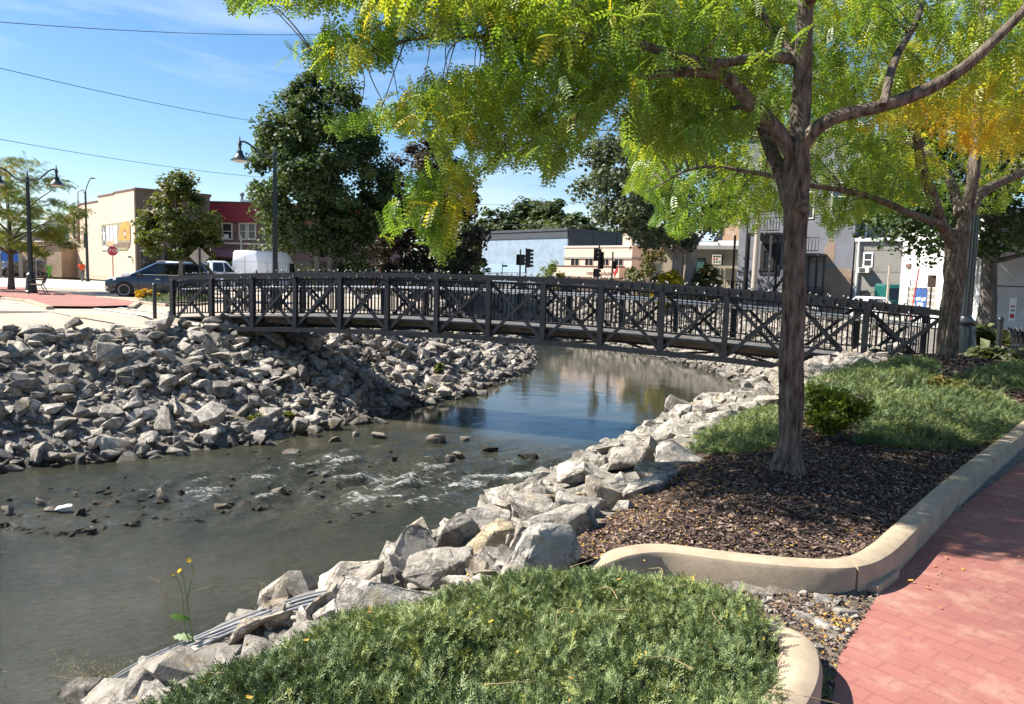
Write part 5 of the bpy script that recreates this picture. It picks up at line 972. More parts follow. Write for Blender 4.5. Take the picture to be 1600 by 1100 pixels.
# 10 white painted brick garage: lit front, shaded flank
A, B = W(1404, 470, 45), W(1538, 500, 31.5); b, Ln, lw = facade('white_brick_garage', 'white painted brick garage with a gridded window and shaded flank', A, B)
zt_ = 4.9; MB().box(0, Ln, .04, 12, -1, zt_).build('wall', M['white_brick'], b)
MB().box(.02, .3, .0, .036, -.3, zt_).build('corner_pilaster', M['white_brick'], b)
M['pane_beige'] = pm('dusty_window_pane', (.27, .245, .20), .3, .2, 3, spec=.6); x0, z0 = lw(1417, 483); x1, z1 = lw(1464, 448)
gw = MB().box(x0, x1, -.03, .036, z0, z1).build('garage_window', M['cream_trim'], b)
for i in range(7):
    for j in range(4):
        cw, chh = (x1-x0)/7, (z1-z0)/4; mat_ = M['skylight'] if not (2 <= i <= 4) else None
        MB().box(x0+cw*i+.07, x0+cw*(i+1)-.07, -.045, -.0305, z0+chh*j+.05, z0+chh*(j+1)-.05).build('pane', M['pane_beige'] if mat_ else M['glass'], gw)
bs = MB().box(x0+(x1-x0)*.33, x0+(x1-x0)*.74, -.06, -.0455, z0+.15, z1-.1).build('blue_poster', pm('poster_blue', (.03, .075, .22), .5, .1), gw)
for i, (u, v, w2) in enumerate(((.38, .42, .06), (.47, .45, .05), (.56, .42, .07), (.65, .45, .05), (.42, .22, .22))): MB().box(x0+(x1-x0)*u, x0+(x1-x0)*(u+w2), -.066, -.0605, z0+(z1-z0)*v, z0+(z1-z0)*(v+.13)).build('poster_mark', M['white'], bs)
x2, z2 = lw(1420, 415); MB().box(x2-.45, x2+.45, -.05, .036, z2-.11, z2+.11).build('red_sign_strip', M['coping'], b)
x2, z2 = lw(1521, 425); MB().box(x2-.6, x2+.5, -.04, .036, z2-.5, z2+.9).build('bricked_window', M['white_brick'], b)
# sign on the shaded flank (the face at local x = Ln)
pw_ = lambda px, py: onwall(B, B+np.array([math.cos(b.rotation_euler.z+math.pi/2), math.sin(b.rotation_euler.z+math.pi/2), 0]), px, py)
y0, z0 = pw_(1573, 500); y1, z1 = pw_(1587, 465); sg = MB().box(Ln+.003, Ln+.04, y0+.04, y1+.04, z0, z1).build('wall_notice', M['white'], b)
for i, (u, v) in enumerate(((.12, .3), (.42, .48), (.6, .66))): MB().box(Ln+.0405, Ln+.05, y0+.04+(y1-y0)*.2, y0+.04+(y1-y0)*.8, z0+(z1-z0)*u, z0+(z1-z0)*v).build('lettering', M['red'] if i != 1 else M['coping'], sg)
y0, z0 = pw_(1590, 447); MB().box(Ln+.003, Ln+.03, .1, 11.9, z0-.02, z0+.02).build('wall_cable', M['grey_wood'], b)
p = W(1424, 470, 40); k = thing('leaning_pole', 'thin red pole leaning by the white garage wall', 'pole', (p[0], p[1], 0), 0); q1 = W(1436, 420, 40); MB().bar((0, 0, -.3), (q1[0]-p[0], 0, q1[2]), .05).build('pole_shaft', M['red'], k)
p = W(1386, 470, 38); k = thing('tan_post', 'pale tan wooden post before the grey stucco wall', 'pole', (p[0], p[1], 0), 0); MB().lathe([(.07, -.2), (.055, 2.6)], 8).build('pole_shaft', M['wood_pole'], k)
for i, (px, d_) in enumerate(((581, .12), (587, .16))): p = W(px, 425, 55); k = thing('orange_rod', 'leaning orange marker rod under the dark trees' if i else 'shorter orange marker rod leaning under the dark trees', 'rod', (p[0], p[1], 0), 0); MB().bar((0, 0, 0), (.35, 0, 1.9 if i else 1.8), .05).build('rod_shaft', pm('orange_paint%d' % i, (.5, .12, .04), .6, .1), k)
# ------------------------------------------------------------ vehicles
M['slate_paint'] = pm('slate_blue_car_paint', (.022, .028, .044), .22, .05, 3, coat=.8, spec=.5); M['headlight'] = pm('clear_headlight', (.7, .72, .72), .1, .05, 3, spec=.9); M['taillight'] = pm('tail_lamp_red', (.25, .01, .012), .2, .1); M['black_paint'] = pm('black_car_paint', (.012, .012, .014), .22, .05, 3, coat=.6); M['red_paint'] = pm('red_car_paint', (.30, .02, .03), .25, .05, 3, coat=.6); M['green_cab'] = pm('dark_teal_truck_paint', (.012, .10, .085), .3, .1, 3, coat=.4); M['grey_trim'] = pm('grey_plastic_trim', (.05, .05, .055), .6, .1, 5)
def wheel(par, x, y, r, side, spokes=10):
    w = MB().lathe([(r*.62, -.11), (r*.93, -.115), (r, -.08), (r, .08), (r*.93, .115), (r*.62, .11)], 28).build('wheel', M['black'], par, smooth=True); w.location = (x, y, r); w.rotation_euler = (rad(90), 0, 0)
    z = .118 if side < 0 else -.118
    MB().lathe([(r*.63, -.118), (r*.70, -.122), (r*.70, .122), (r*.63, .118)], 28, caps=False).build('rim', M['rim'], w, smooth=True)
    MB().lathe([(.001, z*.80), (r*.66, z*.80)], 24, caps=False).build('brake_disc', M['grey_trim'], w)
    s = MB()
    for k in range(spokes):
        a = 2*math.pi*k/spokes; s.bar((math.cos(a)*r*.12, math.sin(a)*r*.12, z*.97), (math.cos(a)*r*.66, math.sin(a)*r*.62, z*1.0), r*.085, .03)
    s.lathe([(.001, z*1.02), (r*.16, z*1.02), (r*.18, z*.9)], 12, caps=False); s.build('spoke', M['rim'], w)
    return w
def car(name, label, loc, rz, stn, gh, mat, wheels, r, hw, glass=(), cat='car', group=None, extras=True, pillar=None, handles=(), mirror=None, lights=True):
    c = thing(name, label, cat, loc, rz, group); rings = []
    for x, zb, zt, w in stn:
        zm = zb+(zt-zb)*.45
        half = [(w*.90, zb), (w*.985, zb+(zt-zb)*.14), (w, zm), (w*.985, zb+(zt-zb)*.72), (w*.95, zt-.035), (w*.86, zt), (w*.4, zt+.025)]
        rings.append([(x, -a, z) for a, z in half]+[(x, a, z) for a, z in half[::-1]])
    body = MB().loft(rings).build('body', mat, c, smooth=True)
    if gh:
        xb0, xb1, xt0, xt1, zb, zt, wb, wt = gh; R_ = []
        for u in np.linspace(0, 1, 5):
            a, b_ = xb0+(xt0-xb0)*u, xb1+(xt1-xb1)*u; w = wb+(wt-wb)*u**1.15; z = zb+(zt-zb)*(u if u < 1 else 1); ch = .14
            R_.append([(a, -w+ch, z), (a+ch*.8, -w, z), (b_-ch*.8, -w, z), (b_, -w+ch, z), (b_, w-ch, z), (b_-ch*.8, w, z), (a+ch*.8, w, z), (a, w-ch, z)])
        top = [(x+(.16 if i in (0, 7) else .12 if i in (1, 6) else -.12 if i in (2, 5) else -.16), y*.86, z+.055) for i, (x, y, z) in enumerate(R_[-1])]; R_.append(top)
        MB().loft(R_).build('cabin', mat, c, smooth=True)
        def side(x, u, s): w = wb+(wt-wb)*u**1.15; return (x, s*(w+.006), zb+(zt-zb)*u)
        for s in (-1, 1):
            for (a0, a1, b0_, b1_) in glass:   # bottom x0,x1 and top x0,x1
                V = [side(a0, .10, s), side(a1, .10, s), side(a1+(b1_-a1)*.5, .5, s), side(b1_, .90, s), side(b0_, .90, s), side(a0+(b0_-a0)*.5, .5, s)]
                V2 = [(x, y-s*.03, z) for x, y, z in V]; n = 6
                MB().add(V+V2, [tuple(range(n)), tuple(range(2*n-1, n-1, -1))]+[(i, (i+1) % n, (i+1) % n+n, i+n) for i in range(n)]).build('side_window', M['carglass'], c)
        for nm, xa, xb_, wa in (('windscreen', xb0, xt0, -1), ('rear_window', xb1, xt1, 1)):
            f = lambda u: xa+(xb_-xa)*u+wa*.008
            V = [(f(.1), -wb+.2, zb+(zt-zb)*.1), (f(.1), wb-.2, zb+(zt-zb)*.1), (f(.92), wt-.16, zb+(zt-zb)*.92), (f(.92), -wt+.16, zb+(zt-zb)*.92)]; V2 = [(x-wa*.03, y, z) for x, y, z in V]
            MB().add(V+V2, [(0, 1, 2, 3), (7, 6, 5, 4)]+[(i, (i+1) % 4, (i+1) % 4+4, i+4) for i in range(4)]).build(nm, M['carglass'], c)
    for x in wheels:
        for s in (-1, 1):
            a = MB().prism([((r*1.14)*math.cos(t), (r*1.14)*math.sin(t)) for t in np.linspace(-.35, math.pi+.35, 18)], 'y', -.02, .02).build('wheel_arch', M['black'], c); a.location = (x, s*(hw-.012), r)
            wheel(c, x, s*(hw-.085), r, -s)
    x0, x1 = stn[0][0], stn[-1][0]
    if lights:
        for s in (-1, 1):
            h = MB().loft([[(x0+.06, s*(hw-.32), .72), (x0+.06, s*(hw-.30), .84), (x0+.02, s*(hw-.55), .82), (x0+.02, s*(hw-.55), .72)], [(x0+.62, s*(hw-.012), .86), (x0+.62, s*(hw-.02), .98), (x0+.35, s*(hw-.3), .985), (x0+.35, s*(hw-.3), .86)]]).build('headlight', M['headlight'], c)
            MB().box(x1-.12, x1+.012, s*(hw-.27)-.1, s*(hw-.27)+.1, .75, 1.08).build('tail_light', M['taillight'], c)
            MB().box(x0+.05, x0+.30, s*(hw-.22)-.07, s*(hw-.22)+.12, .42, .52).build('fog_lamp', M['chrome'], c)
        MB().box(x0-.02, x0+.1, -.45, .45, .5, .78).build('grille', M['grey_trim'], c); MB().box(x0+.3, x1-.3, -hw+.02, hw-.02, .17, .24).build('sill_trim', M['grey_trim'], c)
        MB().box(x0-.03, x0+.02, -.26, .26, .42, .54).build('number_plate', M['white'], c)
    for x, z in handles:
        for s in (-1, 1): MB().box(x-.10, x+.10, s*(hw-.0)-.018, s*(hw-.0)+.018, z-.018, z+.018).build('door_handle', M['chrome'], c)
    if mirror:
        for s in (-1, 1):
            m_ = MB().loft([[(mirror[0]-.1, s*(hw-.06), mirror[1]-.06), (mirror[0]-.1, s*(hw+.14), mirror[1]-.05), (mirror[0]-.1, s*(hw+.14), mirror[1]+.09), (mirror[0]-.1, s*(hw-.06), mirror[1]+.07)], [(mirror[0]+.07, s*(hw-.06), mirror[1]-.07), (mirror[0]+.07, s*(hw+.17), mirror[1]-.07), (mirror[0]+.07, s*(hw+.17), mirror[1]+.11), (mirror[0]+.07, s*(hw-.06), mirror[1]+.09)]]).build('wing_mirror', mat, c, bevel=.02)
    return c
p = W(153, 465, 37.6); q = W(312, 465, 38.6)
SUVS = [(0, .46, .70, .62), (.08, .30, .84, .80), (.35, .22, .94, .92), (1.1, .22, 1.05, .975), (1.7, .2, 1.12, .99), (3.2, .2, 1.13, 1.0), (4.5, .22, 1.14, .985), (4.98, .3, 1.12, .92), (5.16, .45, 1.0, .80)]
car('parked_suv', 'dark slate blue SUV parked broadside behind the planted island', (p[0], p[1]+1.0, 0), math.atan2(q[1]-p[1], q[0]-p[0]), SUVS, (1.12, 5.0, 2.3, 4.6, 1.09, 1.72, .955, .72), M['slate_paint'], (.98, 4.05), .375, 1.0, glass=((1.66, 2.70, 2.38, 2.72), (2.80, 3.72, 2.82, 3.66), (3.80, 4.72, 3.76, 4.45)), cat='SUV', handles=((2.52, .93), (3.55, .95)), mirror=(1.72, 1.14))
o = [x for x in SC.objects if x.name.startswith('parked_suv')][0]
for s in (-.62, .62): MB().tube([(2.4, s, 1.80), (2.6, s, 1.84), (4.4, s, 1.84), (4.6, s, 1.79)], .022, 6).build('roof_rail', M['chrome'], o)
for s in (-1, 1):
    for x in (1.62, 2.75, 3.76): MB().box(x-.006, x+.006, s*.985-.012, s*.985+.012, .32, 1.06).build('door_seam', M['black'], o)
    MB().box(1.75, 4.7, s*.952-.02, s*.952+.02, 1.135, 1.155).build('window_trim', M['chrome'], o)
SED = [(0, .4, .66, .6), (.12, .25, .78, .78), (.6, .2, .86, .87), (1.4, .2, .93, .9), (3.6, .2, .97, .9), (4.4, .25, .95, .84), (4.6, .42, .85, .7)]
p = W(196, 440, 45); car('parked_car', 'red car with only its roof showing above the dark SUV', (p[0], p[1], .18), .05, SED, (1.2, 4.2, 2.0, 3.5, .93, 1.50, .86, .64), M['red_paint'], (.85, 3.7), .33, .91, glass=((1.7, 2.7, 2.15, 2.68), (2.78, 3.8, 2.76, 3.3)), mirror=(1.6, .98))
p = W(-4, 434, 70); car('parked_car', 'dark car cut off by the edge behind the blue sign board', (p[0]-2, p[1]+2, 0), rad(70), SUVS, (1.28, 5.0, 2.2, 4.75, 1.09, 1.72, .955, .72), M['black_paint'], (.98, 4.05), .375, 1.0, glass=((1.72, 2.70, 2.32, 2.72), (2.80, 3.72, 2.82, 3.66)))
p = W(11, 434, 82); car('parked_car', 'white car parked behind the blue sign board', (p[0], p[1], 0), rad(80), SED, (1.2, 4.2, 2.0, 3.5, .93, 1.50, .86, .64), M['white_paint'], (.85, 3.7), .33, .91, glass=((1.7, 2.7, 2.15, 2.68), (2.78, 3.8, 2.76, 3.3)))
# pickup with a capped bed, seen from behind
PK = [(0, .5, .95, .7), (.12, .35, 1.10, .9), (.6, .32, 1.16, .98), (1.6, .32, 1.2, 1.0), (5.6, .36, 1.22, 1.0), (5.75, .5, 1.2, .98)]
p = W(322, 436, 49); q = W(398, 436, 52)
pkup = car('pickup_truck', 'white pickup truck with a dark capped bed beside the van', (q[0]-.9, q[1]+1.0, .02), math.atan2(p[1]-q[1], p[0]-q[0]), PK, (1.35, 3.35, 1.9, 3.2, 1.19, 1.93, .95, .74), M['white_paint'], (1.05, 4.6), .41, 1.0, glass=((1.6, 2.3, 2.1, 2.3), (2.38, 3.2, 2.36, 3.1)), cat='pickup', handles=((2.3, 1.05),))
MB().loft([[(3.42, -.93, 1.225), (5.7, -.93, 1.225), (5.7, .93, 1.225), (3.42, .93, 1.225)], [(3.5, -.74, 1.86), (5.45, -.74, 1.86), (5.45, .74, 1.86), (3.5, .74, 1.86)]]).build('bed_cap', M['white_paint'], pkup, bevel=.04)
for s in (-1, 1): MB().add([(3.65, s*.90, 1.36), (5.45, s*.90, 1.36), (5.3, s*.80, 1.72), (3.72, s*.80, 1.72), (3.65, s*.86, 1.36), (5.45, s*.86, 1.36), (5.3, s*.76, 1.72), (3.72, s*.76, 1.72)], [(0, 1, 2, 3), (7, 6, 5, 4), (0, 4, 5, 1), (1, 5, 6, 2), (2, 6, 7, 3), (3, 7, 4, 0)]).build('cap_window', M['carglass'], pkup)
MB().add([(5.675, -.75, 1.34), (5.675, .75, 1.34), (5.51, .62, 1.76), (5.51, -.62, 1.76), (5.64, -.75, 1.34), (5.64, .75, 1.34), (5.48, .62, 1.76), (5.48, -.62, 1.76)], [(0, 1, 2, 3), (7, 6, 5, 4), (0, 4, 5, 1), (1, 5, 6, 2), (2, 6, 7, 3), (3, 7, 4, 0)]).build('cap_rear_window', M['carglass'], pkup)
# white high-roof van
p = W(363, 438, 52); q = W(403, 438, 51.0); e = W(474, 438, 57.0)
hd = math.atan2(e[1]-q[1], e[0]-q[0]); v = thing('delivery_van', 'white high-roof panel van seen from its rear corner', 'van', (((p+q)/2)[0], ((p+q)/2)[1], 0), hd)
Ln, hw = 5.9, 1.0; R_ = []
def vr(x, zt, w, ta): return [(x, -w, .45), (x, -w, 1.2), (x, -w*.985, 1.9), (x, -w*ta, zt-.14), (x, -w*ta*.88, zt), (x, 0, zt+.03), (x, w*ta*.88, zt), (x, w*ta, zt-.14), (x, w*.985, 1.9), (x, w, 1.2), (x, w, .45)]
for x, zt, w, ta in ((0, 2.62, .95, .90), (.08, 2.74, hw, .90), (3.9, 2.76, hw, .90), (4.45, 2.60, hw, .88), (4.9, 2.1, .98, .9), (5.15, 1.62, .97, .95), (5.75, 1.28, .92, .95), (5.9, 1.05, .8, .95)): R_.append(vr(x, zt, w, ta) if zt > 2.0 else [(x, -w, .45), (x, -w, .8), (x, -w, zt-.3), (x, -w*ta, zt-.1), (x, -w*ta*.88, zt), (x, 0, zt+.03), (x, w*ta*.88, zt), (x, w*ta, zt-.1), (x, w, zt-.3), (x, w, .8), (x, w, .45)])
MB().loft(R_).build('body', M['white_paint'], v, smooth=True)
for s in (-1, 1):
    MB().add([(4.05, s*1.006, 1.35), (5.0, s*.995, 1.35), (4.72, s*.985, 1.98), (4.1, s*.992, 2.0), (4.05, s*.97, 1.35), (5.0, s*.96, 1.35), (4.72, s*.95, 1.98), (4.1, s*.96, 2.0)], [(0, 1, 2, 3), (7, 6, 5, 4), (0, 4, 5, 1), (1, 5, 6, 2), (2, 6, 7, 3), (3, 7, 4, 0)]).build('side_window', M['carglass'], v)
    for x in (1.1, 2.55, 3.9): MB().box(x-.006, x+.006, s*1.0-.008, s*1.0+.008, .6, 2.0).build('panel_seam', M['grey_trim'], v)
    for z in (1.05, 1.98): MB().box(.15, 3.95, s*.998-.008, s*.998+.008, z-.008, z+.008).build('body_crease', M['signback'], v)
    MB().box(-.03, .02, s*.86-.05, s*.86+.05, .95, 1.5).build('tail_light', M['taillight'], v)
    for x in (1.0, 4.75):
        a = MB().prism([(.42*math.cos(t), .42*math.sin(t)) for t in np.linspace(-.3, math.pi+.3, 16)], 'y', -.02, .02).build('wheel_arch', M['black'], v); a.location = (x, s*.99, .36); wheel(v, x, s*.90, .36, -s, 6)
MB().box(-.014, .02, -.008, .008, .6, 2.45).build('door_seam', M['grey_trim'], v); MB().box(-.014, .02, -.86, .86, 2.0, 2.015).build('door_seam', M['grey_trim'], v); MB().box(-.06, .1, -.95, .95, .42, .58).build('rear_bumper', M['grey_trim'], v); l_ = MB().lathe([(.1, 0), (.1, .03)], 12).build('door_latch', M['grey_trim'], v); l_.location = (-.03, -.12, 1.1); l_.rotation_euler = (0, rad(90), 0)
MB().add([(4.52, -.84, 2.46), (4.52, .84, 2.46), (5.16, .86, 1.7), (5.16, -.86, 1.7), (4.48, -.84, 2.43), (4.48, .84, 2.43), (5.12, .86, 1.68), (5.12, -.86, 1.68)], [(0, 1, 2, 3), (7, 6, 5, 4), (0, 4, 5, 1), (1, 5, 6, 2), (2, 6, 7, 3), (3, 7, 4, 0)]).build('windscreen', M['carglass'], v)
# vehicles behind the bridge on the right
p = W(1388, 480, 33); car('parked_car', 'white car with only its pale roof showing above the bridge rail', (W(1366, 480, 44)[0], 42, -.6), rad(88), SED, (1.2, 4.2, 2.0, 3.5, .93, 1.50, .86, .64), M['white_paint'], (.85, 3.7), .33, .91, glass=((1.7, 2.7, 2.15, 2.68), (2.78, 3.8, 2.76, 3.3)))
p = W(1411, 480, 47.5); t = thing('box_truck', 'dark teal truck cab half hidden beside the white garage', 'truck', (p[0], p[1], -.62), rad(90))
MB().loft([[(0, -.95, .6), (0, -.95, 1.3), (.5, -.95, 2.15), (.6, -.85, 2.3), (.6, .85, 2.3), (.5, .95, 2.15), (0, .95, 1.3), (0, .95, .6)], [(1.9, -.95, .6), (1.9, -.95, 1.3), (1.9, -.95, 2.2), (1.9, -.85, 2.36), (1.9, .85, 2.36), (1.9, .95, 2.2), (1.9, .95, 1.3), (1.9, .95, .6)]]).build('cab', M['green_cab'], t)
MB().add([(.03, -.8, 1.36), (.03, .8, 1.36), (.46, .8, 2.08), (.46, -.8, 2.08), (.07, -.8, 1.33), (.07, .8, 1.33), (.5, .8, 2.05), (.5, -.8, 2.05)], [(0, 1, 2, 3), (7, 6, 5, 4), (0, 4, 5, 1), (1, 5, 6, 2), (2, 6, 7, 3), (3, 7, 4, 0)]).build('windscreen', M['carglass'], t); MB().box(-.06, .1, -.9, .9, .45, .8).build('bumper', M['white_paint'], t)
MB().box(2.0, 5.0, -1, 1, .8, 1.1).build('truck_bed', M['grey_trim'], t)
for x in (.9, 4.2):
    for s in (-1, 1): wheel(t, x, s*.88, .4, -s, 6)
p = W(1095, 480, 47); car('parked_car', 'dark car parked beyond the bridge in front of the stucco shop', (W(1272, 480, 44)[0], 44, -.6), rad(188), SED, (1.2, 4.2, 2.0, 3.5, .93, 1.50, .86, .64), M['black_paint'], (.85, 3.7), .33, .91, glass=((1.7, 2.7, 2.15, 2.68), (2.78, 3.8, 2.76, 3.3)))
# ------------------------------------------------------------ person walking
def skin(name, joints, edges, mat, parent, sub=2):
    me = bpy.data.meshes.new(name); me.from_pydata([j[:3] for j in joints], edges, []); me.materials.append(mat); o = bpy.data.objects.new(name, me); C.objects.link(o); o.parent = parent
    md = o.modifiers.new('skin', 'SKIN'); md.use_smooth_shade = True
    for i, j in enumerate(joints): v_ = me.skin_vertices[0].data[i]; v_.radius = (j[3], j[4] if len(j) > 4 else j[3]); v_.use_root = (i == 0)
    s_ = o.modifiers.new('sub', 'SUBSURF'); s_.levels = sub; s_.render_levels = sub
    return o
p = G(128.5, 441, .0); pe = thing('person', 'person in an orange t-shirt and grey trousers walking across the street', 'person', (p[0], p[1], .01), rad(8))
skm = pm('dark_skin', (.10, .055, .035), .6, .05); orm = pm('orange_shirt_cloth', (.78, .10, .025), .85, .08, 6); gtm = pm('grey_trouser_cloth', (.17, .16, .15), .9, .1, 6)
J = [(0, 0, .95, .13, .10), (0, .0, 1.18, .12, .095), (0, .0, 1.40, .13, .09), (0, -.01, 1.52, .055), (0, -.03, 1.60, .075, .085), (0, -.03, 1.72, .075, .09),
     (.19, 0, 1.42, .055), (.25, .03, 1.15, .04), (.24, -.10, .92, .032), (.235, -.13, .84, .03), (-.19, 0, 1.42, .055), (-.26, .0, 1.15, .04), (-.27, .10, .93, .032), (-.265, .12, .85, .03),
     (.09, 0, .88, .085), (.10, -.10, .49, .06), (.10, -.14, .08, .042), (.10, -.27, .04, .035), (-.09, .0, .88, .085), (-.10, .04, .48, .06), (-.10, .20, .10, .042), (-.10, .10, .04, .035)]
skin('body', J, [(0, 1), (1, 2), (2, 3), (3, 4), (4, 5), (2, 6), (6, 7), (7, 8), (8, 9), (2, 10), (10, 11), (11, 12), (12, 13), (0, 14), (14, 15), (15, 16), (16, 17), (0, 18), (18, 19), (19, 20), (20, 21)], skm, pe)
skin('shirt', [(0, 0, .90, .165, .125), (0, 0, 1.18, .15, .12), (0, 0, 1.42, .155, .11), (0, -.005, 1.49, .075, .07), (.19, 0, 1.43, .08), (.245, .02, 1.20, .075), (-.19, 0, 1.43, .08), (-.255, .005, 1.20, .075)], [(0, 1), (1, 2), (2, 3), (2, 4), (4, 5), (2, 6), (6, 7)], orm, pe)
skin('trousers', [(0, 0, .95, .15, .115), (.09, 0, .86, .11), (.10, -.09, .49, .085), (.10, -.14, .14, .07), (-.09, 0, .86, .11), (-.10, .04, .48, .085), (-.10, .18, .16, .07)], [(0, 1), (1, 2), (2, 3), (0, 4), (4, 5), (5, 6)], gtm, pe)
skin('hair', [(0, -.015, 1.70, .082, .09), (0, -.01, 1.75, .07, .08)], [(0, 1)], M['black'], pe, 1)
for x, y in ((.10, -.20), (-.10, .15)): MB().box(x-.05, x+.05, y-.13, y+.11, 0, .075).build('shoe', M['white'], pe, bevel=.02)
for x in (-.03, .03): MB().lathe([(.001, 0), (.011, .003), (.001, .01)], 6).build('eye', M['white'], pe).location = (x, -.115, 1.665)
MB().lathe([(.016, 0), (.003, .035)], 6).build('nose', skm, pe).location = (0, -.118, 1.63)
# ------------------------------------------------------------ foliage machinery
rl = np.random.default_rng(21)
def unit(v): return v/np.maximum(np.linalg.norm(v, axis=-1, keepdims=True), 1e-9)
def frames(dirs, ups):
    """rotation matrices whose columns are (dir, side, normal)"""
    x = unit(dirs); y = unit(np.cross(ups, x)); z = np.cross(x, y); return np.stack([x, y, z], -1)
def place(TV, TF, R_, pos, scale):
    n, k = len(pos), len(TV); V = np.einsum('nij,kj->nki', R_, TV)*scale[:, None, None]+pos[:, None, :]
    F = TF[None]+(np.arange(n)*k)[:, None, None]; return V.reshape(-1, 3), F.reshape(-1, TF.shape[1])
def pinnate(pairs, L=1.0, ll=.2, lw=.07, droop=.25):
    V, F = [], []
    for i in range(pairs):
        t = (i+.6)/pairs; x = L*t; z = -droop*t*t*L; s_ = 1-.35*abs(t-.5)*1.3
        for s in (-1, 1):
            dx, dy = .5, s*.86; b = len(V); l_, w = ll*s_, lw*s_; px_, py_ = -dy, dx
            V += [(x, 0, z), (x+dx*l_*.45+px_*w*.5, dy*l_*.45+py_*w*.5, z+.02*l_), (x+dx*l_, dy*l_, z-.16*l_), (x+dx*l_*.45-px_*w*.5, dy*l_*.45-py_*w*.5, z+.02*l_)]; F.append((b, b+1, b+2, b+3))
    V += [(0, -.006, .0), (0, .006, .0), (L, .003, -droop*L), (L, -.003, -droop*L)]; b = len(V)-4; F.append((b, b+1, b+2, b+3))
    return np.array(V), np.array(F)
QUAD = (np.array([(0, 0, 0), (.45, .36, .05), (1, 0, -.12), (.45, -.36, .05)]), np.array([(0, 1, 2, 3)]))
LOBE = (np.array([(0, 0, 0), (.25, .42, .0), (.62, .30, .02), (1, 0, -.1), (.62, -.30, .02), (.25, -.42, 0)]), np.array([(0, 1, 2, 3), (0, 3, 4, 5)]))
def leaves(name, parent, pos, dirs, ups, scale, tint, tmpl, mat, kind='stuff'):
    V, F = place(*tmpl, frames(dirs, ups), pos, scale); o = fast(name, V, F, mat, parent, attrs={'tint': np.repeat(tint, len(tmpl[0]))}, smooth=False)
    return tag(o, kind=kind) if kind else o
def barkmat(name, a, b_, sc=1.0):
    m = pm(name, a, .95, .3, 9*sc, 2.2, 14*sc, col2=b_, stretch=(1, 1, .26)); m.node_tree.nodes['Principled BSDF'].inputs['Specular IOR Level'].default_value = .2; return m
M['bark'] = barkmat('furrowed_locust_bark', (.040, .030, .022), (.27, .22, .17), 2.8); M['bark2'] = barkmat('grey_brown_bark', (.06, .052, .045), (.16, .14, .12), .6); M['bark3'] = barkmat('pale_bark', (.16, .145, .125), (.30, .27, .235), .5)
def limb(name, pts, radii, parent, mat, n=20, ridge=.05, seed=0, sub=8):
    """a tapering limb with bark ridges; pts in world metres relative to the parent"""
    P = np.array(crom(pts, sub)); rr = np.interp(np.linspace(0, len(pts)-1, len(P)), np.arange(len(pts)), radii)
    mb = MB().tube([tuple(p) for p in P], list(rr), n); V = np.array(mb.v); C_ = np.repeat(P, n, 0); R_ = np.repeat(rr, n); a = np.tile(np.arange(n)*2*np.pi/n, len(P)); ln = np.repeat(np.r_[0, np.cumsum(np.linalg.norm(np.diff(P, axis=0), axis=1))], n)
    q = np.c_[np.cos(a)*3.2, np.sin(a)*3.2, ln*2.2]; d = ridge*(fbm(q*1.6, seed, 3)*.8+np.abs(vnoise(q*np.array([2.6, 2.6, 1.0]), seed+9))*1.1-.4)+.06*vnoise(np.c_[np.cos(a), np.sin(a), ln*3], seed+5)
    V = V+(V-C_)*d[:, None]; mb.v = [tuple(v) for v in V]; return mb.build(name, mat, parent, smooth=True, fix=False)

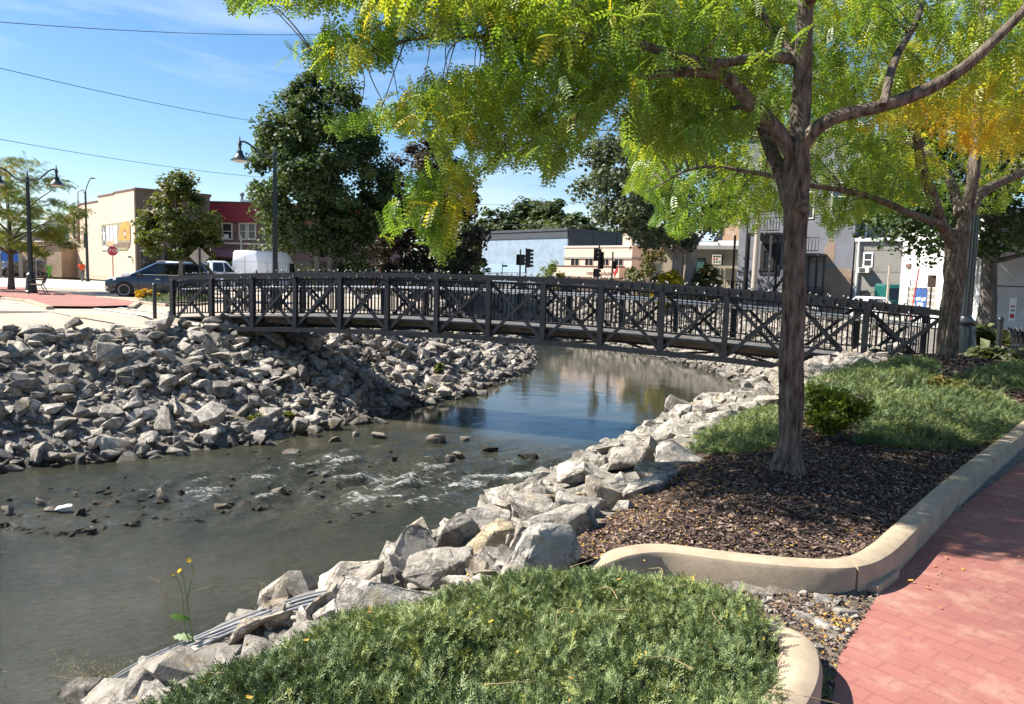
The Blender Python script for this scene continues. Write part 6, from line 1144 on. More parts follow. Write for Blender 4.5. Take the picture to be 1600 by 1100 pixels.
# ------------------------------------------------------------ the near honey locust
T1 = np.array([*G(1232, 722, .29)[:2], .27]); Y1 = T1[1]
t1 = thing('honey_locust', 'near honey locust with dark furrowed trunk rising from the mulch bed', 'tree', T1, 0, 'honey locust trees')
def w1(px, py, dy=0): return W(px, py, Y1+dy)-T1
def poly1(lst): return [w1(*a) for a in lst]
limb('trunk', [w1(1228, 745)]+poly1([(1230, 720), (1233, 690), (1236, 600), (1239, 500), (1242, 400), (1244, 300), (1245, 225)]), [.165, .108, .086, .081, .079, .079, .084, .084], t1, M['bark'], 64, .17, 1, 22)
LIMBS1 = [
 ('leader', [(1245, 250, 0), (1250, 190, .02), (1254, 120, .0), (1257, 40, -.05), (1262, -60, -.1), (1262, -200, -.1), (1250, -380, .1)], [.07, .072, .066, .06, .05, .04, .02]),
 ('limb', [(1243, 255, 0), (1215, 205, -.02), (1175, 165, -.06), (1135, 122, -.1), (1085, 112, -.12), (1020, 118, -.12), (950, 132, -.08), (880, 160, .0), (830, 190, .2)], [.05, .056, .052, .045, .037, .03, .022, .016, .008]),
 ('limb', [(1250, 240, 0), (1272, 205, -.1), (1310, 182, -.15), (1380, 165, -.2), (1440, 143, -.25), (1500, 110, -.3), (1555, 62, -.35), (1610, 5, -.4), (1680, -80, -.45)], [.05, .052, .048, .046, .044, .04, .035, .028, .012]),
 ('limb', [(1238, 330, .0), (1222, 275, .12), (1203, 230, .3), (1190, 195, .55), (1172, 150, .9), (1150, 60, 1.3), (1120, -60, 1.6)], [.055, .058, .052, .045, .04, .03, .012]),
 ('limb', [(1252, 100, 0), (1225, 90, .0), (1180, 90, -.1), (1120, 98, -.2), (1050, 85, -.25), (960, 60, -.2), (860, 72, .0), (770, 65, .1), (700, 30, .2), (620, 4, .3), (560, -20, .3)], [.035, .038, .034, .032, .03, .027, .024, .02, .016, .011, .005]),
 ('limb', [(1250, 92, 0), (1225, 62, .2), (1196, 25, .4), (1178, -10, .6), (1130, -120, 1.0), (1050, -260, 1.3)], [.035, .036, .034, .03, .022, .01]),
 ('limb', [(860, 72, .0), (790, 60, .0), (720, 56, .0), (640, 62, .3), (590, 78, .5), (500, 95, .6)], [.02, .018, .015, .013, .01, .004]),
 ('limb', [(1254, 20, 0), (1300, -60, -.5), (1400, -180, -1.0), (1520, -300, -1.4)], [.045, .042, .03, .012]),
 ('limb', [(950, 132, -.08), (880, 200, .1), (820, 225, .25), (765, 258, .4), (735, 285, .5), (700, 330, .5)], [.02, .016, .013, .011, .008, .003]),
 ('limb', [(1380, 165, -.45), (1400, 90, -.2), (1440, 10, .2), (1460, -120, .5)], [.03, .027, .02, .008]),
 ('limb', [(1180, 165, -.05), (1110, 175, .5), (1060, 200, 1.3), (1010, 215, 1.5)], [.02, .015, .01, .004]),
]
skel = []
for i, (nm, pts, rr) in enumerate(LIMBS1):
    P = poly1(pts); limb('limb', P, rr, t1, M['bark'], 14, .07, 30+i, 8); skel += [p for p in crom(P, 8)][4:]
skel1 = np.array(skel)
kb = MB().lathe([(.052, 0), (.05, .02), (.035, .035), (.02, .025), (.004, .028)], 14).build('branch_scar', M['bark'], t1, smooth=True); q_ = w1(1253, 322, -.095); kb.location = q_; kb.rotation_euler = (rad(90), 0, 0)
A1 = {'A': ([(360, -90), (356, 14), (372, 12), (430, 8), (470, 20), (500, 10), (548, 12), (560, 30), (492, 36), (478, 60), (432, 84), (436, 104), (488, 90), (496, 120), (530, 124), (558, 102), (600, 100), (640, 72), (690, 64), (760, 74), (800, 96), (810, -90)], -.2, 1.2, 250),
      'B': ([(770, 80), (758, 106), (690, 112), (640, 126), (590, 150), (568, 162), (565, 204), (590, 198), (640, 212), (668, 203), (676, 238), (705, 240), (725, 215), (746, 262), (790, 260), (840, 252), (854, 290), (868, 285), (880, 258), (905, 236), (930, 200), (950, 166), (985, 142), (1010, 160), (1010, -90), (770, -90)], -.3, 2.0, 470),
      'C': ([(735, 250), (700, 255), (660, 262), (625, 275), (602, 320), (592, 368), (604, 378), (640, 345), (665, 385), (690, 404), (704, 394), (715, 345), (740, 318), (752, 275)], .2, 1.0, 60),
      'S': ([(508, 210), (512, 190), (545, 180), (566, 172), (568, 195), (545, 206)], .3, .7, 18),
      'D': ([(1000, -90), (1000, 150), (985, 175), (985, 205), (1010, 228), (1060, 250), (1110, 240), (1180, 205), (1225, 175), (1230, -90)], -.05, 3.0, 400),
      'E': ([(1230, -90), (1232, 165), (1290, 150), (1340, 200), (1420, 190), (1500, 240), (1600, 250), (1720, 260), (1720, -90)], -.1, 3.2, 460)}
def sample_poly(poly, n):
    poly = np.array(poly, float); lo, hi = poly.min(0), poly.max(0); out = []
    while len(out) < n:
        q = rl.uniform(lo, hi, (n*2, 2)); out += list(q[inpoly(q[:, 0], q[:, 1], poly)])
    return np.array(out[:n])
anch, yel = [], []
for k, (poly, d0, d1, n) in A1.items():
    for p in sample_poly(poly, n):
        dy = rl.uniform(d0, d1); anch.append(W(p[0], p[1], Y1+dy)); x_, y_ = p
        yb = .0
        if k == 'E': yb = .36*math.exp(-((x_-1490)/140)**2-((y_-190)/75)**2)+.07
        if k == 'C': yb = .34 if x_ > 700 and y_ < 330 else .02
        if k == 'D': yb = .10*math.exp(-((x_-1130)/80)**2-((y_-100)/60)**2)+.03
        yel.append(yb)
# the part of the crown above the view
n = 0
while n < 480:
    v = unit(rl.normal(0, 1, (1, 3)))[0]*rl.uniform(.55, 1)**.5; P = np.array([1.5, 6.0, 4.9])+v*np.array([4.4, 3.3, 2.9]); x_, y_, w_ = PR(P)
    if w_ > .5 and y_ < -60 and P[2] > 2.6 and P[1]-.213*P[2] > 4.7: anch.append(P); yel.append(.05); n += 1
for k in 'ABD':
    for p in sample_poly(A1[k][0], {'A': 40, 'B': 80, 'D': 16}[k]): anch.append(W(p[0], p[1], Y1-rl.uniform(.1, .7))); yel.append(.04)
anch = np.array(anch); yel = np.array(yel)
def spray(anch, yel, n_each, L, tmpl, parent, mat, off, droop=.72, spread=.16, keep=None, name='crown', t0=.26, tv=.20):
    N = len(anch)*n_each; a = np.repeat(anch, n_each, 0); az = rl.uniform(0, 2*np.pi, N); base = np.repeat(rl.uniform(0, 2*np.pi, len(anch)), n_each)
    az = base+rl.normal(0, 1.0, N); el = rl.normal(-droop, .35, N); d = np.c_[np.cos(az)*np.cos(el), np.sin(az)*np.cos(el), np.sin(el)]
    stem = np.c_[np.cos(base), np.sin(base), -.35+0*base]; t = rl.uniform(-1, 1, N); pos = a+stem*(t*spread)[:, None]+rl.normal(0, .03, (N, 3))
    up = unit(np.c_[rl.normal(0, .35, N), rl.normal(0, .35, N), np.ones(N)]); sc = L*rl.uniform(.7, 1.25, N)
    cl = vnoise(a*1.1, 77)*tv+vnoise(a*3.1, 78)*.12; tint = t0+cl+np.repeat(yel, n_each)+rl.normal(0, .07, N)+np.where(rl.random(N) < .05, .3, 0)
    if keep is not None:
        tip = pos+d*(sc*.7)[:, None]; vx, vy, vw = PR(tip); k = (vy < -30) | (vx > 1640) | (vw < .5)
        for poly in keep: k |= inpoly(vx, vy, poly)
        pos, d, up, sc, tint = pos[k], d[k], up[k], sc[k], tint[k]
    o = leaves(name, parent, pos-off, d, up, sc, np.clip(tint, 0, 1), tmpl, mat); return o
M['locust'] = leafmat('honey_locust_leaves', [(0, (.105, .205, .03)), (.35, (.215, .31, .04)), (.60, (.42, .40, .04)), (.8, (.66, .46, .035)), (1, (.66, .29, .03))], .54, rough=.38, tcol=(1.35, 1.32, .7), spec=.6)
spray(anch, yel, 8, .185, pinnate(7, ll=.235, lw=.115), t1, M['locust'], T1, keep=[v[0] for v in A1.values()])
# twigs from the sprays back to the limbs
tw = MB(); sel = rl.choice(len(anch), 520, replace=False)
for i in sel:
    a = anch[i]-T1; dd = np.linalg.norm(skel1-a, axis=1); j = int(np.argmin(dd)); b = skel1[j]
    if dd[j] > .85 or dd[j] < .1: continue
    m_ = (a+b)/2+np.array([0, 0, .12*dd[j]])+rl.normal(0, .05, 3); r = .004+.005*dd[j]; tw.tube(crom([b, m_, a], 4), list(np.linspace(r, .0025, 9)), 5, caps=False)
tag(tw.build('twigs', M['bark'], t1, fix=False), kind='stuff')

# ------------------------------------------------------------ the second honey locust, by the bridge
T2 = np.array([*G(1472, 590, .15)[:2], .10]); Y2 = T2[1]
t2 = thing('honey_locust', 'second honey locust with thick leaning trunk at the garden end of the bridge', 'tree', T2, 0, 'honey locust trees')
def w2(px, py, dy=0): return W(px, py, Y2+dy)-T2
limb('trunk', [w2(1467, 612), w2(1471, 588), w2(1477, 560), w2(1484, 500), w2(1491, 440), w2(1496, 385), w2(1500, 360)], [.27, .195, .155, .145, .15, .17, .145], t2, M['bark'], 56, .14, 60, 18)
L2 = [([(1498, 385, 0), (1510, 330, 0), (1520, 280, 0), (1524, 225, .1), (1530, 150, .3), (1535, 40, .5), (1540, -80, .7)], [.10, .098, .092, .086, .075, .055, .025]),
      ([(1492, 390, 0), (1472, 350, -.2), (1456, 305, -.4), (1442, 268, -.6), (1430, 200, -.9), (1410, 120, -1.1), (1380, 20, -1.3)], [.095, .088, .08, .075, .06, .04, .018]),
      ([(1503, 350, 0), (1530, 305, .3), (1570, 282, .6), (1612, 262, .9), (1680, 220, 1.2)], [.09, .085, .075, .065, .03]),
      ([(1500, 335, 0), (1488, 290, .4), (1470, 258, .8), (1440, 225, 1.2), (1380, 150, 1.8)], [.08, .075, .07, .06, .02]),
      ([(1470, 350, -.2), (1425, 335, -.8), (1380, 315, -1.1), (1330, 300, -1.3), (1270, 290, -1.5), (1180, 270, -1.6), (1090, 262, -1.6), (1010, 300, -1.6)], [.06, .055, .05, .045, .04, .03, .02, .008])]
sk2 = []
for i, (pts, rr) in enumerate(L2): P = [w2(*a) for a in pts]; limb('limb', P, rr, t2, M['bark'], 12, .06, 70+i, 6); sk2 += crom(P, 6)
F2 = [([(968, 200), (985, 280), (962, 298), (1000, 300), (1028, 325), (1008, 352), (1030, 350), (1060, 376), (1098, 352), (1120, 362), (1150, 350), (1180, 364), (1225, 345), (1262, 325), (1300, 372), (1340, 345), (1400, 325), (1440, 310), (1470, 250), (1400, 160), (1200, 120), (1000, 150)], -1.6, 2.0, 760),
      ([(1330, -90), (1330, 300), (1400, 325), (1440, 320), (1480, 335), (1560, 330), (1605, 300), (1720, 300), (1720, -90)], 0.5, 4.0, 700), ([(1000, -90), (1000, 150), (1330, 200), (1330, -90)], -2, 2, 420)]
an2, ye2 = [], []
for poly, d0, d1, n in F2:
    for p in sample_poly(poly, n):
        an2.append(W(p[0], p[1], Y2+rl.uniform(d0, d1))); ye2.append(-.02+.42*math.exp(-((p[0]-1530)/100)**2-((p[1]-200)/60)**2))
n = 0
while n < 420:
    v = unit(rl.normal(0, 1, (1, 3)))[0]*rl.uniform(.5, 1)**.5; P = np.array([7.2, 13.2, 6.6])+v*np.array([5.0, 4.4, 3.6]); x_, y_, w_ = PR(P)
    if (y_ < -60 or x_ > 1720) and P[2] > 2.8: an2.append(P); ye2.append(.05); n += 1
an2, ye2 = np.array(an2), np.array(ye2)
M['locust2'] = leafmat('honey_locust_leaves_far', [(0, (.105, .205, .03)), (.35, (.225, .315, .04)), (.60, (.44, .42, .04)), (.8, (.70, .49, .035)), (1, (.70, .31, .03))], .54, rough=.38, tcol=(1.35, 1.32, .7), spec=.6)
spray(an2, ye2, 6, .21, pinnate(5, ll=.3, lw=.15), t2, M['locust2'], T2, spread=.24, keep=[f[0] for f in F2])
sk2 = np.array(sk2); tw = MB()
for i in rl.choice(len(an2), 200, replace=False):
    a = an2[i]-T2; dd = np.linalg.norm(sk2-a, axis=1); j = int(np.argmin(dd)); b = sk2[j]
    if .2 < dd[j] < 2.2: tw.tube(crom([b, (a+b)/2+np.array([0, 0, .12*dd[j]]), a], 3), list(np.linspace(.006+.006*dd[j], .004, 7)), 4, caps=False)
tag(tw.build('twigs', M['bark'], t2, fix=False), kind='stuff')

# ------------------------------------------------------------ other trees
def crown_tree(name, label, base, H, prof, trunk, nclump, per, leaf, mat, seed, cat='tree', group=None, bark=None, ell=1.0, off=(0, 0), tmpl=LOBE, flat=.75, clr=.26, t0=.4, tv=.3, stems=((0, 0),), droop=.2, shell=.45):
    r = np.random.default_rng(seed); t = thing(name, label, cat, base, 0, group); bark = bark or M['bark2']; th, tr = trunk; hh, rr = [a for a, _ in prof], [b for _, b in prof]
    hs_ = r.uniform(hh[0], hh[-1], nclump*4); w = np.interp(hs_, hh, rr); hs_ = hs_[r.random(len(hs_)) < (w/w.max())**1.3][:nclump]; n = len(hs_); R_ = np.interp(hs_, hh, rr); az = r.uniform(0, 2*np.pi, n); q = shell+(1-shell)*np.sqrt(r.random(n)); q = np.where(r.random(n) < .15, r.random(n)*.5, q)
    k = off[0]*np.clip((hs_-hh[0])/max(.1, hh[-1]-hh[0])+.5, 0, 1); CX = np.c_[np.cos(az)*R_*q*ell+k, np.sin(az)*R_*q+off[1], hs_]; rad_ = clr*max(rr)*r.uniform(.55, 1.25, n)
    for i, s in enumerate(stems):
        top = H*.72; P = [(s[0], s[1], -.2), (s[0], s[1], th*.3), (s[0]*1.1+r.normal(0, .04), s[1], th), (s[0]*1.6+off[0]*.4, s[1], (th+top)/2), (s[0]*1.8+off[0]*.7, s[1], top)]
        limb('trunk', P, [tr*1.35, tr, tr*.85, tr*.5, tr*.12], t, bark, 14, .05, seed+i, 5)
    lm = MB()
    for i in r.choice(n, min(n, 16), replace=False):
        c = CX[i]; z0 = max(th*.85, min(c[2]*.6, H*.6)); s = stems[i % len(stems)]; a = np.array([s[0]*1.3+off[0]*.3*(z0/H), s[1], z0]); lm.tube(crom([a, (a+c)/2+np.array([0, 0, .05*H*.3]), c], 3), list(np.linspace(tr*.38, tr*.08, 7)), 6, caps=False)
    tag(lm.build('limbs', bark, t, smooth=True, fix=False), kind='stuff')
    N = n*per; c = np.repeat(CX, per, 0); rd = np.repeat(rad_, per); v = unit(r.normal(0, 1, (N, 3)))*(r.random(N)**.45)[:, None]; v[:, 2] *= flat; pos = c+v*rd[:, None]
    out = unit(v*.8+unit(c-np.array([off[0]*.5, off[1], (hh[0]+hh[-1])/2]))*.6+np.array([0, 0, .55])+r.normal(0, .45, (N, 3))); az2 = r.uniform(0, 2*np.pi, N); d = np.c_[np.cos(az2), np.sin(az2), -droop+r.normal(0, .35, N)]
    tint = np.clip(t0+tv*np.repeat(r.normal(0, .5, n), per)+r.normal(0, .10, N)+.10*(pos[:, 2]-hh[0])/(hh[-1]-hh[0]), 0, 1)
    leaves('crown', t, pos, d, out, leaf*r.uniform(.65, 1.25, N), tint, tmpl, mat); return t
gl = lambda *c, tr=.3, sp=.35: leafmat('leaf_%d' % len(bpy.data.materials), [(i/(len(c)-1), v) for i, v in enumerate(c)], tr, spec=sp)
DARK = gl((.030, .058, .020), (.055, .095, .028), (.10, .14, .04), tr=.42); PURP = gl((.034, .024, .026), (.062, .042, .038), (.058, .075, .03), tr=.4); MAPL = gl((.045, .075, .016), (.085, .12, .024), (.17, .14, .032), tr=.4); GREY = gl((.045, .065, .035), (.075, .10, .05), (.13, .155, .085)); FARG = gl((.040, .065, .022), (.065, .095, .03), (.10, .125, .04)); LOCL = gl((.07, .12, .022), (.14, .19, .03), (.36, .25, .04), tr=.45); MAPD = gl((.022, .045, .014), (.04, .075, .02), (.065, .11, .028), tr=.4); YELB = gl((.16, .20, .014), (.32, .31, .02), (.50, .36, .025), tr=.45); OLIV = gl((.05, .065, .02), (.10, .11, .03), (.22, .16, .04))
b = W(505, 425, 58); crown_tree('maple_tree', 'tall dark green maple with twin trunks behind the white van', (b[0], b[1], 0), 16.6, [(3.0, 2.4), (5, 4.3), (8, 5.1), (11.5, 4.4), (14.5, 2.8), (16.2, .7)], (3.0, .24), 300, 170, .25, DARK, 3, stems=((-.45, 0), (.45, .2)), clr=.20, t0=.45, tv=.35, bark=M['bark3'])
b = W(668, 430, 64); crown_tree('purple_maple', 'dark purple leaved tree beside the tall dark green maple', (b[0], b[1], 0), 12.9, [(1.0, 3.4), (3.5, 4.5), (7, 4.4), (10, 3.3), (12.6, .8)], (2.0, .25), 130, 150, .30, PURP, 4, clr=.22, t0=.40, tv=.4)
b = G(281, 466, .1); crown_tree('small_maple', 'small round bronze-tinged maple on the island behind the bollard', (b[0], b[1], .1), 5.85, [(1.9, 1.2), (2.6, 1.75), (3.7, 1.7), (4.8, 1.15), (5.8, .35)], (1.9, .10), 74, 130, .17, MAPL, 5, clr=.26, t0=.42, tv=.38, bark=M['bark3'], ell=1.0)
b = G(18, 452, .12); crown_tree('street_locust', 'thin crowned honey locust at the far edge of the red promenade', (b[0]-.0, b[1], .1), 7.7, [(1.9, 2.6), (3.0, 3.6), (4.4, 3.6), (5.8, 2.8), (6.9, 1.4)], (2.2, .15), 120, 60, .30, LOCL, 6, tmpl=pinnate(5, ll=.3, lw=.16), clr=.20, t0=.38, tv=.4, flat=.45, shell=.35)
b = W(1071, 448, 52); crown_tree('cottonwood', 'grey-green cottonwood with paired grey trunks beyond the bridge', (b[0], b[1], -.2), 14.0, [(4.3, 2.2), (6, 4.6), (8.5, 5.6), (11, 4.4), (13.6, 1.4)], (4.2, .42), 150, 130, .27, GREY, 7, stems=((-.62, .2), (.22, -.1)), off=(-2.4, 0), clr=.2, t0=.42, tv=.4, bark=M['bark3'])
for i, (px, yt, Z_, R_, lb) in enumerate(((775, 322, 175, 8, 'lowest rounded green tree behind the blue warehouse'), (828, 311, 180, 9.5, 'tallest spreading green tree behind the blue warehouse'), (862, 306, 168, 7, 'upright green tree behind the blue warehouse corner'), (890, 330, 150, 7, 'green tree between the blue warehouse and the cottonwood'), (735, 352, 160, 7, 'green tree seen past the edge of the purple leaved tree'), (965, 350, 160, 9, 'green tree behind the cottonwood above the pink building'), (1030, 345, 150, 9, 'green tree behind the cottonwood trunks'))):
    b = W(px, 425, Z_); H = W(px, yt, Z_)[2]; crown_tree('distant_tree', lb, (b[0], b[1], 0), H, [(H*.2, R_*.8), (H*.45, R_), (H*.7, R_*.85), (H*.95, R_*.25)], (H*.25, .35), 90, 95, .95, FARG, 40+i, group='distant trees behind the warehouse', clr=.26, t0=.35, tv=.45)
b = np.array([17.4, 28.3, -.05]); crown_tree('dark_maple', 'dark leaved maple with forked trunk in front of the white garage', b, 10.5, [(3.0, 3.0), (3.9, 4.6), (6, 5.0), (8.5, 3.6), (10.3, 1.0)], (3.1, .29), 150, 150, .20, MAPD, 8, clr=.22, t0=.45, tv=.4, bark=M['bark2'])
for px, py, Z_, w_, h_, mt, lb, sd in ((1015, 440, 58, 3.4, 4.2, OLIV, 'rounded olive shrub at the corner of the stucco shop', 50), (860, 432, 82, 3.0, 3.3, LOCL, 'small yellowish young tree before the blue warehouse', 51), (884, 433, 80, 1.6, 1.5, OLIV, 'low bush under the pink building sign board', 52), (722, 432, 70, 3.2, 2.3, PURP, 'reddish bush left of the blue warehouse', 53), (742, 432, 76, 2.6, 4.4, FARG, 'green bush against the blue warehouse edge', 54), (440, 432, 60, 7.0, 3.9, FARG, 'green bushes behind the white van', 55), (1106, 446, 51, 2.0, 2.8, OLIV, 'leafy vine bush on the stucco shop wall', 56), (1050, 447, 50, 2.4, 2.2, YELB, 'bright yellow-green bush at the foot of the cottonwood', 57), (590, 432, 60, 7.5, 3.4, DARK, 'dark bush mass under the tall maple', 58), (690, 432, 62, 6.5, 4.2, MAPD, 'dark bush mass under the purple leaved tree', 59)):
    b = W(px, py, Z_); crown_tree('bush', lb, (b[0], b[1], -.1), h_, [(.1, w_*.42), (h_*.4, w_*.5), (h_*.75, w_*.38), (h_*.98, w_*.1)], (h_*.3, .05), 40, 70, .22, mt, sd, cat='bush', clr=.32, t0=.42, tv=.4)

# ------------------------------------------------------------ planting beds
def sprig(nb, L=1.0):
    V, F = [], []
    for i in range(nb):
        t = (i+.5)/nb; s = 1 if i % 2 else -1; l_ = .36*(1-.5*t); a = .7; bx = t*.85; dx, dy = math.cos(a)*l_, math.sin(a)*l_*s; w = .085; b = len(V); zz = .10*math.sin(i*2.3)
        V += [(bx+dx*.2-dy/l_*w*.5, dy*.2+dx/l_*w*.5, zz*.2), (bx+dx, dy, zz), (bx+dx*.2+dy/l_*w*.5, dy*.2-dx/l_*w*.5, zz*.2)]; F.append((b, b+1, b+2))
    b = len(V); V += [(0, -.035, 0), (1.0, 0, .03), (.0, .035, .0)]; F.append((b, b+1, b+2)); return np.array(V), np.array(F)
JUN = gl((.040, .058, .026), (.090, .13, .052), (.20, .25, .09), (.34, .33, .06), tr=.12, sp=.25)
def juniper(name, label, poly, n, L, hgt, seed, nb=9, dens=None):
    r = np.random.default_rng(seed); poly = np.array(poly, float)[:, :2]; lo, hi = poly.min(0), poly.max(0); q = r.uniform(lo, hi, (n*4, 2)); q = q[inpoly(q[:, 0], q[:, 1], poly)][:n]; N = len(q)
    ed = segdist(q[:, 0], q[:, 1], np.vstack([poly, poly[:1]])); e = sst(0, .22, ed); lump = .55+.45*fbm(np.c_[q*3.0, q[:, :1]*0], seed, 3); lump = np.clip(lump, .12, 1.4); kp_ = fbm(np.c_[q*1.7, q[:, :1]*0+9], seed+11, 3) > -1.05+.25*r.random(N)
    q, ed, e, lump = q[kp_], ed[kp_], e[kp_], lump[kp_]; N = len(q)
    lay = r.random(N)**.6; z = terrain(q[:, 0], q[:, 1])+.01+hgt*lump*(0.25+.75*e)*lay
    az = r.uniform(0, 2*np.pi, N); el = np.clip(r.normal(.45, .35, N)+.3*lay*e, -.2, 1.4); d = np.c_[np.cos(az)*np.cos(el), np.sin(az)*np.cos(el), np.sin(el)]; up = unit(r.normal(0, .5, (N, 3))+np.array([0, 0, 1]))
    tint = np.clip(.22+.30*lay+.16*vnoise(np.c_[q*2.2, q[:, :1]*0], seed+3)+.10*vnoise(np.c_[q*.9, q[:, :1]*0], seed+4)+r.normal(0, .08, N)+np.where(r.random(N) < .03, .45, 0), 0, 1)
    o = leaves(name, None, np.c_[q, z], d, up, L*r.uniform(.6, 1.25, N), tint, sprig(nb), JUN); tag(o, label, 'ground cover', kind='stuff'); return o
J1 = [(-2.0, 1.2), (-1.8, 1.85), (-1.4, 2.4), (-.85, 3.28), (-.35, 3.62), (0.05, 3.86), (0.45, 3.92), (.75, 3.80), (1.08, 3.62), (1.30, 3.34), (1.29, 2.98), (1.18, 2.7), (1.02, 2.34), (.62, 1.8), (.4, 1.2)]
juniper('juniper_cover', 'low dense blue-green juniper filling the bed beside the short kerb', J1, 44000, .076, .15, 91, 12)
hp = lambda l: [hit(*a)[:2] for a in l]
juniper('juniper_cover', 'juniper patch between the near trunk and the boulders', hp([(1078, 716), (1098, 684), (1150, 660), (1206, 642), (1230, 650), (1222, 700), (1160, 716)]), 7000, .11, .14, 92, 6)
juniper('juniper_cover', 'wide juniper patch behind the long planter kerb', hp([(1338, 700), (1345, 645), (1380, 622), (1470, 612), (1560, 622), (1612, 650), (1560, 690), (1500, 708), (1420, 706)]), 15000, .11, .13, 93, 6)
juniper('juniper_cover', 'juniper strip along the bank below the bridge end', hp([(1238, 626), (1275, 604), (1320, 592), (1380, 580), (1462, 570), (1466, 606), (1400, 616), (1330, 630), (1260, 640)]), 9500, .13, .2, 94, 6)
juniper('juniper_cover', 'shaded juniper patch right of the second trunk', hp([(1486, 592), (1530, 582), (1640, 580), (1660, 612), (1560, 616), (1500, 608)]), 7000, .13, .14, 95, 6)
# island lawn of the far side
juniper('juniper_cover', 'green ground cover on the island beside the dark SUV', ISL, 6000, .2, .22, 96, 5)
def shrub(name, label, px, py, wpx, hpx, mat, n, leaf, seed, tmpl=QUAD, stems=9, t0=.4, tv=.3, cat='shrub', pos=None, droop=.1):
    r = np.random.default_rng(seed); P = hit(px, py) if pos is None else np.array(pos); D = float((P-EYE)@_f); w_, h_ = wpx*D/FPX, hpx*D/FPX; t = thing(name, label, cat, P)
    nc = 26; c = unit(r.normal(0, 1, (nc, 3)))*r.uniform(.3, 1, (nc, 1)); c = np.c_[c[:, 0]*w_*.42, c[:, 1]*w_*.40, h_*(.52+.42*c[:, 2])]; per = n//nc; N = nc*per; v = unit(r.normal(0, 1, (N, 3)))*(r.random(N)**.5)[:, None]*np.array([w_*.2, w_*.2, h_*.18]); pp = np.repeat(c, per, 0)+v; pp[:, 2] = np.maximum(pp[:, 2], .02)
    st_ = MB()
    for i in range(stems): st_.tube(crom([(0, 0, -.05), tuple(c[i]*np.array([.5, .5, .55])), tuple(c[i])], 3), [.006+.008*h_]*3+[.004]*4, 5, caps=False)
    tag(st_.build('stems', M['bark2'], t, fix=False), kind='stuff')
    az = r.uniform(0, 2*np.pi, N); d = np.c_[np.cos(az), np.sin(az), r.normal(.1-droop, .5, N)]; up = unit(r.normal(0, .6, (N, 3))+np.array([0, 0, 1])); tint = np.clip(t0+tv*np.repeat(r.normal(0, .4, nc), per)+r.normal(0, .12, N), 0, 1)
    leaves('foliage', t, pp, d, up, leaf*r.uniform(.6, 1.3, N), tint, tmpl, mat); return t
shrub('yellow_shrub', 'rounded yellow-green shrub right beside the near trunk', 1300, 690, 112, 86, gl((.07, .12, .016), (.15, .20, .02), (.42, .38, .03), tr=.45), 5600, .042, 101, t0=.36)
shrub('golden_shrub', 'bright golden shrub on the island behind the far bollard', 228, 464, 34, 15, gl((.35, .24, .02), (.5, .33, .03), (.55, .24, .03), tr=.4), 900, .16, 102, pos=[*G(229, 466, .1)[:2], .1])
shrub('low_shrub', 'small yellowing shrub at the foot of the second trunk', 1476, 612, 66, 22, OLIV, 1500, .05, 103, t0=.6)
shrub('leafy_shrub', 'broad leaved shrub with bronze tips between lamp base and maple', 1530, 572, 46, 56, OLIV, 900, .14, 104, t0=.4, pos=[*G(1530, 560, -.05)[:2], -.05])
shrub('spiky_shrub', 'striped spiky plant in front of the right bollard', 1540, 580, 46, 34, gl((.05, .07, .03), (.13, .15, .07), (.30, .30, .17)), 500, .22, 105, pos=[*G(1540, 578, 0)[:2], 0])
shrub('spiky_shrub', 'striped spiky plant at the edge below the litter bin', 1592, 588, 50, 34, gl((.05, .07, .03), (.12, .14, .07), (.28, .28, .16)), 500, .22, 106, pos=[*G(1592, 584, 0)[:2], 0])
shrub('low_shrub', 'green rounded shrub behind the right bollard', 1570, 545, 60, 30, OLIV, 900, .12, 107, pos=[*G(1572, 545, 0)[:2], 0], t0=.3)
for px, py, w_, h_, lb, sd in ((686, 588, 10, 26, 'small green weed on the sunlit rocks below the bridge', 110), (450, 654, 16, 10, 'green tuft between rocks near the waterline', 111), (400, 664, 26, 20, 'dry green weed among the rocks of the far bank', 112), (676, 612, 18, 10, 'low tuft by the water below the bridge', 113)):
    shrub('weed_tuft', lb, px, py, w_, h_, gl((.08, .11, .02), (.15, .18, .03), (.24, .22, .06)), 260, .12, sd, cat='weed')
# ------------------------------------------------------------ mulch, litter, gravel
def chips(name, label, poly, n, l0, l1, mat, seed, zoff=.022, tint=(0, 1), wr=(.25, .5), tilt=.5, keep=None):
    r = np.random.default_rng(seed); poly = np.array(poly, float)[:, :2]; lo, hi = poly.min(0), poly.max(0); q = r.uniform(lo, hi, (n*5, 2)); q = q[inpoly(q[:, 0], q[:, 1], poly)]
    if keep is not None: q = q[keep(q, r)]
    q = q[:n]; N = len(q); az = r.uniform(0, 2*np.pi, N); d = np.c_[np.cos(az), np.sin(az), r.normal(0, tilt*.5, N)]; up = unit(np.c_[r.normal(0, tilt, N), r.normal(0, tilt, N), np.ones(N)]); L_ = r.uniform(l0, l1, N)
    TV = np.array([(-.5, -.2, 0), (.45, -.16, .05), (.5, .17, 0), (-.42, .2, .04)]); V, F = place(TV, np.array([(0, 1, 2, 3)]), frames(d, up), np.c_[q, terrain(q[:, 0], q[:, 1])+zoff+r.uniform(0, .012, N)], L_)
    o = fast(name, V, F, mat, attrs={'tint': np.repeat(np.clip(r.uniform(*tint, N), 0, 1), 4)}); return tag(o, label, 'litter', kind='stuff')
MCH = leafmat('mulch_chips', [(0, (.026, .016, .012)), (.45, (.072, .044, .033)), (.8, (.15, .10, .075)), (1, (.34, .25, .19))], 0, .8, spec=.3); LIT = leafmat('fallen_leaflets', [(0, (.42, .24, .025)), (.5, (.52, .33, .05)), (.8, (.45, .15, .03)), (1, (.5, .38, .2))], .15, .7)
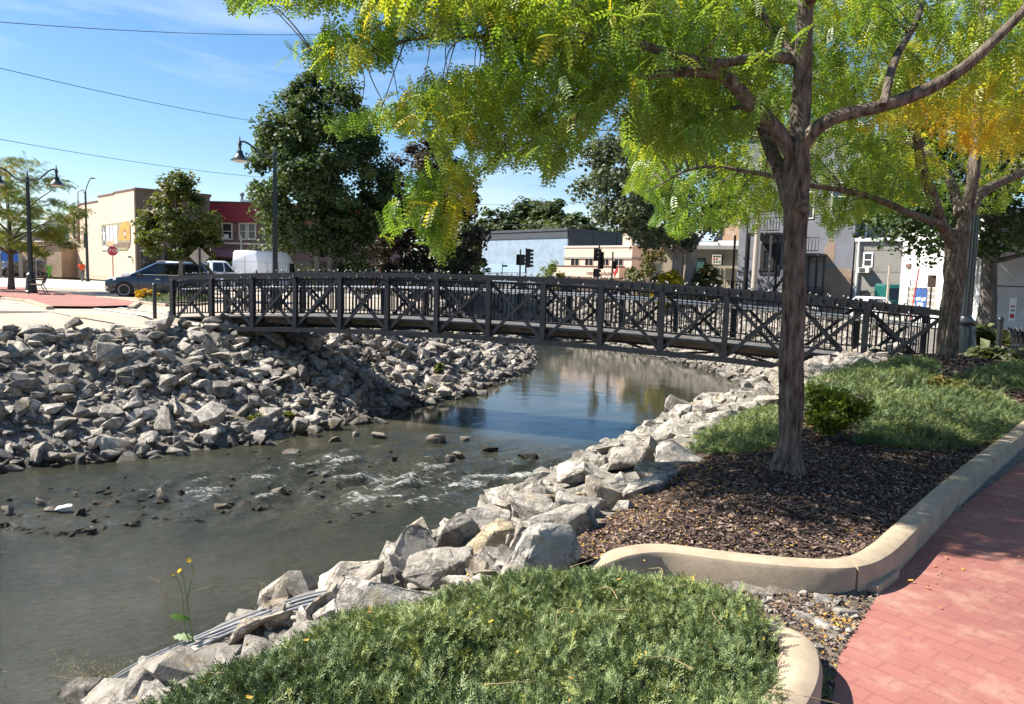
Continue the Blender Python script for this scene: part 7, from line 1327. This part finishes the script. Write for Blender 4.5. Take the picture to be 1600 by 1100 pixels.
vis = [(0.2, 4.1), (0.55, 4.15), (1.15, 4.05), (1.9, 4.05), (2.3, 4.4), (3.4, 5.75), (5.3, 7.9), (7.4, 10.6), (6.2, 10.8), (4.9, 8.8), (3.6, 8.4), (2.4, 7.6), (1.62, 6.6), (.97, 5.6), (.5, 4.75)]
chips('mulch_chips', 'dark shredded bark mulch covering the planter', vis, 62000, .012, .042, MCH, 120)
chips('mulch_chips', 'coarser bark mulch on the far part of the planter', [(5.3, 8.0), (7.6, 10.7), (10, 13.2), (13.6, 16.6), (9.3, 17.8), (8.0, 16.8), (5.3, 12.6), (3.7, 10.3), (6.2, 10.8)], 16000, .03, .08, MCH, 127, .024)
chips('fallen_leaves', 'scattered small yellow leaflets fallen on the mulch', vis, 4200, .010, .021, LIT, 121, .034, keep=lambda q, r: r.random(len(q)) < .35+.65*sst(.9, 0, segdist(q[:, 0], q[:, 1], RTOP)))
gut = [(0.78, 3.95), (1.12, 3.5), (1.2, 3.0), (1.22, 2.5), (1.3, 2.88), (1.48, 3.25), (2.0, 3.97), (1.9, 4.0), (1.2, 3.98)]
chips('fallen_leaves', 'heaps of orange and yellow leaflets in the gutter by the kerb ends', gut, 1000, .010, .022, LIT, 122, .012, keep=lambda q, r: r.random(len(q)) < .15+np.exp(-((q[:, 0]-1.62)**2+(q[:, 1]-3.55)**2)/.02)+np.exp(-((q[:, 0]-1.23)**2+(q[:, 1]-2.75)**2)/.03))
chips('bark_litter', 'dark bark crumbs and chips on the gutter soil', gut, 2200, .01, .03, MCH, 123, .01)
kl = [(2.05, 3.97), (2.5, 4.5), (3.2, 5.35), (5.05, 7.3), (7.6, 10.2), (7.9, 10.2), (5.3, 7.2), (3.5, 5.3), (2.75, 4.45), (2.2, 3.95)]
chips('fallen_leaves', 'yellow leaflets drifted on the red path along the long kerb', kl, 520, .014, .032, LIT, 124, .02, tilt=.25)
chips('fallen_leaves', 'few yellow leaflets scattered over the red path', [(1.4, 2.5), (2.1, 3.9), (5.0, 7.2), (8, 7), (6, 2.2)], 230, .014, .035, LIT, 125, .018, tilt=.2)
chips('fallen_leaves', 'yellow leaves caught in the juniper of the near bed', J1, 90, .012, .026, LIT, 126, .15, tilt=.6)
kk_ = rk; gs = []
for i in range(170):
    q = np.array(gut)[rk.integers(0, len(gut))]; 
P = np.array(gut); q = rk.uniform(P.min(0), P.max(0), (1600, 2)); q = q[inpoly(q[:, 0], q[:, 1], P)][:330]; st = np.c_[q, np.clip(np.exp(rk.normal(np.log(.028), .5, len(q))), .012, .085)]
RM = rotm(rk, len(st), .3); SS = scl(rk, len(st)); pick = rk.integers(0, len(HULLS), len(st)); o = joined('gutter_gravel', range(len(st)), st, terrain(st[:, 0], st[:, 1])+.008+st[:, 2]*.12, M['boulder']); tag(o, 'broken pale gravel lying in the gutter between the kerbs', 'gravel', kind='stuff')
for i, (px, py, w_, h_, lb) in enumerate(((1288, 940, 56, 26, 'pale flat stone in the gutter under the planter kerb'), (1302, 985, 74, 42, 'largest broken white stone in the gutter beside the red path'), (1322, 962, 46, 34, 'white stone touching the largest one in the gutter'), (1258, 968, 44, 22, 'small white stone in the gutter behind the short kerb'), (1196, 930, 52, 20, 'pale stone against the foot of the planter kerb'), (1150, 928, 40, 18, 'small pale stone at the juniper corner of the gutter'))):
    P = hit(px, py); D = float((P-EYE)@_f); boulder('gutter_stone', 1200+i, (w_*D/FPX, w_*.7*D/FPX, h_*D/FPX*.8), (P[0], P[1], P[2]+.005), random.uniform(-.6, .6), (0, random.uniform(-.2, .2)), M['boulder'], lb, 'stone', sub=1, rough=.7)
# ------------------------------------------------------------ wild plants at the bank edge
STEM = pm('green_stem', (.10, .16, .04), .6, .2, 8); DRY = pm('dry_stem', (.36, .26, .14), .8, .2, 8); WEED = gl((.035, .09, .012), (.07, .15, .018), (.13, .20, .03), tr=.35); PET = pm('yellow_petal', (.72, .50, .01), .5, .1, 8); DRYL = gl((.09, .10, .05), (.15, .15, .085), (.26, .22, .13), tr=.25)
P0 = hit(312, 1030); D = float((P0-EYE)@_f); k_ = D/FPX; fl = thing('sow_thistle', 'yellow flowered weed with toothed leaves standing at the bank edge', 'wildflower', P0)
def fp(px, py, dy=0): return W(px, py, P0[1]+dy)-P0
for pts in ([(312, 1038), (302, 1000), (294, 950), (287, 905), (283, 890)], [(292, 945), (297, 915), (302, 890), (296, 876)], [(312, 1036), (290, 985), (285, 930), (275, 900)]): MB().tube(crom([fp(*a) for a in pts], 5), list(np.linspace(.0042, .0022, (len(pts)-1)*5+1)), 6).build('stem', STEM, fl, smooth=True)
for px, py, r, ty in ((294, 877, .020, .5), (282, 893, .021, -.5), (271, 900, .009, 0)):
    h = MB().lathe([(.004, -.012), (.008, -.006), (.007, .004)], 8).build('flower_head', STEM, fl, smooth=True); h.location = fp(px, py); h.rotation_euler = (.5, ty, 0); pb = MB()
    for i in range(26): a = 2*math.pi*i/26+random.random()*.2; rr_ = r*(.6+.4*random.random()); c, s_ = math.cos(a), math.sin(a); pb.add([(0, 0, .003), (c*rr_*.6-s_*.0025, s_*rr_*.6+c*.0025, .009), (c*rr_, s_*rr_, .008+.004*random.random()), (c*rr_*.6+s_*.0025, s_*rr_*.6-c*.0025, .009)], [(0, 1, 2, 3)])
    pb.build('petals', PET, h, fix=False)
def toothed(L, w):
    V = []; n = 9
    for i in range(n+1): t = i/n; V.append((L*t, w*math.sin(math.pi*min(1, t*1.02))**.7*(1 if i % 2 else .55), -.22*L*t*t+.05*L*t))
    for i in range(n, -1, -1): t = i/n; V.append((L*t, -w*math.sin(math.pi*min(1, t*1.02))**.7*(1 if i % 2 else .55), -.22*L*t*t+.05*L*t))
    n2 = len(V); return V, [(i, i+1, n2-2-i, n2-1-i) for i in range(n)]
for px, py, L, az, el in ((297, 968, .085, 3.4, .35), (303, 998, .10, 3.0, .1), (305, 1005, .07, 2.6, .6), (310, 1015, .08, .2, .7), (312, 1012, .09, .9, .4), (316, 1034, .10, -.3, .3), (300, 1040, .11, -2.3, .2), (314, 1020, .07, 1.8, .8), (252, 1054, .06, 2.0, .6), (258, 1066, .07, 3.3, .1), (262, 1058, .07, .1, .3)):
    L *= 1.45; V, F = toothed(L, L*.2); o = fast('leaf', V, F, WEED, fl, attrs={'tint': np.full(len(V), .35+.3*random.random())}); o.location = fp(px, py); o.rotation_euler = (random.uniform(.5, 1.1)*(1 if random.random() < .5 else -1), -el, az)
dr = thing('dry_weed', 'tall thin dry branching weed stalk left of the yellow flower', 'weed', hit(276, 1030)); Pd = np.array(dr.location)
def dp(px, py): return W(px, py, Pd[1])-Pd
tag_ = MB()
for pts in ([(278, 1028), (268, 985), (258, 940), (245, 895), (236, 878)], [(262, 955), (275, 940), (300, 925), (330, 915)], [(258, 940), (262, 918), (268, 905)], [(250, 910), (240, 905), (232, 900)], [(268, 985), (285, 968), (310, 945)], [(250, 905), (258, 892)], [(278, 1028), (250, 1020), (228, 995), (218, 985)], [(236, 878), (242, 866)], [(270, 1000), (255, 985), (248, 972)]): MB().tube(crom([dp(*a) for a in pts], 3), list(np.linspace(.0024, .0010, (len(pts)-1)*3+1)), 4).build('stalk', DRY, dr, fix=False)
P0 = hit(412, 978); dw = thing('seed_weed', 'small dry seed-headed weed standing by the tan boulder', 'weed', P0); sm = MB()
for a, b_ in (((412, 985), (408, 915)), ((410, 960), (400, 930)), ((411, 950), (418, 920)), ((412, 985), (436, 940)), ((409, 940), (414, 912)), ((410, 965), (424, 945))): q0, q1 = W(*a, P0[1])-P0, W(*b_, P0[1])-P0; sm.tube([tuple(q0), tuple((q0+q1)/2+np.array([.004, 0, 0])), tuple(q1)], .0016, 4)
sm.build('stalk', DRY, dw, fix=False); r = np.random.default_rng(5); n = 90; pp = np.array([W(r.normal(411, 9), r.uniform(908, 950), P0[1]+r.normal(0, .02))-P0 for _ in range(n)]); leaves('seed_heads', dw, pp, r.normal(0, 1, (n, 3)), r.normal(0, 1, (n, 3)), np.full(n, .010), r.uniform(0, 1, n), QUAD, DRYL)
P0 = hit(168, 1078); cw = thing('weed_clump', 'bushy dry weed clump with straw stalks at the lower corner', 'weed', P0); sm = MB(); r = np.random.default_rng(9)
for i in range(34):
    e = W(r.uniform(72, 215), r.uniform(1018, 1062), P0[1]+r.normal(0, .12))-P0; b_ = W(r.uniform(140, 185), 1082, P0[1])-P0; sm.tube(crom([b_, (b_+e)/2+np.array([0, 0, .03]), e], 3), list(np.linspace(.0022, .0008, 7)), 4, caps=False)
tag(sm.build('stalks', DRY, cw, fix=False), kind='stuff'); n = 1500; pp = np.array([W(*(lambda t, u: (165+(u[0]-165)*t, 1080+(u[1]-1080)*t))(r.uniform(.35, 1.05), (r.uniform(78, 218), r.uniform(1014, 1062)+(10 if r.random() < .3 else 0))), P0[1]+r.normal(0, .09))-P0 for _ in range(n)]); leaves('foliage', cw, pp, r.normal(0, 1, (n, 3)), r.normal(0, 1, (n, 3))+np.array([0, 0, .6]), r.uniform(.010, .022, n), r.uniform(0, 1, n), QUAD, DRYL)
# bare woody runners showing in the near juniper
ru = MB(); r = np.random.default_rng(55); JP = np.array(J1)
for i in range(34):
    q = r.uniform(JP.min(0), JP.max(0)); 
    if not inpoly(q[:1], q[1:], JP)[0]: continue
    a = r.uniform(0, 6.28); L_ = r.uniform(.12, .3); z = tz(q[0], q[1])+r.uniform(.10, .17); ru.tube(crom([(q[0], q[1], z), (q[0]+math.cos(a)*L_*.5, q[1]+math.sin(a)*L_*.5, z+r.uniform(0, .03)), (q[0]+math.cos(a+.4)*L_, q[1]+math.sin(a+.4)*L_, z-.01)], 3), list(np.linspace(.0022, .001, 7)), 4, caps=False)
tag(tag(ru.build('juniper_twigs', DRY, fix=False), kind='stuff'), 'bare woody runners lying on the near juniper', 'twigs')
